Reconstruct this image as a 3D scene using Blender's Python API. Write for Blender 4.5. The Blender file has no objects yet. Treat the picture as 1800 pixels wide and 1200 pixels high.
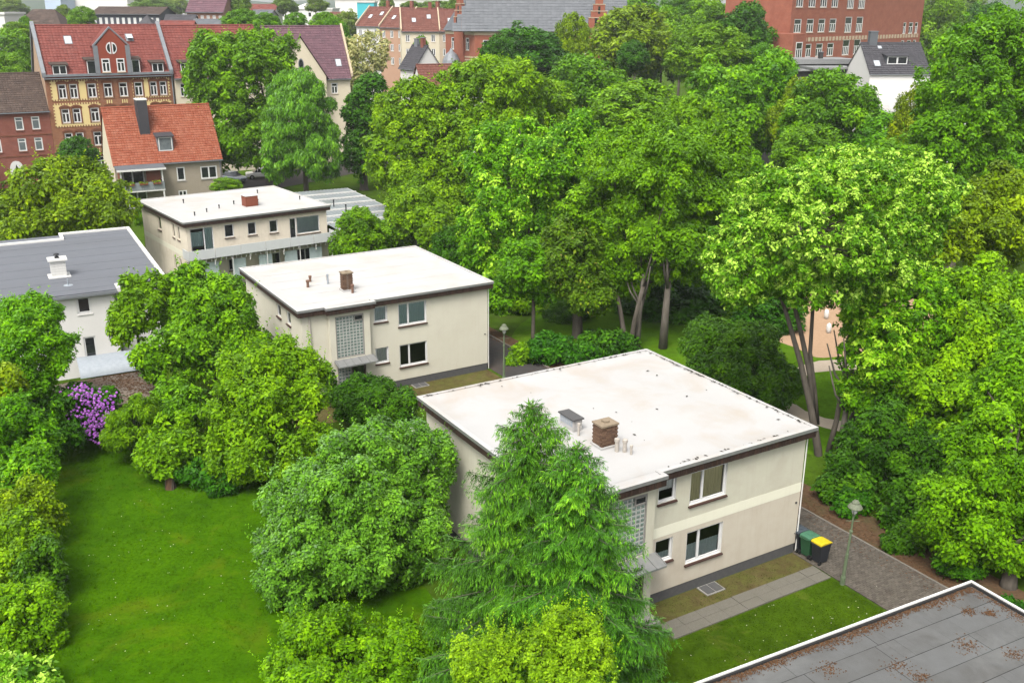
import bpy, math, random
import numpy as np
from mathutils import Vector, Matrix
R = math.radians
PI = math.pi
random.seed(7)
SC = bpy.context.scene
COL = SC.collection

# ---------------------------------------------------------------- camera, sky, sun, exposure
CAM_H, PITCH, ROLL, FPX = 23.328, .3271, .0048, 1734.3
cam_data = bpy.data.cameras.new('camera')
cam_data.sensor_width = 36
cam_data.lens = FPX / 1800 * 36
cam_data.clip_start = .5
cam_data.clip_end = 6000
cam = bpy.data.objects.new('camera', cam_data)
COL.objects.link(cam)
cam.matrix_world = Matrix.Translation((0, 0, CAM_H)) @ Matrix.Rotation(PI / 2 - PITCH, 4, 'X') @ Matrix.Rotation(ROLL, 4, 'Z')
SC.camera = cam

SUN_DIR = Vector((-.22, -.62, 1.0)).normalized()      # towards the sun: high behind thin cloud, behind the camera and to its left
sun_el = math.asin(SUN_DIR.z)
sun_az = math.atan2(SUN_DIR.x, SUN_DIR.y)
world = bpy.data.worlds.new('World')
SC.world = world
world.use_nodes = True
wn = world.node_tree
wn.nodes.clear()
w_out = wn.nodes.new('ShaderNodeOutputWorld')
w_bg = wn.nodes.new('ShaderNodeBackground')
w_sky = wn.nodes.new('ShaderNodeTexSky')
w_sky.sky_type = 'NISHITA'
w_sky.sun_disc = False
w_sky.sun_elevation = sun_el
w_sky.sun_rotation = sun_az
w_sky.dust_density = 5
w_sky.ozone_density = .6
w_sky.air_density = 1.0
w_hsv = wn.nodes.new('ShaderNodeHueSaturation')
w_hsv.inputs['Saturation'].default_value = .2
w_bg.inputs['Strength'].default_value = .15
wn.links.new(w_sky.outputs[0], w_hsv.inputs['Color'])
wn.links.new(w_hsv.outputs[0], w_bg.inputs[0])
wn.links.new(w_bg.outputs[0], w_out.inputs[0])
sun_data = bpy.data.lights.new('sun', 'SUN')
sun_data.energy = 1.5
sun_data.angle = R(22)
sun_data.color = (1, .95, .86)
sun = bpy.data.objects.new('sun', sun_data)
sun.rotation_euler = SUN_DIR.to_track_quat('Z', 'Y').to_euler()
sun.location = (0, 0, 80)
COL.objects.link(sun)
SC.view_settings.view_transform = 'Standard'
SC.view_settings.look = 'None'
SC.view_settings.gamma = 1
SC.view_settings.use_curve_mapping = False
SC.view_settings.exposure = 1.45
SC.cycles.max_bounces = 6
SC.cycles.diffuse_bounces = 3
SC.cycles.transmission_bounces = 4
SC.cycles.glossy_bounces = 3
SC.cycles.transparent_max_bounces = 8
SC.cycles.caustics_reflective = False
SC.cycles.caustics_refractive = False

# ---------------------------------------------------------------- measuring helpers (photo pixel, 1800 wide -> place)
def ray(px, py):
    x, y = px - 900, py - 600
    c, s = math.cos(ROLL), math.sin(ROLL)
    x, y = x * c + y * s, -x * s + y * c
    u = -y / FPX
    return Vector((x / FPX, math.cos(PITCH) + u * math.sin(PITCH), -math.sin(PITCH) + u * math.cos(PITCH)))
def at(px, py, depth):
    d = ray(px, py)
    return Vector((0, 0, CAM_H)) + d * (depth / d.y)
def ground_at(px, py, z=0):
    d = ray(px, py)
    return Vector((0, 0, CAM_H)) + d * ((z - CAM_H) / d.z)
def ppm(p):
    return FPX / (p.y * math.cos(PITCH) + (CAM_H - p.z) * math.sin(PITCH))

# ---------------------------------------------------------------- materials
def _n(nt, kind, **kw):
    n = nt.nodes.new(kind)
    for k, v in kw.items():
        setattr(n, k, v)
    return n
def _mix(nt, fac, a, b, mode='MIX'):
    n = _n(nt, 'ShaderNodeMix', data_type='RGBA', blend_type=mode)
    for sock, val in ((n.inputs[0], fac), (n.inputs[6], a), (n.inputs[7], b)):
        if hasattr(val, 'is_linked') or hasattr(val, 'links'):
            nt.links.new(val, sock)
        elif isinstance(val, (int, float)):
            sock.default_value = val
        else:
            sock.default_value = (*val[:3], 1)
    return n.outputs[2]
def _noise(nt, scale, detail=4, rough=.6, vec=None, dist=0):
    n = _n(nt, 'ShaderNodeTexNoise')
    n.inputs['Scale'].default_value = scale
    n.inputs['Detail'].default_value = detail
    n.inputs['Roughness'].default_value = rough
    n.inputs['Distortion'].default_value = dist
    if vec is not None:
        nt.links.new(vec, n.inputs['Vector'])
    return n.outputs[0]
def _ramp(nt, val, stops):
    n = _n(nt, 'ShaderNodeValToRGB')
    e = n.color_ramp.elements
    while len(e) < len(stops):
        e.new(.5)
    for el, (p, c) in zip(e, stops):
        el.position = p
        el.color = (*c[:3], 1) if not isinstance(c, (int, float)) else (c, c, c, 1)
    nt.links.new(val, n.inputs[0])
    return n.outputs[0]
def _map(nt, val, a, b):
    n = _n(nt, 'ShaderNodeMapRange')
    n.inputs[1].default_value = a
    n.inputs[2].default_value = b
    nt.links.new(val, n.inputs[0])
    return n.outputs[0]
def new_mat(name):
    m = bpy.data.materials.new(name)
    m.use_nodes = True
    nt = m.node_tree
    return m, nt, nt.nodes['Principled BSDF']
def coords(nt, stretch=None):
    c = _n(nt, 'ShaderNodeTexCoord').outputs['Object']
    if stretch:
        mp = _n(nt, 'ShaderNodeMapping')
        mp.inputs['Scale'].default_value = stretch
        nt.links.new(c, mp.inputs[0])
        c = mp.outputs[0]
    return c
ALBEDO = .56
def surf(name, col, col2=None, scale=3, rough=.8, spec=.3, metal=0, stain=None, stain_scale=.6, stain_lo=.52, stain_hi=.72, stain_amt=.6,
         bump=0, bump_scale=40, streak=None, tint=None, tint_amt=.5, stretch=None):
    """plain weathered surface: two colours mixed by noise, larger stains, optional vertical streaks, per-piece tint"""
    m, nt, b = new_mat(name)
    vec = coords(nt, stretch)
    k = ALBEDO
    sc_ = lambda c: tuple(v * k for v in c) if c else c
    col, col2, stain, streak, tint = sc_(col), sc_(col2), sc_(stain), sc_(streak), sc_(tint)
    col2 = col2 or tuple(c * .86 for c in col)
    c = _mix(nt, _map(nt, _noise(nt, scale, 6, .65, vec), .3, .7), col, col2)
    if stain:
        f = _map(nt, _noise(nt, stain_scale, 5, .6, vec, .4), stain_lo, stain_hi)
        mm = _n(nt, 'ShaderNodeMath', operation='MULTIPLY')
        mm.inputs[1].default_value = stain_amt
        nt.links.new(f, mm.inputs[0])
        c = _mix(nt, mm.outputs[0], c, stain)
    if streak:
        v2 = coords(nt, (2.5, 2.5, .12))
        f = _map(nt, _noise(nt, 1.6, 4, .7, v2), .5, .8)
        mm = _n(nt, 'ShaderNodeMath', operation='MULTIPLY')
        mm.inputs[1].default_value = .30
        nt.links.new(f, mm.inputs[0])
        c = _mix(nt, mm.outputs[0], c, streak)
    if tint:
        a = _n(nt, 'ShaderNodeAttribute', attribute_name='tint').outputs['Fac']
        mm = _n(nt, 'ShaderNodeMath', operation='MULTIPLY')
        mm.inputs[1].default_value = tint_amt
        nt.links.new(a, mm.inputs[0])
        c = _mix(nt, mm.outputs[0], c, tint)
    nt.links.new(c, b.inputs['Base Color'])
    b.inputs['Roughness'].default_value = rough
    b.inputs['Specular IOR Level'].default_value = spec
    b.inputs['Metallic'].default_value = metal
    if bump:
        bn = _n(nt, 'ShaderNodeBump')
        bn.inputs['Strength'].default_value = bump
        bn.inputs['Distance'].default_value = .02
        nt.links.new(_noise(nt, bump_scale, 6, .7, vec), bn.inputs['Height'])
        nt.links.new(bn.outputs[0], b.inputs['Normal'])
    return m
def brick_mat(name, c1, c2, mortar, scale=1.0, w=.25, h=.075, rough=.9):
    m, nt, b = new_mat(name)
    c1, c2, mortar = [tuple(v * ALBEDO * g for v, g in zip(c, (1.32, 1.32, 1.15))) for c in (c1, c2, mortar)]
    tc = coords(nt)
    sep = _n(nt, 'ShaderNodeSeparateXYZ'); nt.links.new(tc, sep.inputs[0])
    add = _n(nt, 'ShaderNodeMath', operation='ADD')
    nt.links.new(sep.outputs[0], add.inputs[0]); nt.links.new(sep.outputs[1], add.inputs[1])
    cmb = _n(nt, 'ShaderNodeCombineXYZ')
    nt.links.new(add.outputs[0], cmb.inputs[0]); nt.links.new(sep.outputs[2], cmb.inputs[1])
    br = _n(nt, 'ShaderNodeTexBrick')
    nt.links.new(cmb.outputs[0], br.inputs['Vector'])
    br.inputs['Color1'].default_value = (*c1, 1)
    br.inputs['Color2'].default_value = (*c2, 1)
    br.inputs['Mortar'].default_value = (*mortar, 1)
    br.inputs['Scale'].default_value = scale
    br.inputs['Mortar Size'].default_value = .008
    br.inputs['Brick Width'].default_value = w
    br.inputs['Row Height'].default_value = h
    f = _map(nt, _noise(nt, .7, 6, .7, tc), .35, .75)
    c = _mix(nt, f, br.outputs[0], tuple(x * .62 for x in c1))
    nt.links.new(c, b.inputs['Base Color'])
    b.inputs['Roughness'].default_value = rough
    return m
def leaf_mat(name, stops, trans=.38, gloss=.05):
    """stops: colours over the per-leaf tint value"""
    m = bpy.data.materials.new(name)
    m.use_nodes = True
    nt = m.node_tree
    nt.nodes.clear()
    out = _n(nt, 'ShaderNodeOutputMaterial')
    a = _n(nt, 'ShaderNodeAttribute', attribute_name='tint').outputs['Fac']
    c = _ramp(nt, a, stops)
    oi = _n(nt, 'ShaderNodeObjectInfo').outputs['Random']
    hs = _n(nt, 'ShaderNodeHueSaturation')
    hs.inputs['Saturation'].default_value = 1.0
    mr = _n(nt, 'ShaderNodeMapRange'); mr.inputs[3].default_value = .488; mr.inputs[4].default_value = .512
    nt.links.new(oi, mr.inputs[0]); nt.links.new(mr.outputs[0], hs.inputs['Hue'])
    nt.links.new(c, hs.inputs['Color'])
    d = _n(nt, 'ShaderNodeBsdfDiffuse'); t = _n(nt, 'ShaderNodeBsdfTranslucent'); g = _n(nt, 'ShaderNodeBsdfGlossy')
    g.inputs['Roughness'].default_value = .45
    g.inputs['Color'].default_value = (.8, .85, .8, 1)
    nt.links.new(hs.outputs[0], d.inputs[0])
    tb = _mix(nt, 1.0, hs.outputs[0], (1.15, 1.1, .55), 'MULTIPLY')
    nt.links.new(tb, t.inputs[0])
    m1 = _n(nt, 'ShaderNodeMixShader'); m1.inputs[0].default_value = trans
    nt.links.new(d.outputs[0], m1.inputs[1]); nt.links.new(t.outputs[0], m1.inputs[2])
    fr = _n(nt, 'ShaderNodeFresnel'); fr.inputs[0].default_value = 1.33
    fm = _n(nt, 'ShaderNodeMath', operation='MULTIPLY'); fm.inputs[1].default_value = gloss
    nt.links.new(fr.outputs[0], fm.inputs[0])
    m2 = _n(nt, 'ShaderNodeMixShader')
    nt.links.new(fm.outputs[0], m2.inputs[0]); nt.links.new(m1.outputs[0], m2.inputs[1]); nt.links.new(g.outputs[0], m2.inputs[2])
    nt.links.new(m2.outputs[0], out.inputs[0])
    return m
def glass_mat(name, tintc=(.9, .93, .92)):
    m = bpy.data.materials.new(name)
    m.use_nodes = True
    nt = m.node_tree
    nt.nodes.clear()
    out = _n(nt, 'ShaderNodeOutputMaterial')
    tr = _n(nt, 'ShaderNodeBsdfTransparent'); tr.inputs[0].default_value = (*tintc, 1)
    g = _n(nt, 'ShaderNodeBsdfGlossy'); g.inputs['Roughness'].default_value = .03
    fr = _n(nt, 'ShaderNodeFresnel'); fr.inputs[0].default_value = 1.5
    mx = _n(nt, 'ShaderNodeMixShader')
    nt.links.new(fr.outputs[0], mx.inputs[0]); nt.links.new(tr.outputs[0], mx.inputs[1]); nt.links.new(g.outputs[0], mx.inputs[2])
    nt.links.new(mx.outputs[0], out.inputs[0])
    return m

M = {}
M['cream'] = surf('cream_render', (.63, .61, .49), (.59, .57, .455), 2.0, .9, .2, stain=(.40, .34, .27), stain_scale=.5, stain_lo=.5, stain_hi=.85, stain_amt=.5, bump=.15, bump_scale=60, streak=(.46, .41, .33))
M['cream_low'] = surf('cream_render_lower', (.63, .575, .47), (.58, .52, .42), 1.6, .9, .2, stain=(.40, .325, .25), stain_scale=.4, stain_lo=.52, stain_hi=.85, stain_amt=.5, bump=.15, bump_scale=60, streak=(.45, .39, .31))
M['cream_clean'] = surf('cream_render_clean', (.72, .685, .565), (.69, .655, .535), 1.2, .9, .2, bump=.12, bump_scale=60, stain=(.56, .50, .40), stain_scale=.45, stain_lo=.5, stain_hi=.85, stain_amt=.45, streak=(.60, .55, .45))
M['beige_c'] = surf('beige_render', (.84, .755, .615), (.78, .70, .565), 1.5, .9, .2, streak=(.36, .31, .25), stain=(.36, .30, .24), stain_amt=.3)
M['band'] = surf('pale_band_paint', (.86, .84, .68), (.83, .81, .65), 3, .85, .2, streak=(.72, .68, .55))
M['plinth'] = surf('dark_plinth', (.085, .085, .088), (.11, .108, .105), 5, .9, .2, bump=.2)
M['roof_white'] = surf('white_roof_membrane', (.47, .463, .452), (.50, .493, .483), .5, .7, .25, stain=(.43, .36, .285), stain_scale=.33, stain_lo=.47, stain_hi=.75, stain_amt=.75, bump=.08, bump_scale=4)
M['roof_white_b'] = surf('white_roof_membrane_b', (.50, .49, .475), (.53, .525, .51), .5, .7, .25, stain=(.45, .40, .32), stain_scale=.35, stain_lo=.48, stain_hi=.75, stain_amt=.6, bump=.08, bump_scale=4)
M['metal_edge'] = surf('zinc_edge', (.36, .37, .37), (.46, .46, .45), 4, .45, .5, .6)
M['fascia'] = surf('brown_board', (.036, .018, .012), (.022, .012, .008), 8, .7, .3, tint=(.065, .032, .02), tint_amt=.8)
M['white_pvc'] = surf('white_window_plastic', (.80, .80, .79), (.76, .76, .75), 3, .4, .4)
M['white_paint'] = surf('white_paint', (.78, .77, .74), (.72, .71, .68), 3, .6, .3)
M['sill'] = surf('brown_sill', (.075, .035, .027), (.055, .026, .02), 8, .6, .3)
M['sill_dark'] = surf('dark_sill', (.11, .075, .062), (.08, .055, .045), 8, .6, .3)
M['glass'] = glass_mat('window_glass')
M['dark_pane'] = surf('dark_window_pane', (.018, .022, .024), (.03, .034, .036), 1.2, .06, .8)
M['grey_pane'] = surf('curtained_window_pane', (.20, .23, .24), (.10, .12, .13), 1.5, .08, .7)
M['curtain_teal'] = surf('teal_curtain', (.62, .80, .77), (.45, .64, .62), 6, .9, .1, stretch=(6, 6, .2))
M['curtain_ochre'] = surf('ochre_curtain', (.85, .76, .42), (.62, .56, .30), 5, .9, .1, stretch=(6, 6, .2))
M['curtain_white'] = surf('white_net_curtain', (.95, .95, .93), (.75, .75, .74), 6, .9, .1, stretch=(6, 6, .2))
M['blind'] = surf('grey_half_blind', (.60, .70, .70), (.52, .62, .62), 5, .9, .1)
M['glass_block'] = surf('glass_block', (.10, .15, .13), (.20, .26, .23), 9, .12, .7, tint=(.30, .36, .32), tint_amt=.6)
M['mortar'] = surf('block_mortar', (.50, .50, .46), (.44, .44, .41), 5, .9, .2)
M['concrete'] = surf('concrete', (.34, .33, .30), (.26, .25, .23), 6, .9, .2, bump=.2)
M['chim_brick'] = surf('chimney_brick', (.13, .075, .048), (.09, .052, .036), 6, .9, .2, tint=(.20, .12, .075), tint_amt=.8)
M['chim_mortar'] = surf('chimney_mortar', (.30, .27, .23), (.22, .20, .17), 8, .95, .1)
M['chim_cap'] = surf('weathered_chimney_cap', (.34, .27, .19), (.24, .19, .135), 6, .95, .1)
M['pipe_brown'] = surf('clay_pipe', (.16, .085, .055), (.22, .12, .08), 6, .8, .3)
M['pipe_pale'] = surf('pale_vent_pipe', (.55, .50, .44), (.42, .38, .33), 9, .7, .3)
M['pipe_grey'] = surf('grey_vent_pipe', (.38, .42, .46), (.30, .34, .38), 5, .5, .4)
M['black'] = surf('black_plastic', (.012, .014, .018), (.02, .022, .026), 5, .45, .4)
M['bin_black'] = surf('black_bin_plastic', (.016, .019, .026), (.026, .029, .036), 4, .5, .4)
M['bin_green'] = surf('green_bin_plastic', (.02, .085, .035), (.03, .11, .05), 4, .5, .4)
M['bin_yellow'] = surf('yellow_bin_lid', (.72, .56, .012), (.62, .47, .012), 4, .45, .4)
M['bin_blacklid'] = surf('slate_bin_lid', (.05, .065, .085), (.07, .085, .1), 4, .45, .4)
M['bin_greenlid'] = surf('pale_green_bin_lid', (.05, .16, .09), (.07, .2, .12), 4, .45, .4)
M['lamp_green'] = surf('weathered_green_lamp_paint', (.10, .15, .075), (.15, .19, .11), 7, .7, .3, stain=(.10, .12, .07), stain_scale=5, stain_amt=.7)
M['lamp_head'] = surf('lichen_lamp_shade', (.20, .22, .15), (.12, .14, .09), 9, .8, .3)
M['lamp_globe'] = surf('white_lamp_globe', (.82, .82, .80), (.78, .78, .76), 3, .25, .5)
M['bitumen'] = surf('grey_bitumen_sheet', (.118, .120, .118), (.082, .079, .073), 1.1, .75, .3, stain=(.20, .205, .20), stain_scale=.55, stain_lo=.5, stain_hi=.75, stain_amt=.55, bump=.25, bump_scale=30, tint=(.16, .167, .17), tint_amt=.4)
M['bitumen_joint'] = surf('bitumen_joint', (.03, .03, .03), None, 4, .9, .2)
M['slate_sheet'] = surf('grey_house_roof_sheet', (.142, .150, .168), (.122, .129, .146), 1.5, .7, .3, bump=.15, bump_scale=20, tint=(.165, .18, .21), tint_amt=.5)
M['litter'] = surf('dry_leaf', (.105, .050, .022), (.065, .032, .015), 40, .9, .1, tint=(.18, .10, .05), tint_amt=.8)
M['tile_orange'] = surf('orange_clay_tile', (.30, .080, .038), (.24, .058, .028), 1.2, .85, .25, tint=(.38, .145, .085), tint_amt=.7, stain=(.15, .075, .05), stain_scale=.55, stain_lo=.6, stain_hi=.8, stain_amt=.6)
M['tile_red'] = surf('red_clay_tile', (.21, .052, .040), (.165, .040, .032), 1.0, .8, .25, tint=(.28, .085, .066), tint_amt=.6, stain=(.14, .06, .05), stain_scale=.4, stain_amt=.4)
M['tile_purple'] = surf('purple_clay_tile', (.14, .065, .085), (.10, .05, .065), 1.0, .75, .3, tint=(.2, .10, .12), tint_amt=.6)
M['tile_brown'] = surf('brown_clay_tile', (.085, .058, .046), (.06, .043, .036), 1.2, .85, .2, tint=(.14, .10, .08), tint_amt=.6)
M['tile_rust'] = surf('rust_clay_tile', (.17, .062, .045), (.13, .048, .036), .8, .85, .2, tint=(.22, .095, .07), tint_amt=.6)
M['slate'] = surf('grey_slate', (.13, .14, .155), (.10, .108, .12), .8, .65, .3, tint=(.17, .18, .195), tint_amt=.6)
M['slate_dark'] = surf('anthracite_tile', (.055, .052, .06), (.04, .04, .046), .8, .7, .3, tint=(.085, .08, .09), tint_amt=.6)
M['brick_red'] = brick_mat('red_brick', (.22, .052, .036), (.175, .042, .03), (.2, .12, .095))
M['brick_orange'] = brick_mat('orange_brick', (.26, .095, .045), (.20, .066, .034), (.22, .15, .10))
M['brick_school'] = brick_mat('school_brick', (.30, .075, .042), (.24, .058, .034), (.24, .14, .10))
M['brick_pale'] = brick_mat('weathered_pale_brick', (.40, .25, .175), (.30, .185, .13), (.38, .32, .27))
M['brick_far'] = brick_mat('far_brick', (.26, .12, .085), (.2, .09, .065), (.24, .17, .14))
M['yellow_wall'] = surf('yellow_render', (.80, .63, .30), (.76, .60, .28), 1.0, .9, .2)
M['gable_red'] = surf('red_painted_gable', (.30, .068, .038), (.26, .058, .034), 1, .85, .2)
M['lead'] = surf('lead_flashing', (.19, .205, .225), (.25, .265, .285), 2, .6, .4, .2)
M['stone'] = surf('sandstone_trim', (.58, .47, .33), (.5, .4, .28), 3, .9, .2)
M['cream_far'] = surf('cream_facade', (.74, .66, .50), (.70, .62, .47), 1, .9, .2)
M['white_far'] = surf('white_facade', (.82, .80, .77), (.78, .76, .73), 1, .9, .2)
M['olive_wall'] = surf('greyish_render', (.37, .32, .25), (.33, .285, .22), 1.2, .9, .2, streak=(.28, .24, .19))
M['beige_far'] = surf('beige_facade', (.55, .45, .34), (.5, .41, .31), 1, .9, .2)
M['pink_far'] = surf('salmon_facade', (.52, .32, .22), (.47, .29, .2), 1, .9, .2)
M['blue_far'] = surf('pale_blue_facade', (.50, .60, .74), (.46, .56, .70), 1, .9, .2)
M['timber'] = surf('brown_timber_panel', (.27, .085, .045), (.21, .065, .035), 4, .7, .3, stretch=(6, 6, .4))
M['dark_timber'] = surf('dark_cladding', (.07, .068, .066), (.05, .048, .047), 4, .8, .2, stretch=(5, 5, .4))
M['grey_sheet'] = surf('corrugated_grey_sheet', (.30, .335, .34), (.25, .28, .29), 2, .55, .4, .2, stain=(.18, .18, .15), stain_scale=.4, stain_amt=.5)
M['parapet'] = surf('pale_parapet_panel', (.66, .68, .68), (.62, .64, .64), 2, .5, .4)
M['slab_path'] = surf('exposed_aggregate_slab', (.205, .192, .16), (.13, .122, .10), 30, .95, .1, bump=.5, bump_scale=60, stain=(.12, .118, .09), stain_scale=1.1, stain_amt=.5)
M['paver'] = surf('concrete_paving_block', (.115, .100, .082), (.080, .070, .058), 2, .95, .1, tint=(.17, .15, .125), tint_amt=.65, stain=(.075, .06, .045), stain_scale=.5, stain_amt=.6)
M['asphalt'] = surf('old_asphalt', (.075, .07, .066), (.055, .052, .05), 3, .95, .1, stain=(.09, .06, .04), stain_scale=.5, stain_amt=.5)
M['kerb'] = surf('kerb_stone', (.23, .21, .18), (.17, .155, .135), 6, .95, .1)
M['park_path'] = surf('beige_gravel_path', (.52, .44, .34), (.46, .38, .29), 3, .95, .1)
M['sand'] = surf('playground_woodchip', (.50, .335, .215), (.42, .275, .17), 4, .95, .1, bump=.3)
M['bark'] = surf('bark', (.155, .135, .11), (.085, .072, .058), 5, .95, .1, bump=.8, bump_scale=14, stretch=(1, 1, .25))
M['bark_pale'] = surf('pale_bark', (.20, .18, .15), (.11, .095, .078), 5, .95, .1, bump=.8, bump_scale=12, stretch=(1, 1, .25))
M['stump'] = surf('dead_wood', (.16, .09, .055), (.09, .05, .032), 8, .95, .1, bump=.9, bump_scale=18, stretch=(1, 1, .2))
M['flower'] = surf('purple_blossom', (.42, .11, .55), (.30, .07, .44), 20, .8, .2, tint=(.62, .28, .72), tint_amt=.7)
M['leaf_soil'] = surf('leaf_strewn_soil', (.15, .085, .048), (.075, .052, .028), 6, .95, .1, stain=(.06, .07, .025), stain_scale=.7, stain_amt=.6, bump=.4)
M['soil'] = surf('garden_soil', (.06, .048, .03), (.04, .045, .02), 3, .95, .1)
M['car_silver'] = surf('silver_blue_car_paint', (.50, .56, .62), (.48, .54, .60), 2, .25, .6, .4)
M['car_white'] = surf('white_car_paint', (.78, .77, .74), (.76, .75, .72), 2, .25, .6)
M['tyre'] = surf('tyre_rubber', (.015, .015, .015), None, 5, .9, .2)
M['rim'] = surf('wheel_rim', (.45, .46, .47), None, 5, .3, .5, .8)
M['red_lens'] = surf('red_lens', (.35, .02, .02), None, 5, .2, .5)
M['solar'] = surf('white_panel_frame', (.70, .71, .72), None, 5, .4, .5)
M['chim_orange'] = surf('orange_chimney_cladding', (.25, .068, .035), (.21, .058, .03), 5, .8, .3)
M['turquoise'] = surf('turquoise_sheet', (.05, .52, .60), None, 2, .6, .3)
M['far_dark'] = surf('slate_clad_wall', (.05, .055, .075), (.04, .045, .06), 2, .7, .3)

def grass_mat(name, a, b, c, sc=1.0, dry=.5):
    m, nt, bs = new_mat(name)
    a, b, c = [tuple(v * .80 for v in q) for q in (a, b, c)]
    vec = _n(nt, 'ShaderNodeNewGeometry').outputs['Position']
    c1 = _mix(nt, _map(nt, _noise(nt, .35 * sc, 6, .6, vec, .3), .36, .62), a, tuple(x * .82 for x in b))
    c2 = _mix(nt, _map(nt, _noise(nt, 9 * sc, 6, .75, vec), .35, .7), c1, tuple(x * .55 for x in b))
    f = _n(nt, 'ShaderNodeMath', operation='MULTIPLY'); f.inputs[1].default_value = dry
    nt.links.new(_map(nt, _noise(nt, .23 * sc, 5, .7, vec, .5), .54, .74), f.inputs[0])
    c3 = _mix(nt, f.outputs[0], c2, c)
    nt.links.new(c3, bs.inputs['Base Color'])
    br = _map(nt, _noise(nt, 1.5 * sc, 5, .7, vec, .6), .40, .66)
    f2 = _n(nt, 'ShaderNodeMath', operation='MULTIPLY'); f2.inputs[1].default_value = .25
    nt.links.new(br, f2.inputs[0])
    c4 = _mix(nt, f2.outputs[0], c3, tuple(x * 1.5 for x in a))
    nt.links.new(c4, bs.inputs['Base Color'])
    bs.inputs['Roughness'].default_value = .95
    bs.inputs['Specular IOR Level'].default_value = .0
    bn = _n(nt, 'ShaderNodeBump'); bn.inputs['Strength'].default_value = .6; bn.inputs['Distance'].default_value = .05
    nt.links.new(_noise(nt, 14, 6, .8, vec), bn.inputs['Height']); nt.links.new(bn.outputs[0], bs.inputs['Normal'])
    return m
M['ground'] = grass_mat('rough_ground', (.058, .110, .008), (.042, .078, .008), (.075, .065, .028), .6)
M['lawn'] = grass_mat('lawn_turf', (.050, .125, .001), (.034, .098, .0015), (.105, .130, .006), .8, .75)
M['front_turf'] = grass_mat('front_turf', (.052, .098, .004), (.036, .072, .004), (.105, .100, .022), 1.1, .9)
M['park_grass'] = grass_mat('park_turf', (.080, .165, .008), (.055, .125, .006), (.11, .135, .012), .6)
M['worn_grass'] = grass_mat('worn_turf', (.085, .095, .022), (.095, .07, .034), (.12, .085, .045), 1.6, .8)

# ---------------------------------------------------------------- mesh helpers
def link(name, me, parent=None, loc=None, rot=0):
    o = bpy.data.objects.new(name, me)
    COL.objects.link(o)
    if parent is not None:
        o.parent = parent
    if loc is not None:
        o.location = loc
    if rot:
        o.rotation_euler = (0, 0, rot)
    return o
def tag(o, label, cat, group=None):
    o['label'] = label
    o['category'] = cat
    if group:
        o['group'] = group
    return o
def thing(name, label, cat, loc=(0, 0, 0), rot=0, group=None):
    o = link(name, None, None, loc, rot)
    o.empty_display_size = .3
    return tag(o, label, cat, group)
def kind(o, k):
    o['kind'] = k
    return o

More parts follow.
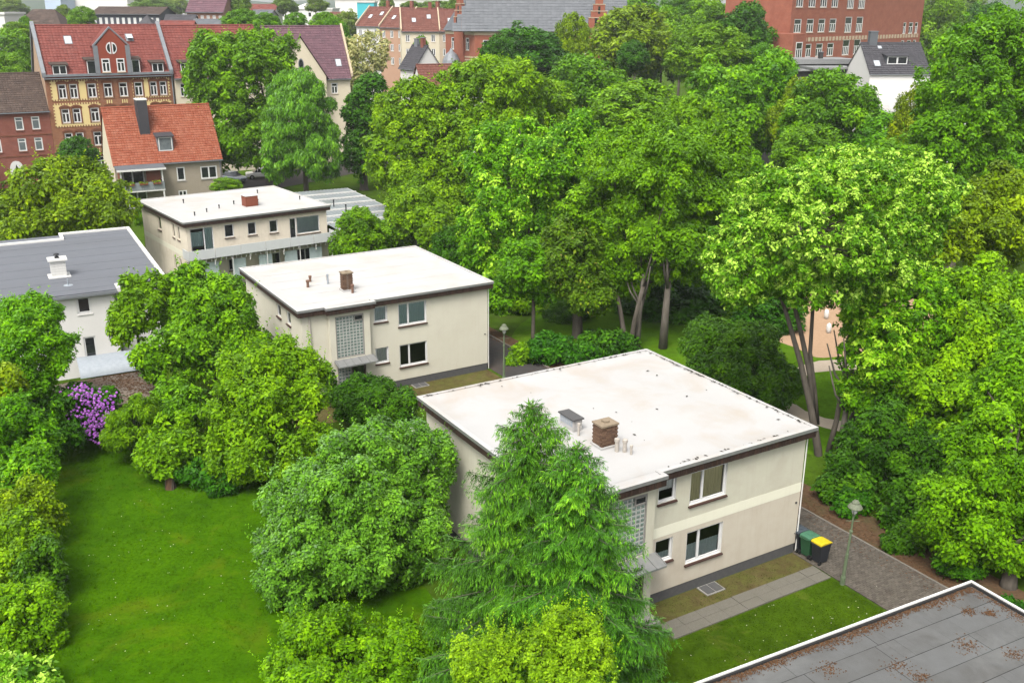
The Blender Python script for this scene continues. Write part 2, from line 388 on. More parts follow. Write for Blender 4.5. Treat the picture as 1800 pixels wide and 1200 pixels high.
class MB:
    def __init__(s):
        s.v, s.f, s.m, s.t = [], [], [], []
        s.X = None
    def add(s, vs, fs, mi=0, t=0.0):
        n = len(s.v)
        if s.X is not None:
            vs = [tuple(s.X @ Vector(v)) for v in vs]
        s.v += [tuple(v) for v in vs]
        s.f += [tuple(i + n for i in f) for f in fs]
        s.m += [mi] * len(fs)
        s.t += [t] * len(fs)
        return s
    def box(s, x0, x1, y0, y1, z0, z1, mi=0, t=0.0):
        vs = [(x, y, z) for z in (z0, z1) for y in (y0, y1) for x in (x0, x1)]
        return s.add(vs, [(0, 2, 3, 1), (4, 5, 7, 6), (0, 1, 5, 4), (1, 3, 7, 5), (3, 2, 6, 7), (2, 0, 4, 6)], mi, t)
    def quad(s, a, b, c, d, mi=0, t=0.0):
        return s.add([a, b, c, d], [(0, 1, 2, 3)], mi, t)
    def prism(s, pts, z0, z1, mi=0, t=0.0):
        n = len(pts)
        vs = [(x, y, z0) for x, y in pts] + [(x, y, z1) for x, y in pts]
        fs = [tuple(range(n))[::-1], tuple(range(n, 2 * n))] + [(i, (i + 1) % n, n + (i + 1) % n, n + i) for i in range(n)]
        return s.add(vs, fs, mi, t)
    def profile(s, pts, y0, y1, mi=0, t=0.0):           # outline in x-z, drawn along y
        n = len(pts)
        vs = [(x, y0, z) for x, z in pts] + [(x, y1, z) for x, z in pts]
        fs = [tuple(range(n)), tuple(range(n, 2 * n))[::-1]] + [((i + 1) % n, i, n + i, n + (i + 1) % n) for i in range(n)]
        return s.add(vs, fs, mi, t)
    def profile_x(s, pts, x0, x1, mi=0, t=0.0):         # outline in y-z, drawn along x
        n = len(pts)
        vs = [(x0, y, z) for y, z in pts] + [(x1, y, z) for y, z in pts]
        fs = [tuple(range(n))[::-1], tuple(range(n, 2 * n))] + [(i, (i + 1) % n, n + (i + 1) % n, n + i) for i in range(n)]
        return s.add(vs, fs, mi, t)
    def tube(s, path, rad, n=8, mi=0, t=0.0):
        path = [Vector(p) for p in path]
        if isinstance(rad, (int, float)):
            rad = [rad] * len(path)
        rings = []
        for i, p in enumerate(path):
            d = (path[min(i + 1, len(path) - 1)] - path[max(i - 1, 0)])
            d = d.normalized() if d.length > 1e-6 else Vector((0, 0, 1))
            a = d.cross(Vector((0, 1, 0)) if abs(d.y) < .8 else Vector((1, 0, 0))).normalized()
            b = d.cross(a)
            rings.append([p + (a * math.cos(2 * PI * k / n) + b * math.sin(2 * PI * k / n)) * rad[i] for k in range(n)])
        vs = [v for r in rings for v in r]
        fs = []
        for i in range(len(path) - 1):
            for k in range(n):
                fs.append((i * n + k, i * n + (k + 1) % n, (i + 1) * n + (k + 1) % n, (i + 1) * n + k))
        fs.append(tuple(range(n))[::-1])
        fs.append(tuple(range((len(path) - 1) * n, len(path) * n)))
        return s.add(vs, fs, mi, t)
    def lathe(s, prof, n=12, c=(0, 0), mi=0):
        vs = [(c[0] + r * math.cos(2 * PI * k / n), c[1] + r * math.sin(2 * PI * k / n), z) for r, z in prof for k in range(n)]
        fs = [(i * n + k, i * n + (k + 1) % n, (i + 1) * n + (k + 1) % n, (i + 1) * n + k) for i in range(len(prof) - 1) for k in range(n)]
        fs += [tuple(range(n))[::-1], tuple(range((len(prof) - 1) * n, len(prof) * n))]
        return s.add(vs, fs, mi)
    def wall(s, x0, x1, z0, z1, ops=(), y=0, reveal=.12, mi=0, mr=None, t=0.0):
        """outer face on plane y (facing -y) with rectangular openings (x0,x1,z0,z1) and their reveals"""
        xs = sorted({x0, x1, *[v for o in ops for v in o[:2] if x0 < v < x1]})
        zs = sorted({z0, z1, *[v for o in ops for v in o[2:4] if z0 < v < z1]})
        for i in range(len(xs) - 1):
            for k in range(len(zs) - 1):
                cx, cz = (xs[i] + xs[i + 1]) / 2, (zs[k] + zs[k + 1]) / 2
                if any(o[0] < cx < o[1] and o[2] < cz < o[3] for o in ops):
                    continue
                s.quad((xs[i], y, zs[k]), (xs[i + 1], y, zs[k]), (xs[i + 1], y, zs[k + 1]), (xs[i], y, zs[k + 1]), mi, t)
        mr = mi if mr is None else mr
        for a, b, c, d in [o[:4] for o in ops]:
            r = y + reveal
            s.quad((a, y, c), (a, r, c), (b, r, c), (b, y, c), mr)
            s.quad((a, y, d), (b, y, d), (b, r, d), (a, r, d), mr)
            s.quad((a, y, c), (a, y, d), (a, r, d), (a, r, c), mr)
            s.quad((b, y, c), (b, r, c), (b, r, d), (b, y, d), mr)
        return s
    def tiles(s, o, u, d, W, L, tw=.3, tl=.36, lift=.065, mi=0, mask=None):
        """overlapping roof tiles: o = top corner at the ridge, u along the ridge, d down the slope"""
        o, u, d = Vector(o), Vector(u).normalized(), Vector(d).normalized()
        n = u.cross(d)
        if n.z < 0:
            n = -n
        nx, ny = max(1, round(W / tw)), max(1, round(L / tl))
        tw, tl = W / nx, L / ny
        for j in range(ny):
            for i in range(nx):
                if mask and not mask((i + .5) * tw, (j + .5) * tl):
                    continue
                h0, h1 = .012 + random.uniform(0, .006), lift + random.uniform(-.008, .012)
                p0 = o + u * (i * tw) + d * (j * tl - .02)
                p1 = o + u * (i * tw) + d * ((j + 1) * tl)
                e = u * tw
                c = .03
                vs = [p0 + n * h0, p0 + e * .55 + n * (h0 + c), p0 + e * .98 + n * h0,
                      p1 + n * h1, p1 + e * .55 + n * (h1 + c), p1 + e * .98 + n * h1, p1 + e * .0 + n * .0, p1 + e * .98]
                s.add(vs, [(0, 3, 4, 1), (1, 4, 5, 2), (3, 6, 7, 5, 4)], mi, max(0, min(1, random.gauss(.3, .28))))
        return s
    def build(s, name, mats, parent=None, smooth=False, loc=None, rot=0, bevel=0):
        me = bpy.data.meshes.new(name)
        me.from_pydata(s.v, [], s.f)
        mats = mats if isinstance(mats, (list, tuple)) else [mats]
        for k in mats:
            me.materials.append(M[k] if isinstance(k, str) else k)
        if len(mats) > 1:
            me.polygons.foreach_set('material_index', s.m)
        if any(s.t):
            a = me.attributes.new('tint', 'FLOAT', 'FACE')
            a.data.foreach_set('value', s.t)
        if smooth:
            me.polygons.foreach_set('use_smooth', [True] * len(s.f))
        me.update()
        o = link(name, me, parent, loc, rot)
        if bevel:
            b = o.modifiers.new('bevel', 'BEVEL')
            b.width = bevel; b.segments = 2; b.limit_method = 'ANGLE'
        return o
ROTX = lambda a, off=(0, 0, 0): Matrix.Translation(off) @ Matrix.Rotation(a, 4, 'Z')

# windows: shared meshes cached by size and style
_wcache = {}
def window(parent, x, z, w, h, y=0, rot=0, frame='white_pvc', pane='dark_pane', bars=(.5,), transom=None, inset=.10, fw=.075, sill='sill',
           sill_out=.09, curtain=None, origin=None, tilt=None, name='window'):
    """x = centre, z = bottom; frame is the part; pane, sill, curtain its sub-parts"""
    key = (round(w, 2), round(h, 2), frame, tuple(bars), transom, inset, fw)
    loc = origin if origin is not None else (x, y, z)
    if key not in _wcache:
        mb = MB()
        a, b = -w / 2 + .004, w / 2 - .004
        y0, y1 = inset - .05, inset + .02
        mb.box(a, a + fw, y0, y1, .004, h - .004); mb.box(b - fw, b, y0, y1, .004, h - .004)
        mb.box(a + fw, b - fw, y0, y1, .004, fw); mb.box(a + fw, b - fw, y0, y1, h - fw, h - .004)
        zt = h - fw
        if transom:
            zt = h * transom
            mb.box(a + fw, b - fw, y0, y1, zt - fw * .4, zt + fw * .4)
            zt -= fw * .4
        for f in bars:
            xc = a + (b - a) * f
            mb.box(xc - fw * .62, xc + fw * .62, y0 - .006, y1, fw, zt)
        o = mb.build(name, frame, parent, loc=loc, rot=rot)
        pm = MB().quad((a + fw * .6, inset, fw * .6), (b - fw * .6, inset, fw * .6), (b - fw * .6, inset, h - fw * .6), (a + fw * .6, inset, h - fw * .6))
        po = pm.build('pane', pane, None)
        _wcache[key] = (o.data, po.data)
        bpy.data.objects.remove(po)
    else:
        o = link(name, _wcache[key][0], parent, loc, rot)
    k2 = key + (pane,)
    if k2 not in _wcache:
        pd = _wcache[key][1].copy()
        pd.materials.clear(); pd.materials.append(M[pane])
        _wcache[k2] = pd
    link('pane', _wcache[k2], o)
    if sill:
        k3 = ('sill', round(w, 2), sill, sill_out)
        if k3 not in _wcache:
            s_ = MB().profile_x([(inset - .055, -.01), (-sill_out, -.045), (-sill_out, -.10), (.0, -.10), (0, -.055), (inset - .055, -.055)], -w / 2 - .05, w / 2 + .05).build('sill', sill, o)
            _wcache[k3] = s_.data
        else:
            link('sill', _wcache[k3], o)
    if curtain:
        mb = MB()
        for (a, b, c, d, mt) in curtain:
            n = max(2, int((b - a) / .07))
            for i in range(n):
                xa, xb = a + (b - a) * i / n, a + (b - a) * (i + 1) / n
                ya, yb = inset + .035 + .03 * (i % 2), inset + .035 + .03 * ((i + 1) % 2)
                mb.quad((xa - w / 2, ya, c), (xb - w / 2, yb, c), (xb - w / 2, yb, d), (xa - w / 2, ya, d))
        mb.build('curtain', curtain[0][4], o)
    return o

def brick_stack(part, x0, x1, y0, y1, z0, n, mesh=None, mat='chim_brick', bl=.24, bh=.071, j=.012):
    """a chimney's own bricks, laid course by course as objects"""
    if mesh is None:
        meshes = []
        for k in range(4):
            me = MB().box(-bl / 2, bl / 2, 0, .11, 0, bh, 0, .05 + k * .28)
            o = me.build('brick', mat, None)
            meshes.append(o.data); bpy.data.objects.remove(o)
    else:
        meshes = mesh
    for c in range(n):
        z = z0 + c * (bh + j)
        off = (c % 2) * bl / 2
        for (ax, ay, bx, by, r) in ((x0, y0, x1, y0, 0), (x1, y0, x1, y1, PI / 2), (x1, y1, x0, y1, PI), (x0, y1, x0, y0, -PI / 2)):
            L = math.hypot(bx - ax, by - ay)
            dx, dy = (bx - ax) / L, (by - ay) / L
            k = max(1, round(L / (bl + j)))
            st = L / k
            for i in range(k):
                p = (i + (.5 if not c % 2 else .28)) * st
                if p > L - .02:
                    continue
                e = random.uniform(-.004, .006)
                o = link('brick', random.choice(meshes), part, (ax + dx * p + dy * e, ay + dy * p - dx * e, z), r)
    return meshes

# ---------------------------------------------------------------- ground and setting
def sheet(name, pts, z, mat, parent=None):
    mb = MB()
    mb.add([(x, y, z) for x, y in pts], [tuple(range(len(pts)))])
    o = mb.build(name, mat, parent)
    return kind(o, 'structure')
sheet('ground', [(-2500, -60), (2500, -60), (2500, 4500), (-2500, 4500)], 0, 'ground')
A_E, A_YAW = Vector((12.80, 39.26, 0)), .539
B_E, B_YAW = Vector((-1.64, 62.79, 0)), .5425
def loc2(E, yaw, u, v, z=0):
    return Vector((E.x + u * math.cos(yaw) - v * math.sin(yaw), E.y + u * math.sin(yaw) + v * math.cos(yaw), z))
LA = lambda u, v, z=0: loc2(A_E, A_YAW, u, v, z)
LB = lambda u, v, z=0: loc2(B_E, B_YAW, u, v, z)
def strip(name, loc, pts, z, mat):
    return sheet(name, [tuple(loc(u, v).xy) for u, v in pts], z, mat)
def smooth_loop(pts, n=6):
    out = []
    N = len(pts)
    for i in range(N):
        p0, p1, p2, p3 = [np.array(pts[(i + k) % N], float) for k in (-1, 0, 1, 2)]
        for t in np.linspace(0, 1, n, endpoint=False):
            out.append(tuple(.5 * ((2 * p1) + (-p0 + p2) * t + (2 * p0 - 5 * p1 + 4 * p2 - p3) * t * t + (-p0 + 3 * p1 - 3 * p2 + p3) * t ** 3)))
    return out
LAWN = [(-32, 51), (-24, 53.5), (-15, 51), (-10, 47), (-6, 42), (-3.5, 36), (-1, 31), (0, 24), (-4, 18), (-14, 18), (-22, 26), (-30, 40)]
sheet('garden_lawn', smooth_loop(LAWN), .008, 'lawn')
strip('front_lawn', LA, [(-15, -8.6), (-.22, -8.6), (-.22, -2.36), (-9, -2.36), (-15, -2.4)], .009, 'front_turf')
strip('front_lawn', LA, [(-15, -1.28), (-.1, -1.28), (-.1, 0), (-15, 0)], .010, 'worn_grass')
strip('front_verge', LB, [(-15, -3.2), (.0, -3.2), (.0, 0), (-15, 0)], .011, 'worn_grass')
strip('leaf_strewn_verge', LA, [(3.35, -16), (6.2, -16), (6.0, -4), (5.6, 3), (4.6, 32), (3.3, 60), (2.6, 60), (3.35, 20)], .012, 'leaf_soil')
park = smooth_loop([(2, 60), (10, 56), (16, 50), (22, 47), (34, 52), (44, 70), (30, 84), (14, 84), (4, 78), (0, 70)])
sheet('park_lawn', park, .010, 'park_grass')
# park path and playground seen below the tall maple
pp = [(ground_at(x, y).x, ground_at(x, y).y) for x, y in [(1372, 700), (1383, 668), (1406, 643), (1440, 634), (1480, 632), (1520, 636), (1560, 640), (1560, 655), (1520, 652), (1470, 651), (1430, 655), (1402, 668), (1389, 690), (1392, 706), (1415, 722), (1450, 735), (1490, 742), (1490, 762), (1450, 752), (1405, 738), (1380, 722)]]
sheet('park_path', pp, .018, 'park_path')
pg = smooth_loop([(ground_at(x, y).x, ground_at(x, y).y) for x, y in [(1345, 588), (1400, 612), (1435, 628), (1480, 627), (1560, 628), (1640, 600), (1650, 545), (1580, 520), (1480, 510), (1400, 520), (1352, 555)]])
sheet('playground_surface', pg, .014, 'sand')
# driveway: block paving near the house, asphalt beyond
drv = strip('driveway', LA, [(-.1, -10), (3.35, -10), (3.35, 62), (-.1, 62)], .015, 'asphalt')
pv = MB()
for r in range(134):
    v = -10 + r * .1045
    off = (r % 2) * .105
    for c in range(-1, 17):
        u0, u1 = max(-.1, -.1 + off + c * .2095), min(3.35, -.1 + off + (c + 1) * .2095 - .012)
        if u1 - u0 < .03:
            continue
        z = .047 + random.uniform(-.006, .006)
        a, b, c_, d = LA(u0, v), LA(u1, v), LA(u1, v + .094), LA(u0, v + .094)
        ti = max(0, min(1, random.gauss(.4, .3)))
        vs = [(p.x, p.y, z + random.uniform(-.003, .003)) for p in (a, b, c_, d)] + [(p.x, p.y, .016) for p in (a, b, c_, d)]
        pv.add(vs, [(0, 1, 2, 3), (4, 5, 1, 0), (5, 6, 2, 1), (6, 7, 3, 2), (7, 4, 0, 3)], 0, ti)
kind(pv.build('paving_block', 'paver', drv), 'stuff')
kb = MB()
for i in range(70):
    v = -10 + i * 1.0
    for u0, u1 in ((3.36, 3.46),):
        pts = [LA(u0, v), LA(u1, v), LA(u1, v + .985), LA(u0, v + .985)]
        z = .075 + random.uniform(-.006, .006)
        kb.add([(p.x, p.y, .0) for p in pts] + [(p.x, p.y, z) for p in pts], [(4, 5, 6, 7), (0, 1, 5, 4), (1, 2, 6, 5), (2, 3, 7, 6), (3, 0, 4, 7)])
kb.build('kerb_stone', 'kerb', drv)
# slab path to the entrance
pth = kind(link('garden_path', None, None, LA(-8.9, -2.35), A_YAW), 'structure')
x = 0
while x < 8.7:
    w = min(.98, 8.72 - x)
    for r in range(2):
        MB().box(x + .006, x + w - .006, r * .53 + .005, r * .53 + .52, -.05, .055 + random.uniform(-.008, .010)).build('paving_slab', 'slab_path', pth, rot=0, bevel=.01)
    x += w

# ---------------------------------------------------------------- flat-roofed houses
def flat_roof(root, W, D, bump=None, roofmat='roof_white', z0=5.76, ov=.28, boards=True):
    """fascia boards, metal edge and membrane over a rectangle (x -W..0, y 0..D) with an optional porch bay"""
    def outline(o):
        p = [(o, -o), (o, D + o), (-W - o, D + o), (-W - o, -o)]
        if bump:
            a, b, c = bump
            p += [(a - o + .02, -o), (a - o + .02, -c - o), (b + o - .02, -c - o), (b + o - .02, -o)]
        return p
    MB().prism(outline(ov - .05), z0 + .02, z0 + .30).build('soffit', 'fascia', root)
    fb = MB()
    op = outline(ov)
    for i in range(len(op)):
        (xa, ya), (xb, yb) = op[i], op[(i + 1) % len(op)]
        L = math.hypot(xb - xa, yb - ya)
        dx, dy = (xb - xa) / L, (yb - ya) / L
        k = max(1, round(L / .125))
        for j in range(k):
            p, q = j * L / k + .004, (j + 1) * L / k - .004
            e = random.uniform(0, .012)
            vs = []
            for s_ in (p, q):
                for dd in (-.03, e):
                    for zz in (z0, z0 + .30):
                        vs.append((xa + dx * s_ + dy * dd, ya + dy * s_ - dx * dd, zz))
            fb.add(vs, [(0, 1, 3, 2), (4, 6, 7, 5), (2, 3, 7, 6), (0, 2, 6, 4), (1, 5, 7, 3)], 0, max(0, min(1, random.gauss(.3, .3))))
    kind(fb.build('fascia_board', 'fascia', root), 'stuff')
    ed = MB()
    o1, o2 = outline(ov + .05), outline(ov - .16)
    n = len(o1)
    zb, zt = z0 + .303, z0 + .47
    vs = [(x, y, zb) for x, y in o1] + [(x, y, zt - .015) for x, y in o1] + [(x, y, zt) for x, y in o2] + [(x, y, zt - .12) for x, y in o2]
    fs = []
    for i in range(n):
        k = (i + 1) % n
        fs += [(i, k, n + k, n + i), (n + i, n + k, 2 * n + k, 2 * n + i), (2 * n + i, 2 * n + k, 3 * n + k, 3 * n + i)]
    fs += [tuple(range(n))[::-1]]
    ed.add(vs, fs)
    ed.m = [1 if (i < 3 * n and i % 3 > 0) else 0 for i in range(len(fs))]
    ed.build('roof_edge', ['metal_edge', roofmat], root)
    rf = MB()
    # membrane: slightly uneven sheet, dished to the middle and lifted at the edge
    nx, ny = 26, 24
    xs = np.linspace(-W - ov + .16, ov - .16, nx); ys = np.linspace(-ov + .16, D + ov - .16, ny)
    V, Fc = [], []
    rr = np.random.RandomState(int(W * 100 + D * 10))
    for yy in ys:
        for xx in xs:
            e = min(xx - xs[0], xs[-1] - xx, yy - ys[0], ys[-1] - yy)
            V.append((xx, yy, zt - .045 - .07 * min(1, e / .5) + rr.uniform(-.006, .006)))
    for j in range(ny - 1):
        for i in range(nx - 1):
            a = j * nx + i
            Fc.append((a, a + 1, a + nx + 1, a + nx))
    rf.add(V, Fc)
    if bump:
        a, b, c = bump
        rf.quad((a - ov + .17, -c - ov + .16, zt - .04), (b + ov - .17, -c - ov + .16, zt - .04), (b + ov - .17, -ov + .17, zt - .05), (a - ov + .17, -ov + .17, zt - .05))
    mem = rf.build('roof_membrane', roofmat, root, smooth=True)
    y = 1.2
    while y < D - .6 and roofmat.endswith('b'):
        sm = MB()
        m = 16
        for i in range(m):
            xa, xb = -W + .5 + (W - 1.0) * i / m, -W + .5 + (W - 1.0) * (i + 1) / m
            z = zt - .108
            e1, e2 = rr.uniform(-.012, .012, 2)
            sm.add([(xa, y + e1, z), (xb, y + e1, z), (xb, y + .07 + e2, z + .006), (xa, y + .07 + e2, z + .006), (xa, y + .075 + e2, z - .02), (xb, y + .075 + e2, z - .02)], [(0, 1, 2, 3), (3, 2, 5, 4)])
        sm.build('welded_seam', roofmat, mem)
        y += 1.9
    return zt

def block_panel(root, x0, x1, z0, z1, y, bs=.205):
    fr = MB()
    fr.box(x0 - .05, x0, y - .03, y + .06, z0 - .05, z1 + .05); fr.box(x1, x1 + .05, y - .03, y + .06, z0 - .05, z1 + .05)
    fr.box(x0, x1, y - .03, y + .06, z1, z1 + .05); fr.box(x0, x1, y - .03, y + .06, z0 - .05, z0)
    f = fr.build('glass_block_panel', 'concrete', root)
    MB().box(x0, x1, y + .005, y + .05, z0, z1).build('mortar_bed', 'mortar', f)
    nx, nz = round((x1 - x0) / bs), round((z1 - z0) / bs)
    sx, sz = (x1 - x0) / nx, (z1 - z0) / nz
    gb = MB()
    for i in range(nx):
        for k in range(nz):
            a, b, c, d = x0 + i * sx + .028, x0 + (i + 1) * sx - .028, z0 + k * sz + .028, z0 + (k + 1) * sz - .028
            t = max(0, min(1, random.gauss(.3, .3)))
            e = .03
            vs = [(a, y + .006, c), (b, y + .006, c), (b, y + .006, d), (a, y + .006, d), (a + e, y - .014, c + e), (b - e, y - .014, c + e), (b - e, y - .014, d - e), (a + e, y - .014, d - e)]
            gb.add(vs, [(4, 5, 6, 7), (0, 1, 5, 4), (1, 2, 6, 5), (2, 3, 7, 6), (3, 0, 4, 7)], 0, t)
    kind(gb.build('glass_block', 'glass_block', f), 'stuff')
    return f

def front_house(name, label, E, yaw, wallmat, roofmat, band, curtains, side):
    W, D = 12.79, 11.27
    r = thing(name, label, 'house', E, yaw)
    B0, B1, BY = -11.15, -8.55, .36
    ops = [(-6.47, -4.50, 4.12, 5.58), (-8.12, -7.22, 4.63, 5.62), (-6.47, -4.50, 1.38, 2.85), (-8.12, -7.22, 1.90, 2.92)]
    w = MB()
    w.wall(B1, 0, 3.3, 5.8, ops[:2], mr=2); w.wall(B1, 0, .5, 3.3, ops[2:], mi=1, mr=2)
    w.wall(-W, B0, .5, 5.8)
    w.wall(B0, B1, .0, 5.8, [(-10.80, -8.95, 2.80, 5.50), (-10.80, -8.93, .0, 2.30)], y=-BY, reveal=.1)
    w.quad((B1, -BY, 0), (B1, 0, 0), (B1, 0, 5.8), (B1, -BY, 5.8)); w.quad((B0, 0, 0), (B0, -BY, 0), (B0, -BY, 5.8), (B0, 0, 5.8))
    w.quad((0, 0, .5), (0, D, .5), (0, D, 5.8), (0, 0, 5.8))
    w.X = ROTX(-PI / 2, (-W, D, 0))
    w.wall(0, D, .5, 5.8, side)
    w.X = None
    w.quad((0, D, .5), (-W, D, .5), (-W, D, 5.8), (0, D, 5.8))
    w.build('wall', [wallmat, 'cream_low' if band else wallmat, 'white_paint'], r)
    p = MB()
    i = .025
    p.box(-W + i, -i, i, D - i, -.2, .5)
    p.build('plinth', 'plinth', r)
    if band:
        b = MB()
        b.box(B1 + .0, .004, -.006, .0, 3.08, 3.53)
        b.build('painted_band', 'band', r)
    for k, (a, b_, c, d) in enumerate(ops):
        big = b_ - a > 1.5
        window(r, (a + b_) / 2, c, b_ - a, d - c, pane='glass', bars=(.36,) if big else (), fw=.085 if big else .08, inset=.13, sill='sill', curtain=curtains[k])
    for (a, b_, c, d) in side:
        window(r, 0, 0, b_ - a, d - c, pane='dark_pane', bars=(), rot=-PI / 2, origin=(-W, D - (a + b_) / 2, c))
    block_panel(r, -10.74, -9.01, 2.86, 5.44, -BY + .05)
    # small tilting vent pane in the top right of the block panel
    window(r, -9.30, 5.10, .56, .34, y=-BY - .02, pane='dark_pane', bars=(), inset=.03, fw=.04, sill=None, frame='concrete', name='vent_window')
    block_panel(r, -10.74, -9.92, .3, 2.24, -BY + .05)
    d = MB().box(-9.86, -8.96, -BY + .06, -BY + .11, .12, 2.26).build('door', 'dark_pane', r)
    MB().box(-9.86, -9.78, -BY + .03, -BY + .06, .12, 2.26).box(-9.04, -8.96, -BY + .03, -BY + .06, .12, 2.26).box(-9.78, -9.04, -BY + .03, -BY + .06, 2.16, 2.26).build('door_frame', 'sill_dark', d)
    MB().tube([(-9.72, -BY - .01, .95), (-9.72, -BY - .01, 1.35)], .014, 6).build('handle', 'rim', d)
    MB().box(-11.0, -8.7, -BY - .9, -BY, -.1, .14).build('doorstep', 'concrete', r)
    # zinc canopy over the door with folded ribs
    cp = MB().profile_x([(-BY, 2.62), (-BY - .78, 2.46), (-BY - .78, 2.54), (-BY, 2.74)], -11.0, -8.45).build('entrance_canopy', 'metal_edge', r)
    rb = MB()
    for k in range(6):
        x = -10.95 + k * .5
        rb.profile_x([(-BY, 2.745), (-BY - .78, 2.545), (-BY - .78, 2.575), (-BY, 2.775)], x, x + .03)
    rb.build('canopy_rib', 'metal_edge', cp)
    MB().tube([(-12.3, -.06, 5.7), (-12.3, -.06, .1)], .045, 8).build('downpipe', 'pipe_pale' if not band else 'cream', r)
    MB().tube([(.05, -.04, 5.7), (.05, -.04, .1)], .03, 8).build('downpipe', 'white_paint', r)
    MB().box(-.25, -.18, -.05, 0, 2.55, 2.62).build('wall_lamp', 'black', r)
    zt = flat_roof(r, W, D, (B0, B1, BY), roofmat)
    lw = MB().box(-5.75, -4.75, -.72, -.03, -.1, .05).build('light_well_cover', 'concrete', r)
    MB().box(-5.68, -5.28, -.66, -.09, .052, .075).box(-5.22, -4.82, -.66, -.09, .052, .075).build('cover_plate', 'plinth', lw)
    return r, zt
house_a, ZA = front_house('flat_roofed_house', 'cream flat-roofed house nearest the camera, with pale band between floors and bins at its corner', A_E, A_YAW, 'cream', 'roof_white', True,
    [[(.10, 1.87, .08, 1.38, 'curtain_ochre')], [(.08, .82, .45, .92, 'curtain_white')], [(.08, 1.9, .08, .78, 'blind')], [(.08, .82, .08, .35, 'blind')]], [])
house_b, ZB = front_house('flat_roofed_house', 'cream flat-roofed house in the middle, without band, brick chimney on white roof', B_E, B_YAW, 'cream_clean', 'roof_white_b', False,
    [[(.06, 1.92, .06, 1.40, 'curtain_teal')], [(.08, .82, .08, .92, 'blind')], None, [(.08, .82, .08, .95, 'curtain_white')]], [(11.27 - 2.75, 11.27 - 2.0, 4.62, 5.45), (11.27 - 4.65, 11.27 - 3.85, 4.62, 5.42)])
# garden terrace balustrade peeping out behind house A
def rails(parent, x0, x1, y, z0, z1, n, mat):
    mb = MB().box(x0, x1, y - .02, y + .02, z1 - .06, z1).box(x0, x1, y - .02, y + .02, z0, z0 + .06)
    for i in range(n):
        x = x0 + (x1 - x0) * i / (n - 1)
        mb.box(x - .012, x + .012, y - .012, y + .012, z0, z1)
    return mb.build('railing', mat, parent)
bal = MB().box(-13.6, -12.82, 9.7, 11.5, 3.75, 3.88).build('balcony', 'white_paint', house_a)
MB().box(-13.62, -13.58, 9.7, 11.5, 3.89, 4.75).box(-13.58, -12.82, 11.46, 11.5, 3.89, 4.75).box(-13.58, -12.82, 9.7, 9.74, 3.89, 4.75).build('balustrade', 'white_paint', bal)

def chimney_bricked(root, x0, x1, y0, y1, z0, courses):
    c = MB().box(x0 + .02, x1 - .02, y0 + .02, y1 - .02, z0 - .1, z0 + courses * .083 + .01).build('chimney', 'chim_mortar', root)
    brick_stack(c, x0, x1, y0, y1, z0, courses)
    zt = z0 + courses * .083
    MB().box(x0 - .05, x1 + .05, y0 - .05, y1 + .05, zt + .012, zt + .09).box(x0 + .25, x1 - .25, y0 + .2, y1 - .2, zt + .09, zt + .17).build('chimney_cap', 'chim_cap', c)
    MB().prism([(x0 - .08, y0 - .08), (x1 + .08, y0 - .08), (x1 + .08, y1 + .08), (x0 - .08, y1 + .08)], z0 - .1, z0 + .05).build('flashing', 'roof_white', c)
    return c
chimney_bricked(house_a, -8.98, -8.22, 2.70, 3.34, ZA - .08, 11)
chimney_bricked(house_b, -8.98, -8.36, 2.65, 3.2, ZB - .08, 13)
def vent(root, x, y, z0, h, r=.07, mat='pipe_pale', cap='pipe_brown'):
    p = MB().lathe([(r, z0 - .12), (r, z0 + h)], 10, (x, y)).build('vent_pipe', mat, root, smooth=False)
    MB().lathe([(r * 1.35, z0 + h - .12), (r * 1.35, z0 + h), (r * .6, z0 + h + .02)], 10, (x, y)).build('pipe_cap', cap, p)
for (x, y, h, r) in ((-8.55, 2.25, .52, .085), (-8.30, 2.05, .50, .085), (-8.22, 1.72, .36, .05), (-9.0, 4.35, .5, .05)):
    vent(house_a, x, y, ZA - .06, h, r, 'pipe_pale', 'pipe_pale')
# ventilation box with louvres on house A
vb = MB().box(-9.0, -8.55, 4.75, 5.8, ZA - .1, ZA + .40).build('ventilation_box', 'roof_white', house_a)
MB().box(-9.06, -8.49, 4.68, 5.87, ZA + .40, ZA + .46).build('box_lid', 'plinth', vb)
lv = MB()
for k in range(6):
    lv.box(-9.012, -9.0, 4.82 + k * .16, 4.94 + k * .16, ZA + .08, ZA + .36)
lv.build('louvre', 'pipe_grey', vb)
for (x, y, h, r, mt) in ((-10.6, 4.78, .42, .09, 'pipe_brown'), (-8.95, 5.7, .3, .05, 'pipe_pale'), (-9.2, 4.9, .6, .06, 'pipe_grey'), (-8.62, 2.1, .5, .085, 'pipe_brown'), (-10.0, 6.0, .35, .08, 'pipe_brown')):
    vent(house_b, x, y, ZB - .06, h, r, mt, mt)

# third flat-roofed house with the long balcony
C_E, C_YAW = Vector((-16.95, 88.75, 0)), .64
CW, CD = 12.9, 12.0
hc = thing('flat_roofed_house', 'beige flat-roofed house farthest back, with long pale balcony and orange chimney', 'house', C_E, C_YAW)
cops = [(-12.6, -10.6, 3.45, 5.55, 'door'), (-9.62, -8.78, 4.42, 5.55, 'w'), (-7.55, -6.75, 4.38, 5.48, 'w'), (-5.55, -4.75, 4.32, 5.42, 'w'), (-3.65, -3.0, 3.45, 5.4, 'w'), (-2.98, -.72, 3.85, 5.4, 'w'),
        (-12.4, -10.4, .6, 2.5, 'l'), (-9.5, -8.6, 1.5, 2.5, 'l'), (-5.5, -4.7, 1.4, 2.5, 'l'), (-3.6, -1.0, .9, 2.5, 'l')]
w = MB()
w.wall(-CW, 0, .3, 5.8, [o[:4] for o in cops])
w.X = ROTX(-PI / 2, (-CW, CD, 0))
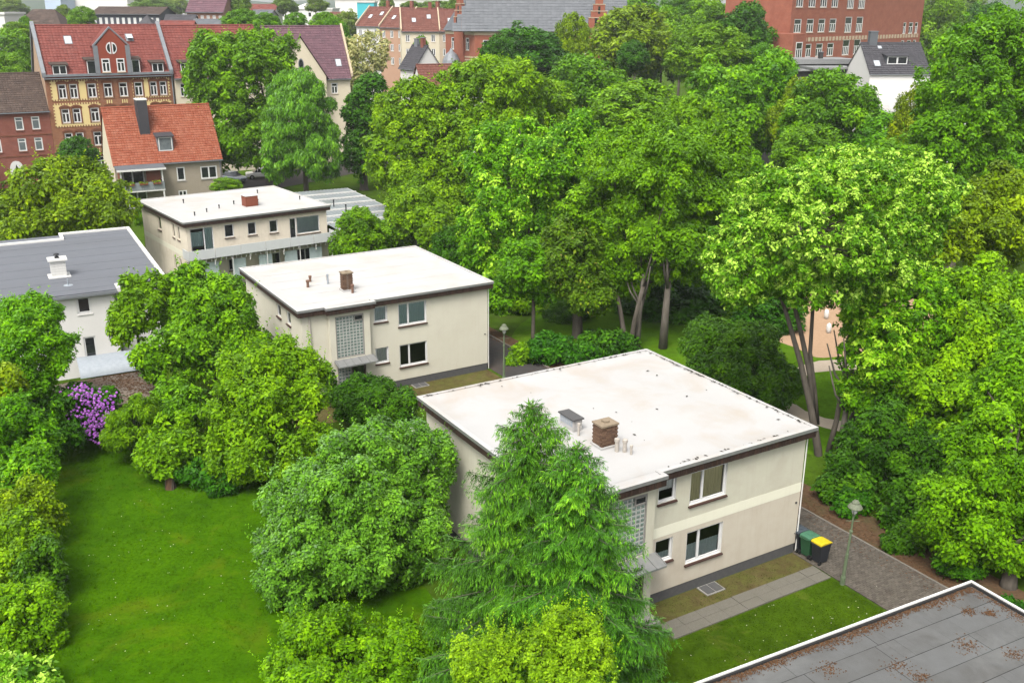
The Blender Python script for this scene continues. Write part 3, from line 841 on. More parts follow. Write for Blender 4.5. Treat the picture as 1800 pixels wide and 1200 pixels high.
cs = [(CD - 2.3, CD - 1.75, 4.3, 5.5), (CD - 3.6, CD - 3.05, 4.3, 5.5), (CD - 2.6, CD - 2.05, 1.4, 2.6), (CD - 4.0, CD - 3.45, 1.4, 2.6), (CD - 7.5, CD - 6.6, 4.3, 5.5)]
w.wall(0, CD, .3, 5.8, cs)
w.X = None
w.quad((0, 0, .3), (0, CD, .3), (0, CD, 5.8), (0, 0, 5.8)); w.quad((0, CD, .3), (-CW, CD, .3), (-CW, CD, 5.8), (0, CD, 5.8))
w.build('wall', 'beige_c', hc)
MB().box(-CW + .02, -.02, .02, CD - .02, -.2, .3).build('plinth', 'plinth', hc)
MB().box(-CW - .006, -CW, .2, CD - .2, 2.95, 3.4).build('painted_band', 'band', hc)
for k, (a, b, c, d, t) in enumerate(cops):
    window(hc, (a + b) / 2, c, b - a, d - c, bars=(.6,) if k in (0,) else ((.5,) if b - a > 1.5 and k != 5 else ()), pane='glass' if k in (0, 5) else 'dark_pane', inset=.12, sill='sill_dark' if k not in (0, 4, 6) else None,
           curtain=[(.06, 1.1, .5, 1.75, 'curtain_teal'), (1.25, 1.95, .05, 2.05, 'curtain_teal')] if k == 0 else ([(.1, 2.2, .05, 1.5, 'blind')] if k == 5 else None))
for (a, b, c, d) in cs:
    window(hc, 0, 0, b - a, d - c, bars=(), rot=-PI / 2, origin=(-CW, CD - (a + b) / 2, c), sill='sill_dark', frame='beige_c')
bs = MB().box(-CW - .45, .2, -1.35, -.003, 3.12, 3.26).build('balcony', 'concrete', hc)
for k in range(6):
    x = -CW - .45 + k * 2.26
    MB().box(x + .01, x + 2.24, -1.40, -1.36, 3.16, 3.98).build('parapet_panel', 'parapet', bs)
MB().box(-CW - .47, -CW - .43, -1.36, -.01, 3.16, 3.98).build('parapet_panel', 'parapet', bs)
MB().box(.16, .20, -1.36, -.01, 3.16, 3.98).build('parapet_panel', 'parapet', bs)
for k in range(9):
    MB().box(-CW + .2 + k * 1.55, -CW + .26 + k * 1.55, -1.3, -1.24, .0 if k % 2 == 0 else 2.55, 3.12).build('balcony_post', 'white_paint', bs)
rp = MB()
for k in range(30):
    rp.box(-CW + .1 + k * .44, -CW + .13 + k * .44, -1.33, -1.30, 2.88, 3.12)
rp.build('hanging_hook', 'white_paint', bs)
for k in range(5):
    MB().box(-11.9 + k * 2.4, -10.7 + k * 2.4, -.9, -.85, .9, 2.7).build('privacy_screen', 'blind', hc)
ZC = flat_roof(hc, CW, CD, None, 'roof_white_b')
ch = MB().box(-6.1, -4.95, 3.6, 4.6, ZC - .1, ZC + .82).build('chimney', 'chim_orange', hc)
MB().box(-6.14, -4.91, 3.56, 4.64, ZC + .82, ZC + .88).build('chimney_cap', 'white_paint', ch)
for (x, y) in ((-11.2, 2.5), (-9.8, 3.4), (-8.3, 4.4), (-6.5, 5.5), (-4.4, 5.0), (-10.0, 8.8), (-2.5, 9.6), (-.6, 4.2)):
    vent(hc, x, y, ZC - .06, .28, .05, 'black', 'black')

# ---------------------------------------------------------------- garage in the foreground
G0 = LA(.62, -8.13)
gar = thing('garage', 'low flat garage with grey bitumen roof and white rim, strewn with brown leaves', 'garage', G0, .484)
GW, GD = 13.4, 11.0
MB().box(-GW + .1, -.1, -GD + .1, -.1, -.1, 2.42).build('wall', 'cream', gar)
MB().box(-GW + .02, -.02, -GD + .02, -.02, 2.42, 2.60).build('roof', 'bitumen_joint', gar)
rim = MB()
rim.box(-GW - .03, .06, -.02, .06, 2.45, 2.76).box(-.02, .06, -GD, -.02, 2.45, 2.76).box(-GW - .03, -GW + .05, -GD, -.02, 2.45, 2.76)
rim.build('roof_rim', 'white_paint', gar, bevel=.01)
ups = MB()
ups.box(-GW + .052, -.022, -.10, -.022, 2.60, 2.70).box(-.10, -.022, -GD, -.102, 2.60, 2.70)
ups.build('upstand', 'bitumen_joint', gar)
rs = random.Random(3)
y = -.12
row = 0
while y > -GD + 1:
    x = -.12
    first = True
    while x > -GW + .1:
        L = rs.uniform(1.2, 3.0) if first else rs.uniform(3.2, 4.4)
        first = False
        L = min(L, x + GW - .06)
        z = 2.612 + rs.uniform(0, .008)
        sh = MB()
        n = 8
        for i in range(n):
            xa, xb = x - L + .012 + (L - .016) * i / n, x - L + .012 + (L - .016) * (i + 1) / n
            sh.quad((xa, y - .985, z + rs.uniform(-.002, .004)), (xb, y - .985, z + rs.uniform(-.002, .004)), (xb, y - .008, z + rs.uniform(0, .006)), (xa, y - .008, z + rs.uniform(0, .006)), 0, min(1, .05 + rs.random()) if i == 0 else sh.t[0])
        sh.build('roof_sheet', 'bitumen', gar)
        x -= L
    y -= 1.0
    row += 1
def litter(name, fn, n, parent, mat='litter', size=(.035, .075), seed=1):
    r_ = random.Random(seed)
    mb = MB()
    for i in range(n):
        x, y, z = fn(r_)
        s_ = r_.uniform(*size)
        a = r_.uniform(0, 2 * PI)
        c, d = math.cos(a) * s_, math.sin(a) * s_
        h = r_.uniform(.006, .03)
        mb.quad((x - c, y - d, z + .004), (x + d * .5, y - c * .5, z + h), (x + c, y + d, z + .008), (x - d * .5, y + c * .5, z + h * .6), 0, r_.random())
    return kind(mb.build(name, mat, parent), 'stuff')
GAR_PATCH = [(-3.4, -2.5, .5), (-6.4, -2.3, .55), (-6.2, -3.0, .35), (-1.6, -1.2, .35), (-8.6, -1.3, .5), (-9.6, -2.4, .35), (-11.4, -1.3, .45), (-4.7, -4.4, .3), (-2.4, -3.6, .4), (-1.0, -1.6, .3), (-10.4, -3.8, .5), (-7.6, -4.6, .4)]
def gl(r_):
    k = r_.random()
    if k < .58:
        u = r_.random()
        return (-GW + .2 + u * (GW - .4), -.12 - abs(r_.gauss(0, .10 + .16 * (.5 + .5 * math.sin(u * 23) * math.sin(u * 9 + 1)))), 2.62 + r_.random() * .02)
    if k < .72:
        return (-.14 - abs(r_.gauss(0, .20)), -.2 - r_.random() * 5, 2.62)
    p = r_.choice(GAR_PATCH)
    return (min(-.15, p[0] + r_.gauss(0, p[2] * .5)), min(-.15, p[1] + r_.gauss(0, p[2] * .4)), 2.622)
litter('leaf_litter', gl, 5200, gar, size=(.02, .05))

# ---------------------------------------------------------------- lamps and bins
def street_lamp(loc, label, lean):
    r = thing('street_lamp', label, 'street lamp', loc, 0, 'green park lamps along the driveway')
    r.rotation_euler = (0, R(lean), 0)
    MB().lathe([(.11, -.05), (.11, .35), (.075, .45), (.07, 1.5), (.055, 1.52), (.05, 2.5), (.075, 2.52), (.075, 2.6), (.042, 2.62), (.038, 3.35)], 10).build('pole', 'lamp_green', r, smooth=False)
    MB().tube([(-.28, 0, 3.05), (.28, 0, 3.05)], .014, 6).build('ladder_bar', 'lamp_green', r)
    c = MB()
    for k in range(3):
        a = k * 2.09
        c.tube([(.03 * math.cos(a), .03 * math.sin(a), 3.25), (.14 * math.cos(a), .14 * math.sin(a), 3.5), (.17 * math.cos(a), .17 * math.sin(a), 3.72)], .014, 5)
    c.build('bracket', 'lamp_green', r)
    MB().lathe([(.05, 3.36), (.11, 3.46), (.12, 3.55), (.10, 3.68)], 12).build('globe', 'lamp_globe', r, smooth=True)
    MB().lathe([(.30, 3.66), (.31, 3.70), (.24, 3.80), (.16, 3.86), (.155, 3.93), (.10, 4.0), (.03, 4.03)], 14).build('lamp_shade', 'lamp_head', r)
    return r
street_lamp(LA(-.15, -2.93), 'green lamp post beside the three bins at the driveway', 2.0)
pl2 = at(886, 572, 60.4)
street_lamp((pl2.x, pl2.y, 0), 'green lamp post on the driveway behind the nearest white roof', 0)
def bin_(u, v, body, lid, label, rot):
    r = thing('wheelie_bin', label, 'bin', LA(u, v, .045), A_YAW + rot, 'wheelie bins at the corner of the nearest house')
    b = MB()
    for (z0, z1, w0, w1, d0, d1) in ((.06, .90, .22, .275, .24, .33), (.90, .96, .29, .29, .345, .345)):
        vs = [(sx * w0, sy * d0, z0) for sx, sy in ((-1, -1), (1, -1), (1, 1), (-1, 1))] + [(sx * w1, sy * d1, z1) for sx, sy in ((-1, -1), (1, -1), (1, 1), (-1, 1))]
        b.add(vs, [(3, 2, 1, 0), (4, 5, 6, 7), (0, 1, 5, 4), (1, 2, 6, 5), (2, 3, 7, 6), (3, 0, 4, 7)])
    b.build('body', body, r, bevel=.018)
    l = MB().profile_x([(-.37, .963), (-.375, 1.0), (-.20, 1.055), (.20, 1.07), (.34, 1.05), (.36, .963)], -.30, .30).build('lid', lid, r, bevel=.02)
    MB().box(-.14, .14, -.10, .12, 1.068, 1.078).build('lid_panel', lid, l)
    MB().tube([(-.24, .36, .93), (-.24, .43, .97), (.24, .43, .97), (.24, .36, .93)], .016, 6).build('handle', body, r)
    for s_ in (-1, 1):
        wm = MB(); wm.X = Matrix.Translation((s_ * .25, .27, .10)) @ Matrix.Rotation(PI / 2, 4, 'Y')
        wm.lathe([(.10, -.03), (.10, .03)], 12); wm.build('wheel', 'tyre', r)
    return r
bin_(.36, -1.18, 'bin_black', 'bin_yellow', 'black wheelie bin with yellow lid', PI / 2)
bin_(.34, -.54, 'bin_green', 'bin_greenlid', 'green wheelie bin between the two dark ones', PI / 2 + .03)
bin_(.33, .10, 'bin_black', 'bin_blacklid', 'dark wheelie bin with slate lid against the house corner', PI / 2 - .02)

# ---------------------------------------------------------------- grey-roofed house on the left
D_E, D_YAW = Vector((-23.9, 64.6, 0)), .50
DW, DD = 24, 15.6
hd = thing('grey_roofed_house', 'pale house with grey sheet roof and white rim at the left edge', 'house', D_E, D_YAW)
ex = -3.1
dops = [(-5.4, -4.55, 4.3, 5.4), (-5.3, -4.55, .5, 2.7)]
w = MB()
w.wall(-DW, ex, 0, 5.55, dops, y=-1.0)
w.quad((ex, -1.0, 0), (ex, 0, 0), (ex, 0, 5.55), (ex, -1.0, 5.55))
w.wall(ex, 0, 0, 5.6, [(-2.3, -1.3, 4.0, 5.2)], y=0)
w.quad((0, 0, 0), (0, DD, 0), (0, DD, 5.9), (0, 0, 5.6)); w.quad((0, DD, 0), (-DW, DD, 0), (-DW, DD, 5.9), (0, DD, 5.9))
w.build('wall', 'white_far', hd)
window(hd, -4.975, 4.3, .85, 1.1, y=-1.0, bars=(), sill='white_paint', fw=.12, sill_out=.05)
window(hd, -4.925, .5, .75, 2.2, y=-1.0, bars=(), sill=None, fw=.1)
window(hd, -1.8, 4.0, 1.0, 1.2, y=0, bars=())
rt = lambda y_: 5.72 + (y_ + 1.3) * .022
def rslab(mb, x0, x1, y0, y1, up, th, mi=0):
    mb.add([(x0, y0, rt(y0) + up - th), (x1, y0, rt(y0) + up - th), (x1, y1, rt(y1) + up - th), (x0, y1, rt(y1) + up - th),
            (x0, y0, rt(y0) + up), (x1, y0, rt(y0) + up), (x1, y1, rt(y1) + up), (x0, y1, rt(y1) + up)],
           [(3, 2, 1, 0), (4, 5, 6, 7), (0, 1, 5, 4), (1, 2, 6, 5), (2, 3, 7, 6), (3, 0, 4, 7)], mi, 0)
sl = MB(); rslab(sl, -DW - .2, .25, -.25, DD + .2, -.02, .15); rslab(sl, -DW - .2, ex + .2, -1.25, -.25, -.02, .15)
sl.build('roof', 'slate_dark', hd)
y = -1.25
k = 0
while y < DD:
    y1 = min(y + 1.05, DD + .2)
    s_ = MB(); rslab(s_, -DW - .2, (ex + .2) if y < -.3 else .25, y + .012, y1 - .004, .012 + (k % 2) * .008, .03)
    s_.t = [.1 + random.random() * .6] * len(s_.f)
    s_.build('roof_sheet', 'slate_sheet', hd)
    y = y1; k += 1
rm = MB()
rslab(rm, .22, .46, -.3, DD + .45, .16, .32); rslab(rm, -4.6, .22, DD + .2, DD + .45, .16, .32); rslab(rm, -DW - .2, -4.6, DD - 1.6, DD - 1.35, .16, .32)
rslab(rm, -4.82, -4.58, DD - 1.35, DD + .45, .16, .32); rslab(rm, ex + .2, ex + .42, -1.3, -.2, .12, .3)
rm.build('roof_rim', 'white_paint', hd)
MB().box(-DW - .2, ex + .2, -1.40, -1.27, 5.50, 5.68).box(ex + .45, .3, -.40, -.27, 5.52, 5.70).build('gutter', 'lead', hd)
MB().tube([(-2.9, -.15, 5.5), (-2.9, -.15, .0)], .05, 8).build('downpipe', 'lead', hd)
cz = rt(3.5)
dc = MB().box(-6.35, -5.45, 3.3, 4.1, cz - .1, cz + 1.12).build('chimney', 'mortar', hd)
cb = []
for k in range(3):
    o = MB().box(-.11, .11, 0, .02, 0, .16, 0, 0).build('brick', 'white_paint', None); cb.append(o.data); bpy.data.objects.remove(o)
for r_ in range(6):
    for (ax, ay, dx, dy, L, rr) in ((-6.35, 3.3, 1, 0, .9, 0), (-5.45, 3.3, 0, 1, .8, PI / 2), (-6.35, 4.1, 0, -1, .8, -PI / 2)):
        n = 4
        for i in range(n):
            p = (i + .5) * L / n
            link('brick', cb[(i + r_) % 3], dc, (ax + dx * p + dy * .02, ay + dy * p - dx * .02, cz + .05 + r_ * .178), rr)
MB().box(-6.5, -5.3, 3.15, 4.25, cz + 1.13, cz + 1.24).build('chimney_cap', 'white_paint', dc)
MB().lathe([(.14, cz + 1.24), (.14, cz + 1.36), (.08, cz + 1.38), (.08, cz + 1.46), (.2, cz + 1.47), (.16, cz + 1.56), (.02, cz + 1.6)], 10, (-5.9, 3.7)).build('cowl', 'black', dc)
MB().box(-6.6, -5.2, 3.05, 4.35, cz - .08, cz + .05).build('flashing', 'white_paint', dc)
MB().lathe([(.3, rt(1) - .05), (.3, rt(1) + .03), (.05, rt(1) + .05), (.05, rt(1) + .45)], 10, (-5.6, 1.0)).build('vent_pipe', 'pipe_grey', hd)
sp = MB().add([(-12.4, 8.6, rt(8.6) + .1), (-10.2, 8.6, rt(8.6) + .1), (-10.2, 10.4, rt(10.4) + .75), (-12.4, 10.4, rt(10.4) + .75), (-12.4, 8.6, rt(8.6) + .05), (-10.2, 8.6, rt(8.6) + .05), (-10.2, 10.4, rt(10.4) + .7), (-12.4, 10.4, rt(10.4) + .7)],
         [(0, 1, 2, 3), (7, 6, 5, 4), (0, 4, 5, 1), (1, 5, 6, 2), (2, 6, 7, 3), (3, 7, 4, 0)])
sp.box(-12.2, -12.1, 10.2, 10.3, rt(10) - .05, rt(10.4) + .68).box(-10.5, -10.4, 10.2, 10.3, rt(10) - .05, rt(10.4) + .68).build('roof_panel', 'solar', hd)
# curved awning over the garden door
aw = MB()
N = 10
for i in range(N):
    a0, a1 = PI * (.08 + .42 * i / N), PI * (.08 + .42 * (i + 1) / N)
    f = lambda a: (-1.02 - 1.7 * math.cos(a), .2 + 1.2 * math.sin(a))
    (ya, za), (yb, zb) = f(a0), f(a1)
    aw.quad((-5.9, ya, za), (-2.2, ya, za), (-2.2, yb, zb), (-5.9, yb, zb)); aw.quad((-2.2, ya, za - .03), (-5.9, ya, za - .03), (-5.9, yb, zb - .03), (-2.2, yb, zb - .03))
aw.build('awning', 'pipe_grey', hd)
# garden shed with a leaf covered roof
P1 = ground_at(120, 672, 2.2); P2 = ground_at(278, 690, 2.2)
sy = math.atan2(P2.y - P1.y, P2.x - P1.x)
sx0 = ground_at(196, 712, 2.0)
SH = thing('garden_shed', 'dark garden shed with a low brown leaf-strewn roof behind the purple shrub', 'shed', (sx0.x, sx0.y, 0), .50)
MB().box(-2.3, 2.3, .3, 4.6, 0, 2.0).build('wall', 'dark_timber', SH)
srf = MB()
srf.add([(-2.7, 0, 1.95), (2.7, 0, 1.95), (2.7, 5.0, 1.95), (-2.7, 5.0, 1.95), (0, 1.6, 2.55), (0, 3.4, 2.55), (-2.7, 0, 1.87), (2.7, 0, 1.87), (2.7, 5, 1.87), (-2.7, 5, 1.87)],
        [(0, 1, 4), (1, 2, 5, 4), (2, 3, 5), (3, 0, 4, 5), (0, 6, 7, 1), (1, 7, 8, 2), (2, 8, 9, 3), (3, 9, 6, 0), (9, 8, 7, 6)])
M['shed_roof'] = surf('shed_roof_felt', (.27, .225, .185), (.18, .145, .118), 3, .95, .1, stain=(.14, .065, .03), stain_scale=.5, stain_amt=.8, bump=.4, bump_scale=12)
srf.build('roof', 'shed_roof', SH)
def shl(r_):
    x = r_.uniform(-2.6, 2.6); y_ = r_.uniform(.1, 4.9)
    if r_.random() < .6: x = abs(x)
    z = 1.95 + .6 * min((2.7 - abs(x)) / 2.7, y_ / 1.6, (5 - y_) / 1.6, 1)
    return (x, y_, z + .01)
litter('leaf_litter', shl, 1200, SH, size=(.04, .09), seed=5)

# dark debris lying along the roof edges of the nearest house
def deb(r_):
    k = r_.random()
    W, D = 12.79, 11.27
    if k < .45:
        return (.12 - abs(r_.gauss(0, .07)), r_.uniform(.2, D), ZA + .004)
    if k < .7:
        return (r_.uniform(-W, 0), D + .13 - abs(r_.gauss(0, .06)), ZA + .004)
    if k < .85:
        return (r_.uniform(-8, -1), -.12 + abs(r_.gauss(0, .05)), ZA + .004)
    return (r_.uniform(-W + 1, -.4), r_.uniform(.4, D - .4), ZA - .085)
M['moss'] = surf('dark_moss', (.035, .03, .024), (.06, .05, .035), 20, .95, .1)
dq = litter('roof_debris', deb, 170, house_a, 'moss', (.03, .11), 21)

# ---------------------------------------------------------------- foliage
M['leaf_lime'] = leaf_mat('lime_leaf', [(0, (0.043, 0.119, 0.0021)), (.45, (0.109, 0.251, 0.0034)), (.8, (0.195, 0.378, 0.0048)), (1, (0.348, 0.510, 0.0273))])
M['leaf_bright'] = leaf_mat('bright_yellow_green_leaf', [(0, (0.051, 0.130, 0.0035)), (.45, (0.140, 0.297, 0.0070)), (.8, (0.232, 0.430, 0.0132)), (1, (0.336, 0.519, 0.0440))])
M['leaf_yellow'] = leaf_mat('yellowish_leaf', [(0, (0.056, 0.101, 0.0017)), (.45, (0.137, 0.227, 0.0030)), (.8, (0.243, 0.348, 0.0042)), (1, (0.355, 0.426, 0.0168))])
M['leaf_mid'] = leaf_mat('mid_green_leaf', [(0, (0.041, 0.112, 0.0022)), (.45, (0.097, 0.230, 0.0031)), (.8, (0.172, 0.348, 0.0046)), (1, (0.276, 0.469, 0.0152))])
M['leaf_ash'] = leaf_mat('ash_leaf', [(0, (0.045, 0.119, 0.0019)), (.45, (0.110, 0.254, 0.0030)), (.8, (0.204, 0.387, 0.0045)), (1, (0.407, 0.583, 0.0451))])
M['leaf_olive'] = leaf_mat('olive_leaf', [(0, (0.031, 0.077, 0.0033)), (.45, (0.069, 0.154, 0.0046)), (.8, (0.116, 0.226, 0.0067)), (1, (0.148, 0.145, 0.0211))])
M['leaf_grey'] = leaf_mat('grey_green_leaf', [(0, (0.047, 0.120, 0.0064)), (.45, (0.103, 0.239, 0.0121)), (.8, (0.183, 0.365, 0.0194)), (1, (0.311, 0.529, 0.0458))], .35, .15)
M['leaf_dark'] = leaf_mat('dark_green_leaf', [(0, (0.015, 0.055, 0.0026)), (.45, (0.035, 0.114, 0.0038)), (.8, (0.065, 0.177, 0.0052)), (1, (0.100, 0.245, 0.0112))], .32)
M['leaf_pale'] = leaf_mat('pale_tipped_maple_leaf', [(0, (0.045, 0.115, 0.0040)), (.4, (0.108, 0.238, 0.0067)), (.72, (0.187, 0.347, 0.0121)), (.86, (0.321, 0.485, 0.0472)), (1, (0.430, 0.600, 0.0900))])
M['leaf_blossom'] = leaf_mat('cream_blossom_leaf', [(0, (0.136, 0.162, 0.0470)), (.45, (0.303, 0.293, 0.1149)), (.8, (0.481, 0.439, 0.2195)), (1, (0.627, 0.575, 0.3553))])
M['leaf_spruce'] = leaf_mat('spruce_needle', [(0, (0.021, 0.079, 0.0059)), (.45, (0.045, 0.167, 0.0083)), (.8, (0.092, 0.282, 0.0119)), (1, (0.171, 0.414, 0.0178))], .3, .1)
M['leaf_far'] = leaf_mat('far_leaf', [(0, (0.057, 0.110, 0.0124)), (.45, (0.113, 0.195, 0.0200)), (.8, (0.191, 0.294, 0.0267)), (1, (0.278, 0.377, 0.0400))])
M['needle'] = M['leaf_spruce']

def unit(a):
    return a / np.maximum(np.linalg.norm(a, axis=-1, keepdims=True), 1e-9)
def leaf_quads(P, N, L, W, rng, droop=.2, A=None):
    n = len(P)
    if A is None:
        A = rng.normal(size=(n, 3))
        A = A - N * (A * N).sum(1, keepdims=True)
    A = unit(unit(A) + np.array([0, 0, -droop]))
    S = unit(np.cross(N, A))
    Nn = np.cross(A, S)
    L = np.broadcast_to(np.asarray(L), (n,))[:, None]
    W = np.broadcast_to(np.asarray(W), (n,))[:, None]
    V = np.empty((n, 4, 3))
    V[:, 0] = P
    V[:, 1] = P + A * L * .45 + S * W * .5 + Nn * L * .08
    V[:, 2] = P + A * L - Nn * L * .05
    V[:, 3] = P + A * L * .45 - S * W * .5 + Nn * L * .08
    return V
def quad_mesh(name, V, T, mat):
    n = len(V)
    me = bpy.data.meshes.new(name)
    me.vertices.add(n * 4)
    me.vertices.foreach_set('co', V.reshape(-1).astype(np.float32))
    me.loops.add(n * 4)
    me.loops.foreach_set('vertex_index', np.arange(n * 4, dtype=np.int32))
    me.polygons.add(n)
    me.polygons.foreach_set('loop_start', np.arange(0, n * 4, 4, dtype=np.int32))
    a = me.attributes.new('tint', 'FLOAT', 'FACE')
    a.data.foreach_set('value', np.clip(T, 0, 1).astype(np.float32))
    me.materials.append(M[mat] if isinstance(mat, str) else mat)
    me.update(calc_edges=True)
    me.validate()
    return me
STAT = [0]
def crown_arrays(ells, rng, leaf, lobe_r, lai=1.5, droop=.25, base=.38, spread=.17, shoots=.0, tip=0, aspect=.55, zmin=.15, view=None, floor=.05, core=True, upright=0, spikes=0, caps=0, spike_len=1):
    """ells: list of (centre(3), radii(3)); leaves sit on many small lobes spread over the ellipsoids' surface"""
    Vs, Ts, lobes = [], [], []
    for ei, (c, r) in enumerate(ells):
        c, r = np.array(c), np.array(r)
        area = 4 * PI * ((r[0] * r[1]) ** 1.6 / 3 + (r[0] * r[2]) ** 1.6 / 3 + (r[1] * r[2]) ** 1.6 / 3) ** (1 / 1.6)
        nl = max(8, int(area / (PI * lobe_r ** 2) * 1.75))
        d = unit(rng.normal(size=(nl, 3)))
        lr = lobe_r * rng.uniform(.55, 1.3, nl)
        rad = rng.uniform(.72, 1.0, nl) ** .7 + rng.normal(0, .06, nl)
        ph = rng.uniform(0, 6.28, (5, 3)); am = rng.uniform(1.6, 4.2, (5, 3))     # the crown bulges and has bays
        rad *= 1 + .055 * sum(np.sin(d[:, 0] * am[k, 0] + ph[k, 0]) * np.sin(d[:, 1] * am[k, 1] + ph[k, 1]) + np.sin(d[:, 2] * am[k, 2] * 1.3 + ph[k, 2]) * .6 for k in range(5))
        out = rng.random(nl) < .16                                               # single sprays that stick out
        rad = np.where(out, rng.uniform(.98, 1.16, nl), rad)
        lr = np.where(out, lr * .5, lr)
        C = c + d * (r - lr[:, None] * .55) * rad[:, None]
        keep = C[:, 2] > zmin
        for ej, (c2, r2) in enumerate(ells):
            if ej != ei:
                k2 = keep & ((((C - np.array(c2)) / np.array(r2)) ** 2).sum(1) > .55)
                keep = k2 if k2.any() else keep
        if view is not None:
            face = (d * view).sum(1)
            keep &= ~((face < -.2) & (rng.random(nl) < .65))
        C, d, lr = C[keep], d[keep], lr[keep]
        if not len(C):
            continue
        lobes.append(np.c_[C, lr])
        nper = np.maximum(6, (4 * PI * lr ** 2 * .36 * lai / (.5 * leaf * leaf * aspect)).astype(int))
        idx = np.repeat(np.arange(len(C)), nper)
        n = len(idx)
        q = unit(rng.normal(size=(n, 3)) + d[idx] * .75 + np.array([0, 0, .35]))
        rr = lr[idx] * (rng.uniform(.25, 1.0, n) ** .45) * rng.uniform(.85, 1.12, n)
        P = C[idx] + q * rr[:, None] * np.array([.92, .92, .95])
        N = unit(q + np.array([0, 0, .55]) + rng.normal(size=(n, 3)) * .55)
        A = q * .5 + rng.normal(size=(n, 3)) * .7 + np.array([0, 0, upright])
        A = A - N * (A * N).sum(1, keepdims=True)
        L = leaf * np.clip(rng.lognormal(-.08, .32, n), .45, 1.7)
        lt = rng.normal(0, spread * 1.1, len(C))
        t = base + lt[idx] + rng.normal(0, spread * .68, n)
        if shoots:                                            # young shoots: whole sprays at the branch ends
            young = rng.random(len(C)) < shoots
            t += np.where(young[idx] & (rr > lr[idx] * .7), .28, 0)
        t = np.clip(t, 0, .8)
        if tip:
            w_ = rng.random(n) < tip
            t = np.where(w_ & (rr > lr[idx] * .72), rng.uniform(.85, 1, n), t)
        if caps:                                              # paler tint on the upper left, camera-facing leaves of some sprays
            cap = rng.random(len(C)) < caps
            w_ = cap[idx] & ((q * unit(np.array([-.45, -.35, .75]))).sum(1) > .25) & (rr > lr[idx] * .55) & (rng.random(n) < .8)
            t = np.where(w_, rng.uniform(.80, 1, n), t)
        keepz = P[:, 2] > floor
        Vs.append(leaf_quads(P[keepz], N[keepz], L[keepz], L[keepz] * aspect, rng, droop, A[keepz])); Ts.append(t[keepz])
        if spikes:                                            # single upright shoots
            ns = int(spikes * area / 12) + 1
            j = rng.permutation(len(C))[:ns]
            j = j[d[j, 2] > -.1]
            ln = lobe_r * rng.uniform(.9, 2.0, len(j)) * spike_len
            m = np.maximum(5, (ln / leaf * 2.6).astype(int))
            ix = np.repeat(np.arange(len(j)), m)
            f = np.concatenate([np.linspace(0, 1, k) for k in m]) if len(m) else np.zeros(0)
            dirn = unit(d[j] * .45 + np.array([0, 0, .8]) + rng.normal(size=(len(j), 3)) * .22)
            P2 = C[j][ix] + dirn[ix] * (lr[j][ix] * .5 + ln[ix] * f)[:, None] + rng.normal(0, 1, (len(ix), 3)) * (leaf * .35 * (1.1 - f))[:, None]
            A2 = rng.normal(size=(len(ix), 3)) + dirn[ix] * .7
            L2 = leaf * rng.uniform(.7, 1.15, len(ix)) * (1 - .35 * f)
            Vs.append(leaf_quads(P2, unit(rng.normal(size=(len(ix), 3)) * .7 + np.array([0, -.3, .6])), L2, L2 * aspect, rng, droop, A2)); Ts.append(np.clip(rng.normal(base + .2, spread, len(ix)), 0, .8))
        if core:
            m = int(area * .5 / (leaf * leaf * 4 * .5))
            q = unit(rng.normal(size=(m, 3)))
            P = c + q * r * rng.uniform(.35, .66, m)[:, None]
            k = P[:, 2] > floor + .05
            L = leaf * 1.7 * rng.uniform(.7, 1.2, m)
            Vs.append(leaf_quads(P[k], unit(q + rng.normal(size=(m, 3)) * .8)[k], L[k], L[k] * .7, rng, droop)); Ts.append(np.clip(rng.normal(.25, .12, k.sum()), 0, .8))
    V = np.concatenate(Vs); T = np.concatenate(Ts)
    STAT[0] += len(V)
    return V, T, np.concatenate(lobes)

def limb_mesh(name, parent, base_r, fork, targets, rng, mat, stems=1, lean=None, sides=7):
    """tapered stems from the ground that divide into limbs reaching for the crown's lobes"""
    mb = MB()
    roots = []
    for s_ in range(stems):
        a = 2 * PI * s_ / stems + rng.uniform(0, 1)
        o = Vector((math.cos(a), math.sin(a), 0)) * base_r * (1.1 if stems > 1 else 0)
        top = Vector((o.x * (5 if stems > 1 else 0) + rng.normal(0, .1), o.y * (5 if stems > 1 else 0) + rng.normal(0, .1), fork * rng.uniform(.9, 1.1)))
        if lean is not None:
            top += Vector(lean)
        mid = o.lerp(top, .45) + Vector((rng.normal(0, .06), rng.normal(0, .06), 0))
        r0 = base_r * (1 if stems == 1 else .72)
        mb.tube([o + Vector((0, 0, -.3)), o + Vector((0, 0, .25)), mid, top], [r0 * 1.35, r0 * 1.05, r0 * .88, r0 * .72], sides + 2)
        roots.append((top, r0 * .7))
    for i, tg in enumerate(targets):
        tg = Vector(tg)
        top, r0 = min(roots, key=lambda q: (q[0].xy - tg.xy).length + rng.uniform(0, .5))
        m1 = top.lerp(tg, .35) + Vector((rng.normal(0, .2), rng.normal(0, .2), abs(tg.z - top.z) * .10))
        m2 = top.lerp(tg, .7) + Vector((rng.normal(0, .25), rng.normal(0, .25), abs(tg.z - top.z) * .06))
        r = r0 * rng.uniform(.35, .62)
        mb.tube([top - Vector((0, 0, .1)), m1, m2, tg], [r, r * .72, r * .45, r * .14], sides - 1)
    return mb.build(name, mat, parent, smooth=True)

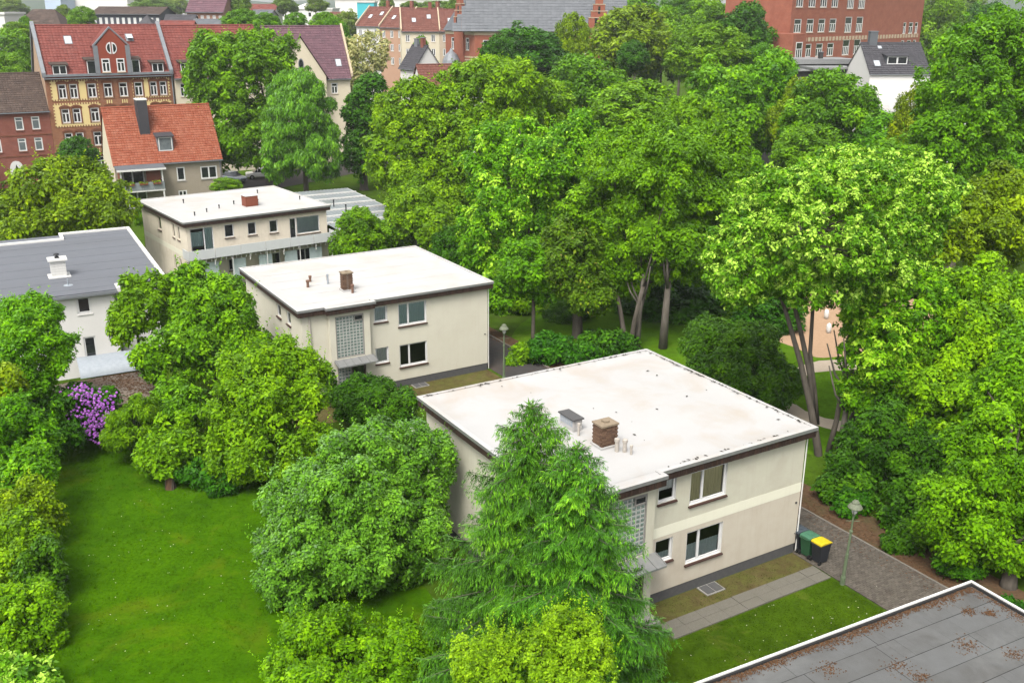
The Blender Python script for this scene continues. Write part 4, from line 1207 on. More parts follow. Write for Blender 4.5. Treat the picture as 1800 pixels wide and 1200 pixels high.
def pix_ell(spec):
    cx, cy, rx, ry, D = spec
    p = at(cx, cy, D)
    k = ppm(p)
    while p.z < .35 * ry / k:            # a crown cannot sink into the ground: bring it nearer along its sight line
        D *= .985
        p = at(cx, cy, D)
        k = ppm(p)
    phi = math.atan2(CAM_H - p.z, p.y)
    rxm = rx * 1.02 / k
    rym = ry * 1.02 / k
    rd = rxm * .92
    rz = math.sqrt(max((rym * .45) ** 2, rym ** 2 - (rd * math.sin(phi)) ** 2)) / math.cos(phi)
    return np.array(p), np.array([rxm, rd, rz]), k
def tree(name, label, cat, specs, mat, trunk=.25, base=None, group=None, leafpx=6.6, lobepx=30, lai=1.45, bark='bark', seed=1, fork=.42, limbs=9, stems=1, crown='crown', trunk_name='trunk', lean=None, leaf_min=.09, stem_px=None, sats=1, **kw):
    rng = np.random.RandomState(seed)
    E = [pix_ell(s_) for s_ in specs]
    if base is None:
        b = Vector((E[0][0][0], E[0][0][1], 0))
    else:
        b = Vector(base)
    ells = []
    for c_, r_, _k in E:                  # each mass of foliage is a core with smaller masses growing out of it
        c_ = c_ - np.array(b)
        ells.append((c_, r_ * (1 - .15 * sats)))
        for q_ in range(int(5 * sats)):
            d_ = unit(rng.normal(size=3) + np.array([0, -.25, .25]))
            if d_[2] < -.55:
                continue
            f_ = rng.uniform(.32, .5)
            ells.append((c_ + d_ * r_ * (1.0 - f_ * rng.uniform(.75, .95)), r_ * f_ * np.array([1, 1, rng.uniform(.85, 1.25)])))
    k = E[0][2]
    leaf = max(leaf_min, leafpx * LEAF_SCALE / k)
    view = unit(np.array([-b.x, -b.y, CAM_H * .8]))
    r = thing(name, label, cat, b, 0, group)
    V, T, lob = crown_arrays(ells, rng, leaf, lobepx * .82 / k, lai, view=view, **kw)
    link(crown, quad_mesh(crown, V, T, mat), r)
    zc = ells[0][0][2]
    lo = min(e[0][2] - e[1][2] for e in ells if e[1][2] > .5 * ells[0][1][2])
    fz = max(.25, min(zc, max(lo, 0) + (zc - max(lo, 0)) * fork))
    order = rng.permutation(len(lob))[:limbs]
    if stem_px:                         # stems whose course the photo shows
        mb = MB()
        for pts, r0, r1, D in stem_px:
            P = [at(x, y, D) - b for x, y in pts]
            n = len(P)
            mb.tube(P, [r0 + (r1 - r0) * i / (n - 1) for i in range(n)], 9)
            for i in order[:4]:
                tg = Vector(lob[i, :3])
                m1 = P[-1].lerp(tg, .5) + Vector((0, 0, .4))
                mb.tube([P[-1], m1, tg], [r1 * .8, r1 * .5, r1 * .15], 6)
            order = rng.permutation(len(lob))
        mb.build(trunk_name, bark, r, smooth=True)
        return r
    limb_mesh(trunk_name, r, trunk, fz, [lob[i, :3] for i in order], rng, bark, stems, lean)
    return r

LEAF_SCALE = 1.0
_tpl = []
def template_tree(name, label, specs, mat, trunk, group, seed, limbs=5, **kw):
    """one of the many trees farther off: its crown shares mesh data with others and is scaled to its own size"""
    if not _tpl:
        for s_ in range(5):
            rng = np.random.RandomState(800 + s_)
            j = lambda a, e=.12: a + rng.uniform(-e, e)
            ells = [((0, 0, 0), (.92, .9, .92))] + [((j(x), j(y), j(z)), (j(r, .08),) * 3) for x, y, z, r in ((-.42, -.1, -.35, .6), (.42, .1, -.3, .6), (.1, 0, .42, .52), (.0, -.4, -.1, .55), (0, .4, -.1, .55))]
            V, T, lob = crown_arrays(ells, rng, .082, .235, 1.3, zmin=-2, spikes=0, spread=.17, core=True, floor=-9)
            _tpl.append((quad_mesh('crown', V, T, mat), lob))
    rng = np.random.RandomState(seed)
    p, r, k = pix_ell(specs)
    b = Vector((p[0], p[1], 0))
    root = thing(name, label, 'tree', b, 0, group)
    me, lob = _tpl[seed % 5]
    o = link('crown', me, root, Vector(p) - b)
    o.scale = (r[0] * 1.06, r[1] * 1.06, r[2] * 1.06)
    ang = rng.uniform(-.5, .5) + PI * rng.randint(0, 2) * (rng.random() < .5)
    o.rotation_euler = (0, 0, ang)
    o.material_slots[0].link = 'OBJECT'
    o.material_slots[0].material = M[mat]
    c, s_ = math.cos(ang), math.sin(ang)
    order = rng.permutation(len(lob))[:limbs]
    tg = [((l[0] * r[0] * c - l[1] * r[1] * s_), (l[0] * r[0] * s_ + l[1] * r[1] * c), l[2] * r[2] + p[2]) for l in lob[order]]
    limb_mesh('trunk', root, trunk, max(.3, p[2] - r[2] * .6), tg, rng, 'bark')
    return root
TREES = 'broadleaf trees of the park and gardens'
# -- garden, near
def base_at(px, py, D):
    p = at(px, py, D)
    return (p.x, p.y, 0)
tree('apple_tree', 'broad grey-green fruit tree between the garden lawn and the spruces', 'tree', [(620, 905, 165, 135, 37.5), (540, 970, 112, 110, 36.5), (720, 860, 92, 110, 38.5), (640, 800, 90, 62, 38), (700, 960, 90, 90, 37.5)], 'leaf_grey', .2, seed=11, leafpx=6.0, lobepx=24, spikes=4, spike_len=1.1, limbs=12, stems=2)
tree('young_maple', 'small bright lime tree at the bottom edge in front of the spruces', 'tree', [(935, 1175, 135, 85, 24.6), (1010, 1130, 70, 62, 24.9), (850, 1165, 62, 60, 24.6), (980, 1100, 30, 30, 24.8)], 'leaf_bright', .1, seed=12, leafpx=6.4, lobepx=18, spikes=26, spike_len=1.7, base=base_at(930, 1200, 24.6), upright=.8, limbs=8, stems=2)
tree('hazel_bush', 'rounded bright green bush at the bottom edge beside the lawn', 'bush', [(610, 1145, 140, 80, 30.5), (535, 1170, 85, 60, 30), (690, 1150, 75, 72, 31), (560, 1105, 55, 40, 30.5)], 'leaf_lime', .08, seed=13, leafpx=6.6, lobepx=24, spikes=7, spike_len=1.3, base=base_at(610, 1190, 30.5), stems=3)
tree('garden_tree', 'bright green tree left of the glass-block entrance, overhanging the lawn', 'tree', [(460, 700, 108, 82, 47), (485, 770, 102, 82, 46), (415, 800, 62, 62, 45.5), (520, 655, 52, 46, 48), (470, 630, 40, 30, 47.5), (505, 625, 14, 26, 48), (440, 628, 12, 22, 47.5), (545, 640, 14, 26, 48)], 'leaf_lime', .16, seed=14, leafpx=6.6, lobepx=22, spikes=8, spike_len=1.4, limbs=10, stems=2, upright=.3)
tree('cherry_tree', 'mid-green cherry tree in front of the beige house with the balcony', 'tree', [(375, 575, 95, 85, 57), (320, 620, 80, 58, 54), (435, 630, 60, 56, 56), (340, 510, 52, 42, 58), (400, 520, 42, 38, 58)], 'leaf_mid', .2, seed=15, leafpx=7, lobepx=22, spikes=4, limbs=12, upright=.3, spread=.2)
tree('cherry_tree', 'loose sprawling cherry tree with dark upright sprays against the grey-roofed house wall', 'tree', [(238, 548, 50, 44, 56), (215, 585, 26, 32, 55), (268, 512, 26, 36, 57), (232, 505, 18, 24, 57)], 'leaf_mid', .12, seed=16, leafpx=7.5, lobepx=13, spikes=14, limbs=14, core=False, lai=1.7)
tree('pear_tree', 'light green tree at the left edge hiding the grey-roofed house', 'tree', [(52, 612, 78, 72, 50), (65, 565, 44, 42, 51), (15, 670, 78, 58, 49), (40, 545, 36, 30, 51)], 'leaf_ash', .18, seed=17, leafpx=6, lobepx=22, spikes=3, limbs=10, spread=.15)
tree('walnut_tree', 'round yellow-olive tree behind the grey roof at the left', 'tree', [(110, 355, 112, 78, 85), (55, 395, 80, 60, 83), (170, 375, 72, 58, 84), (120, 310, 70, 36, 86)], 'leaf_yellow', .3, seed=18, leafpx=6.2, lobepx=17, spikes=1.5, limbs=8)
HEDGE = 'bushes of the garden hedge along the left edge'
HB = [('leaf_lime', 45, 1090, 72, 85, 33, 'bright green hedge bush low at the left edge, above the pale-leaved one'), ('leaf_dark', 80, 1010, 42, 80, 35.2, 'dark green hedge bush bulging onto the lawn at the left'),
      ('leaf_mid', 40, 975, 62, 75, 36.5, 'mid-green hedge bush at the left edge beside the dark one'), ('leaf_yellow', 45, 895, 66, 62, 39.5, 'yellow-tipped hedge bush beside the middle of the lawn'),
      ('leaf_lime', 50, 830, 52, 58, 42, 'lime green hedge bush beside the upper end of the lawn'), ('leaf_mid', 25, 760, 68, 75, 44.5, 'mid-green hedge bush below the yellow one at the left edge'),
      ('leaf_yellow', 5, 690, 42, 55, 46, 'yellow-green hedge bush at the left edge below the light tree')]
for i, (mt, cx, cy, rx, ry, D, lb) in enumerate(HB):
    tree('hedge_bush', lb, 'bush', [(cx, cy, rx, ry, D), (cx - rx * .5, cy + ry * .3, rx * .7, ry * .6, D - .4), (cx + rx * .2, cy - ry * .35, rx * .55, ry * .5, D + .3)], mt, .06, group=HEDGE, seed=30 + i, leafpx=6.8, lobepx=18, spikes=6, stems=3, limbs=6, base=base_at(cx - 10, cy + 30, D), upright=.3, spread=.2)
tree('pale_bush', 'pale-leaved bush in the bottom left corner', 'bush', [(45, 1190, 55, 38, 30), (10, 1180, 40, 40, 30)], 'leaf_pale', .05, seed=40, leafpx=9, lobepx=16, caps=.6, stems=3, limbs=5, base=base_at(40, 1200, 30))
# -- shrubs round the shed
tree('rhododendron', 'dark rhododendron covered in purple blossom in front of the shed', 'bush', [(168, 725, 40, 52, 50), (140, 700, 30, 34, 50.5), (190, 705, 22, 24, 50.5)], 'leaf_dark', .06, seed=41, leafpx=8, lobepx=14, stems=3, limbs=6)
tree('laurel_bush', 'dark leafy bush left of the purple rhododendron', 'bush', [(92, 735, 58, 56, 49), (60, 760, 40, 40, 48), (110, 770, 40, 30, 48)], 'leaf_dark', .06, seed=42, leafpx=7.5, lobepx=18, stems=3, limbs=6)
tree('broom_bush', 'arching olive bush right of the purple rhododendron at the lawn edge', 'bush', [(228, 745, 45, 40, 48.5), (205, 770, 32, 22, 47.5), (250, 715, 30, 26, 49)], 'leaf_mid', .05, seed=43, leafpx=6.5, lobepx=13, stems=4, limbs=12, droop=.6, aspect=.3)
tree('elder_bush', 'rounded green bush right of the shed roof', 'bush', [(300, 698, 40, 36, 51), (330, 720, 42, 38, 50), (285, 728, 32, 26, 50)], 'leaf_mid', .06, seed=44, leafpx=6.5, lobepx=17, stems=3, limbs=6)
tree('lilac_bush', 'bright upright-shooting bush behind the dead stump on the lawn', 'bush', [(305, 790, 58, 44, 46.5), (265, 805, 34, 32, 46), (285, 760, 14, 26, 46.8), (320, 752, 14, 24, 47), (345, 800, 36, 34, 46.5)], 'leaf_lime', .05, seed=45, leafpx=8, lobepx=13, spikes=14, stems=4, limbs=8, upright=.5)
tree('holly_bush', 'dark compact bush under the bright garden tree', 'bush', [(350, 830, 40, 28, 45.5), (385, 840, 36, 30, 45)], 'leaf_dark', .05, seed=46, leafpx=6.5, lobepx=15, stems=3, limbs=5)
tree('yew_shrub', 'round dark green shrub before the entrance of the middle house', 'bush', [(658, 705, 72, 48, 53), (620, 715, 36, 36, 52.5), (705, 720, 36, 34, 52)], 'leaf_dark', .07, seed=47, leafpx=5.6, lobepx=18, stems=4, limbs=6, aspect=.4)
tree('climbing_bush', 'small climbing bush against the wall left of the glass-block entrance', 'bush', [(577, 665, 13, 22, 56.0), (583, 688, 12, 16, 55.8)], 'leaf_dark', .04, seed=48, leafpx=5.5, lobepx=8, limbs=4, core=False)
# purple blossom trusses
rh = [o for o in bpy.data.objects if o.name.startswith('rhododendron')][0]
rr = random.Random(9)
fb_ = MB()
for i in range(420):
    px_, py_ = rr.choice([(140, 690, 16, 12), (160, 702, 22, 10), (185, 712, 16, 9), (165, 735, 16, 16), (172, 760, 14, 12), (150, 755, 14, 10), (120, 735, 14, 14)])[:2]
    px_ += rr.gauss(0, 13); py_ += rr.gauss(0, 11)
    if not (105 < px_ < 208 and 672 < py_ < 782):
        continue
    p = at(px_, py_, 48.6 + rr.uniform(-.35, .5)) - rh.location
    s_ = rr.uniform(.04, .085)
    t_ = rr.random()
    vs = [p + Vector((math.cos(a) * s_ * math.cos(e), math.sin(a) * s_ * math.cos(e), s_ * math.sin(e))) * rr.uniform(.85, 1.15) for e in (-.5, .25, .9) for a in [k * PI / 3 + e for k in range(6)]] + [p + Vector((0, 0, s_))]
    fs = [(r_ * 6 + k, r_ * 6 + (k + 1) % 6, r_ * 6 + 6 + (k + 1) % 6, r_ * 6 + 6 + k) for r_ in range(2) for k in range(6)] + [(12 + k, 12 + (k + 1) % 6, 18) for k in range(6)]
    fb_.add(vs, fs, 0, t_)
fb_.build('blossom', 'flower', rh)

# -- spruces
def spruce(label, basept, H, Rb, seed, lean=(0, 0)):
    rng = np.random.RandomState(seed)
    r = thing('spruce_tree', label, 'tree', basept, 0, 'pair of spruces before the nearest house')
    tk = MB().tube([(0, 0, -.3), (0, 0, H * .4), (lean[0] * .5, lean[1] * .5, H * .8), (lean[0], lean[1], H)], [.2, .14, .06, .012], 8)
    Vs, Ts = [], []
    z = .35
    while z < H - .15:
        f = z / H
        Rw = Rb * (1 - f) ** .66 * (1.0 if f > .12 else .85 + f * 1.2)
        nb = max(4, int(5 + 4 * (1 - f)))
        a0 = rng.uniform(0, 6.28)
        for b in range(nb):
            a = a0 + 2 * PI * b / nb + rng.normal(0, .22)
            L = Rw * rng.uniform(.58, 1.2) + .12
            d = np.array([math.cos(a), math.sin(a), 0])
            side = np.array([-d[1], d[0], 0])
            rise = .30 * f + rng.normal(.02, .08)
            n = max(4, int(L / .105))
            t = np.linspace(.12, 1, n)
            o = np.array([lean[0] * f, lean[1] * f, z])
            ax = o + d * (L * t)[:, None] + np.array([0, 0, 1]) * (L * (rise * t - .34 * t ** 2 + .20 * t ** 4))[:, None]
            tk.tube([tuple(ax[0]), tuple(ax[n // 2]), tuple(ax[-1])], [.03 * (1 - f) + .012, .018, .006], 4)
            tb = rng.normal(0, .15)
            for s_ in (-1, 1):
                # side twigs: from the branch outwards, hanging, each a row of needle sprays
                tl = np.clip(L * .40 * (1.15 - t) + .18, .16, .85) * rng.uniform(.6, 1.25, n) * np.clip((t - .08) * 2.6, .25, 1)
                m = np.maximum(2, (tl / .085).astype(int))
                idx = np.repeat(np.arange(n), m)
                q = np.concatenate([np.linspace(.15, 1, k) for k in m])
                dirv = unit(side * s_ * .8 + d * .62 + rng.normal(size=(n, 3)) * .12)
                P = ax[idx] + dirv[idx] * (tl[idx] * q)[:, None] - np.array([0, 0, 1]) * (tl[idx] * (.10 * q + .62 * q ** 2))[:, None]
                for rep in range(6):
                    A = dirv[idx] * .7 + rng.normal(size=(len(P), 3)) * .30 + np.array([0, 0, -.75 * (rep != 0)])
                    N = unit(np.array([0, 0, 1]) + d * .35 + rng.normal(size=(len(P), 3)) * .4)
                    N = unit(N - unit(A) * (N * unit(A)).sum(1, keepdims=True))
                    Ln = rng.uniform(.11, .21, len(P))
                    Vs.append(leaf_quads(P + rng.normal(0, .028, P.shape), N, Ln, Ln * .14, rng, .25, A))
                    Ts.append(np.clip(.26 + tb + rng.normal(0, .12, len(P)) + .40 * (q > .72) * (rng.random(len(P)) < .85), 0, 1))
            # leading shoots along the branch
            A = np.tile(d, (n, 1)) + rng.normal(size=(n, 3)) * .35
            Vs.append(leaf_quads(ax, np.tile([0, 0, 1.], (n, 1)), .24, .07, rng, .1, A)); Ts.append(rng.normal(.45 + tb, .12, n))
        z += .31 * (1 - .40 * f)
    # leader with candles
    n = 70
    P = np.c_[rng.normal(0, .05, n) + lean[0], rng.normal(0, .03, n) + lean[1], rng.uniform(H - .9, H, n)]
    A = np.c_[rng.normal(0, .5, (n, 2)), rng.uniform(.2, 1, n)]
    Vs.append(leaf_quads(P, unit(np.cross(A, rng.normal(size=(n, 3)))), .24, .05, rng, 0, A)); Ts.append(rng.normal(.8, .12, n))
    V, T = np.concatenate(Vs), np.concatenate(Ts)
    STAT[0] += len(V)
    link('crown', quad_mesh('crown', V, T, 'leaf_spruce'), r)
    tk.build('trunk', 'bark', r, smooth=True)
    return r
s1 = at(918, 1000, 30.0); s2 = at(1018, 1000, 28.4)
sp1 = spruce('taller left spruce of the pair in front of the nearest white roof', (s1.x, s1.y, 0), at(950, 708, s1.y).z, 3.75, 51, (.25, 0))
def copy_thing(src, label, loc, rot, scale):
    r = src.copy(); COL.objects.link(r)
    r.location = loc; r.rotation_euler = (0, 0, rot); r.scale = scale; r['label'] = label
    for ch in list(src.children):
        c = ch.copy(); COL.objects.link(c); c.parent = r
    return r
h1 = at(950, 708, s1.y).z; h2 = at(1032, 785, s2.y).z
copy_thing(sp1, 'shorter right spruce of the pair, touching the glass-block entrance', (s2.x, s2.y, 0), 2.3, (.95, .95, h2 / h1))
# -- park trees, middle distance
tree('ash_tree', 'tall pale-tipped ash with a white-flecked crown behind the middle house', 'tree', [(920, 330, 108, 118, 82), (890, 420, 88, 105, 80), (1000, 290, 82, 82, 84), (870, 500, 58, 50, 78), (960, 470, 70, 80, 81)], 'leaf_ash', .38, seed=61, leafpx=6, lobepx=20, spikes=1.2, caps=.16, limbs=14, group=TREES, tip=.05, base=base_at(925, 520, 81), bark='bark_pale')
tree('hornbeam_tree', 'slender shade tree with a thin grey trunk beside the driveway lamp', 'tree', [(925, 470, 58, 55, 69.5), (880, 520, 40, 34, 69), (960, 500, 40, 40, 69.5)], 'leaf_mid', .15, seed=80, leafpx=6, lobepx=18, limbs=6, group=TREES, base=tuple(ground_at(937, 597)), fork=.9)
tree('maple_tree', 'big dense green maple in the middle of the park, grey trunks beneath', 'tree', [(1150, 315, 148, 112, 72), (1065, 385, 82, 110, 72), (1230, 320, 92, 112, 73), (1160, 425, 115, 90, 70), (1080, 470, 70, 66, 70), (1240, 440, 70, 70, 72)], 'leaf_mid', .27, seed=62, leafpx=5.8, lobepx=20, spikes=.8, limbs=18, group=TREES, base=tuple(ground_at(1105, 610)), stems=3, bark='bark', lai=1.5, spread=.16, fork=.2)
tree('hawthorn_tree', 'brownish olive tree with seed clusters under the big maple', 'tree', [(1010, 470, 52, 68, 68), (1035, 520, 48, 40, 67.5), (985, 430, 34, 40, 69)], 'leaf_olive', .40, seed=63, leafpx=6, lobepx=18, limbs=8, group=TREES, base=tuple(ground_at(1015, 592)), tip=.04)
tree('maple_tree', 'tall maple with pale leaf tips, several grey stems beside the park path', 'tree', [(1430, 395, 165, 125, 50), (1325, 445, 88, 105, 49.5), (1555, 385, 125, 110, 51.5), (1500, 305, 105, 52, 52), (1440, 490, 105, 62, 49.5), (1300, 500, 60, 50, 49), (1540, 470, 90, 70, 50)], 'leaf_pale', .30, seed=64, leafpx=6.0, lobepx=13, caps=.5, limbs=16, group=TREES, base=tuple(ground_at(1432, 850)), bark='bark', core=False, lai=1.25, stem_px=[([(1441, 860), (1438, 790), (1426, 720), (1408, 640), (1385, 560), (1350, 450)], .26, .08, 49.5), ([(1430, 740), (1424, 660), (1408, 585), (1392, 520), (1385, 420)], .17, .08, 49.6), ([(1436, 745), (1432, 690), (1424, 620), (1430, 520), (1440, 400)], .15, .07, 49.8)])
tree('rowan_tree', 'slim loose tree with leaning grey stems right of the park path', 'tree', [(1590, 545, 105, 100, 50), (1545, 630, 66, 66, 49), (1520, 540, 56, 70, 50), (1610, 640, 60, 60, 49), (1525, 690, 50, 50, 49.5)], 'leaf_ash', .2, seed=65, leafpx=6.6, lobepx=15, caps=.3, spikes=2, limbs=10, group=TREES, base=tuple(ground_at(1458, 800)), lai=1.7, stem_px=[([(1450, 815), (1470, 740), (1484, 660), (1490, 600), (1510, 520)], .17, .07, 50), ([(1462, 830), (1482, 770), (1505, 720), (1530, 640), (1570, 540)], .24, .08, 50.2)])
tree('yew_tree', 'dark spreading yew right behind the nearest white roof', 'tree', [(1290, 640, 105, 72, 57), (1340, 680, 68, 58, 55.5), (1240, 605, 50, 50, 58), (1310, 595, 60, 40, 58)], 'leaf_dark', .22, seed=66, leafpx=6, lobepx=22, limbs=8, group=TREES, aspect=.4, lai=1.6)
tree('linden_tree', 'dense linden at the right edge beside the driveway with a thick trunk', 'tree', [(1755, 850, 112, 165, 38), (1700, 905, 82, 108, 37.5), (1785, 705, 80, 130, 40), (1800, 960, 70, 70, 37)], 'leaf_mid', .32, seed=67, leafpx=7.2, lobepx=32, limbs=10, group=TREES, base=tuple(ground_at(1772, 1030)), fork=.5, spread=.2, shoots=.2)
tree('hornbeam_tree', 'dark hornbeam thicket opposite the bins across the driveway', 'tree', [(1570, 795, 105, 105, 46), (1630, 885, 90, 72, 44), (1500, 850, 60, 60, 48), (1660, 830, 60, 90, 43)], 'leaf_dark', .2, seed=68, leafpx=6.8, lobepx=26, limbs=8, group=TREES, base=base_at(1570, 900, 44.5), stems=3)
tree('linden_tree', 'bright linden at the right edge above the thicket', 'tree', [(1690, 630, 92, 120, 48), (1650, 720, 80, 92, 46), (1750, 560, 90, 95, 50), (1700, 520, 60, 60, 50)], 'leaf_ash', .28, seed=69, leafpx=7, lobepx=30, limbs=10, group=TREES, base=base_at(1700, 760, 48), shoots=.3)
tree('golden_maple', 'yellow-green tree at the right edge behind the pale-tipped maple', 'tree', [(1760, 345, 62, 58, 62), (1700, 395, 75, 72, 60), (1790, 400, 60, 80, 60), (1640, 410, 60, 66, 59)], 'leaf_yellow', .25, seed=70, leafpx=6.4, lobepx=24, limbs=8, group=TREES)
tree('oak_tree', 'tall dark-hearted tree filling the upper right corner', 'tree', [(1715, 170, 105, 145, 85), (1790, 120, 90, 120, 86), (1665, 265, 82, 78, 84), (1765, 280, 90, 80, 84), (1720, 70, 60, 55, 88)], 'leaf_mid', .5, seed=71, leafpx=6, lobepx=19, spikes=.8, limbs=14, group=TREES, spread=.15)
tree('ash_tree', 'bright rounded ash left of the park, highest over the carport', 'tree', [(725, 205, 78, 72, 105), (695, 275, 62, 80, 103), (745, 345, 72, 66, 100), (770, 270, 60, 70, 103)], 'leaf_ash', .4, seed=72, leafpx=5.6, lobepx=16, spikes=.8, limbs=10, group=TREES, base=base_at(760, 380, 101))
tree('ash_tree', 'broad bright ash with a domed top in front of the slate school roof', 'tree', [(865, 190, 128, 92, 108), (830, 270, 100, 88, 104), (920, 250, 78, 78, 110), (800, 350, 70, 60, 102), (950, 200, 60, 55, 112)], 'leaf_ash', .45, seed=73, leafpx=5.6, lobepx=16, spikes=.8, limbs=12, group=TREES)
tree('sycamore_tree', 'leafy tree low beside the carport roof, in front of the bright ash', 'tree', [(740, 375, 55, 50, 92), (770, 410, 42, 36, 90), (700, 400, 32, 40, 92)], 'leaf_mid', .2, seed=74, leafpx=5.6, lobepx=16, limbs=8, group=TREES)
tree('elm_tree', 'large cool-green elm right of the yellow building', 'tree', [(420, 130, 92, 82, 130), (400, 225, 76, 78, 128), (370, 150, 50, 60, 130), (465, 95, 52, 48, 132), (440, 255, 50, 42, 127)], 'leaf_mid', .45, seed=75, leafpx=5.4, lobepx=17, limbs=12, group=TREES, base=tuple(ground_at(475, 322)), spread=.13, spikes=.5)
tree('willow_tree', 'greyish drooping willow in front of the cream gable house', 'tree', [(530, 215, 76, 88, 122), (525, 165, 50, 42, 124), (562, 270, 48, 52, 120), (492, 270, 40, 56, 120)], 'leaf_grey', .35, seed=76, leafpx=5.4, lobepx=15, limbs=10, group=TREES, droop=1.2, aspect=.3)
tree('plane_tree', 'dark narrow tree with a thick trunk behind the carport', 'tree', [(640, 190, 38, 52, 131), (636, 255, 38, 66, 131), (655, 160, 26, 34, 131)], 'leaf_dark', .55, seed=77, leafpx=5.4, lobepx=14, limbs=8, group=TREES, base=tuple(ground_at(640, 334)))
tree('acacia_tree', 'cream-blossoming acacia behind the willow', 'tree', [(630, 110, 52, 42, 175), (655, 90, 30, 30, 176), (600, 130, 34, 44, 172)], 'leaf_blossom', .3, seed=78, leafpx=5.2, lobepx=12, limbs=10, group=TREES, core=False, lai=1.1)
MID = [('lime', 1270, 190, 78, 78, 118, 'lime-coloured tree behind the big maple, left one of two'), ('lime', 1345, 185, 66, 80, 122, 'lime-coloured tree behind the big maple, right one of two'), ('ash', 1210, 235, 60, 60, 100, 'light tree rising just behind the dense maple'),
       ('ash', 1120, 190, 78, 48, 118, 'pale green tree between the two bright ash crowns and the maple'), ('mid', 1465, 195, 75, 66, 112, 'broad green tree in front of the white gable house'), ('mid', 1560, 240, 60, 46, 108, 'green tree below the white house wall'),
       ('yellow', 1405, 210, 44, 62, 116, 'yellowish tree left of the white gable house'), ('yellow', 1620, 215, 46, 62, 98, 'yellow-olive tree left of the tall corner tree'), ('yellow', 1110, 70, 74, 58, 185, 'big yellow-green tree in front of the slate school roof'),
       ('lime', 1165, 80, 52, 58, 190, 'lime green tree right of the big yellow-green one'), ('dark', 925, 95, 70, 48, 165, 'dark tree in front of the slate school wall'), ('dark', 872, 108, 36, 40, 160, 'dark bushy tree at the school corner'),
       ('yellow', 1005, 80, 30, 50, 170, 'narrow yellow tree before the school roof'), ('dark', 1112, 98, 28, 26, 158, 'small round dark tree in front of the yellow-green one'), ('mid', 1032, 165, 72, 62, 140, 'green tree behind the domed ash'),
       ('mid', 1245, 45, 52, 48, 205, 'green tree at the top left of the brick school'), ('dark', 1305, 66, 48, 52, 182, 'dark tree against the brick school'), ('mid', 1245, 90, 66, 42, 150, 'green tree in the row below the brick school'),
       ('mid', 1340, 120, 44, 42, 150, 'green tree beside the dark-clad extension'), ('mid', 1655, 62, 46, 60, 230, 'distant green tree right of the brick school'), ('dark', 1730, 40, 40, 36, 250, 'distant dark tree at the top right'),
       ('mid', 1640, 165, 40, 40, 150, 'green tree right of the white gable house'), ('dark', 1350, 560, 60, 45, 78, 'dark tree at the edge of the playground'), ('dark', 1180, 520, 100, 60, 80, 'shady tree behind the trunks of the big maple'),
       ('mid', 900, 520, 50, 50, 78, 'small shady tree beside the driveway behind the middle house'), ('dark', 1000, 545, 40, 30, 88, 'dark undergrowth tree deep in the park'), ('mid', 630, 410, 48, 42, 85, 'small bush-like tree between the beige house and the carport'), ('dark', 800, 440, 40, 40, 86, 'dark tree beyond the middle white roof'),
       ('dark', 135, 268, 32, 28, 128, 'dark bush in front of the yellow building'), ('lime', 398, 324, 24, 12, 112, 'small bright shrub right of the tile-roofed house'), ('mid', 250, 375, 14, 22, 96, 'small shrub left of the beige house'), ('mid', 20, 100, 50, 40, 190, 'green trees behind the red house at the left edge'), ('mid', 15, 130, 36, 34, 170, 'green tree at the left edge above the red brick house'),
       ('mid', 1420, 265, 60, 46, 95, 'green tree between the pale-tipped maple and the lime trees'), ('ash', 1560, 310, 80, 60, 78, 'light green tree right behind the pale-tipped maple'), ('mid', 1300, 330, 60, 70, 84, 'green tree right of the dense maple'), ('dark', 1000, 130, 40, 30, 160, 'dark tree behind the domed ash crown')]
for i, (mt, cx, cy, rx, ry, D, lb) in enumerate(MID):
    template_tree('park_tree', lb, (cx, cy, rx, ry, D), 'leaf_' + mt, .25 if ry > 35 else .08, TREES, 100 + i)
UND = [(965, 612, 42, 30, 64.5), (1065, 602, 55, 28, 66.5), (920, 625, 26, 22, 65.5), (1020, 625, 34, 22, 65), (1130, 640, 30, 22, 66), (1600, 945, 50, 32, 42.5), (1690, 985, 48, 32, 40), (1500, 885, 36, 28, 48), (1780, 1070, 30, 20, 35.5)]
UL = ['leafy ground bush left of the grey trunks in the park', 'bright ground bush under the big maple trunks', 'small ground bush beside the driveway lamp', 'ground bush just beyond the nearest roof edge', 'ground bush behind the ridge corner of the nearest roof',
      'low ivy-like bush on the driveway edge opposite the lamp', 'low bush on the driveway edge left of the thick trunk', 'low bush at the driveway bend behind the bins', 'small bush at the foot of the thick linden trunk']
for i, (cx, cy, rx, ry, D) in enumerate(UND):
    tree('undergrowth_bush', UL[i], 'bush', [(cx, cy, rx, ry, D), (cx - rx * .4, cy + ry * .3, rx * .6, ry * .6, D - .4), (cx + rx * .4, cy + ry * .25, rx * .6, ry * .6, D - .2)], ['leaf_dark', 'leaf_dark', 'leaf_mid'][i % 3] if i < 5 else 'leaf_dark', .04, group='low bushes in the undergrowth', seed=200 + i, leafpx=6.4, lobepx=14, limbs=4, stems=3)
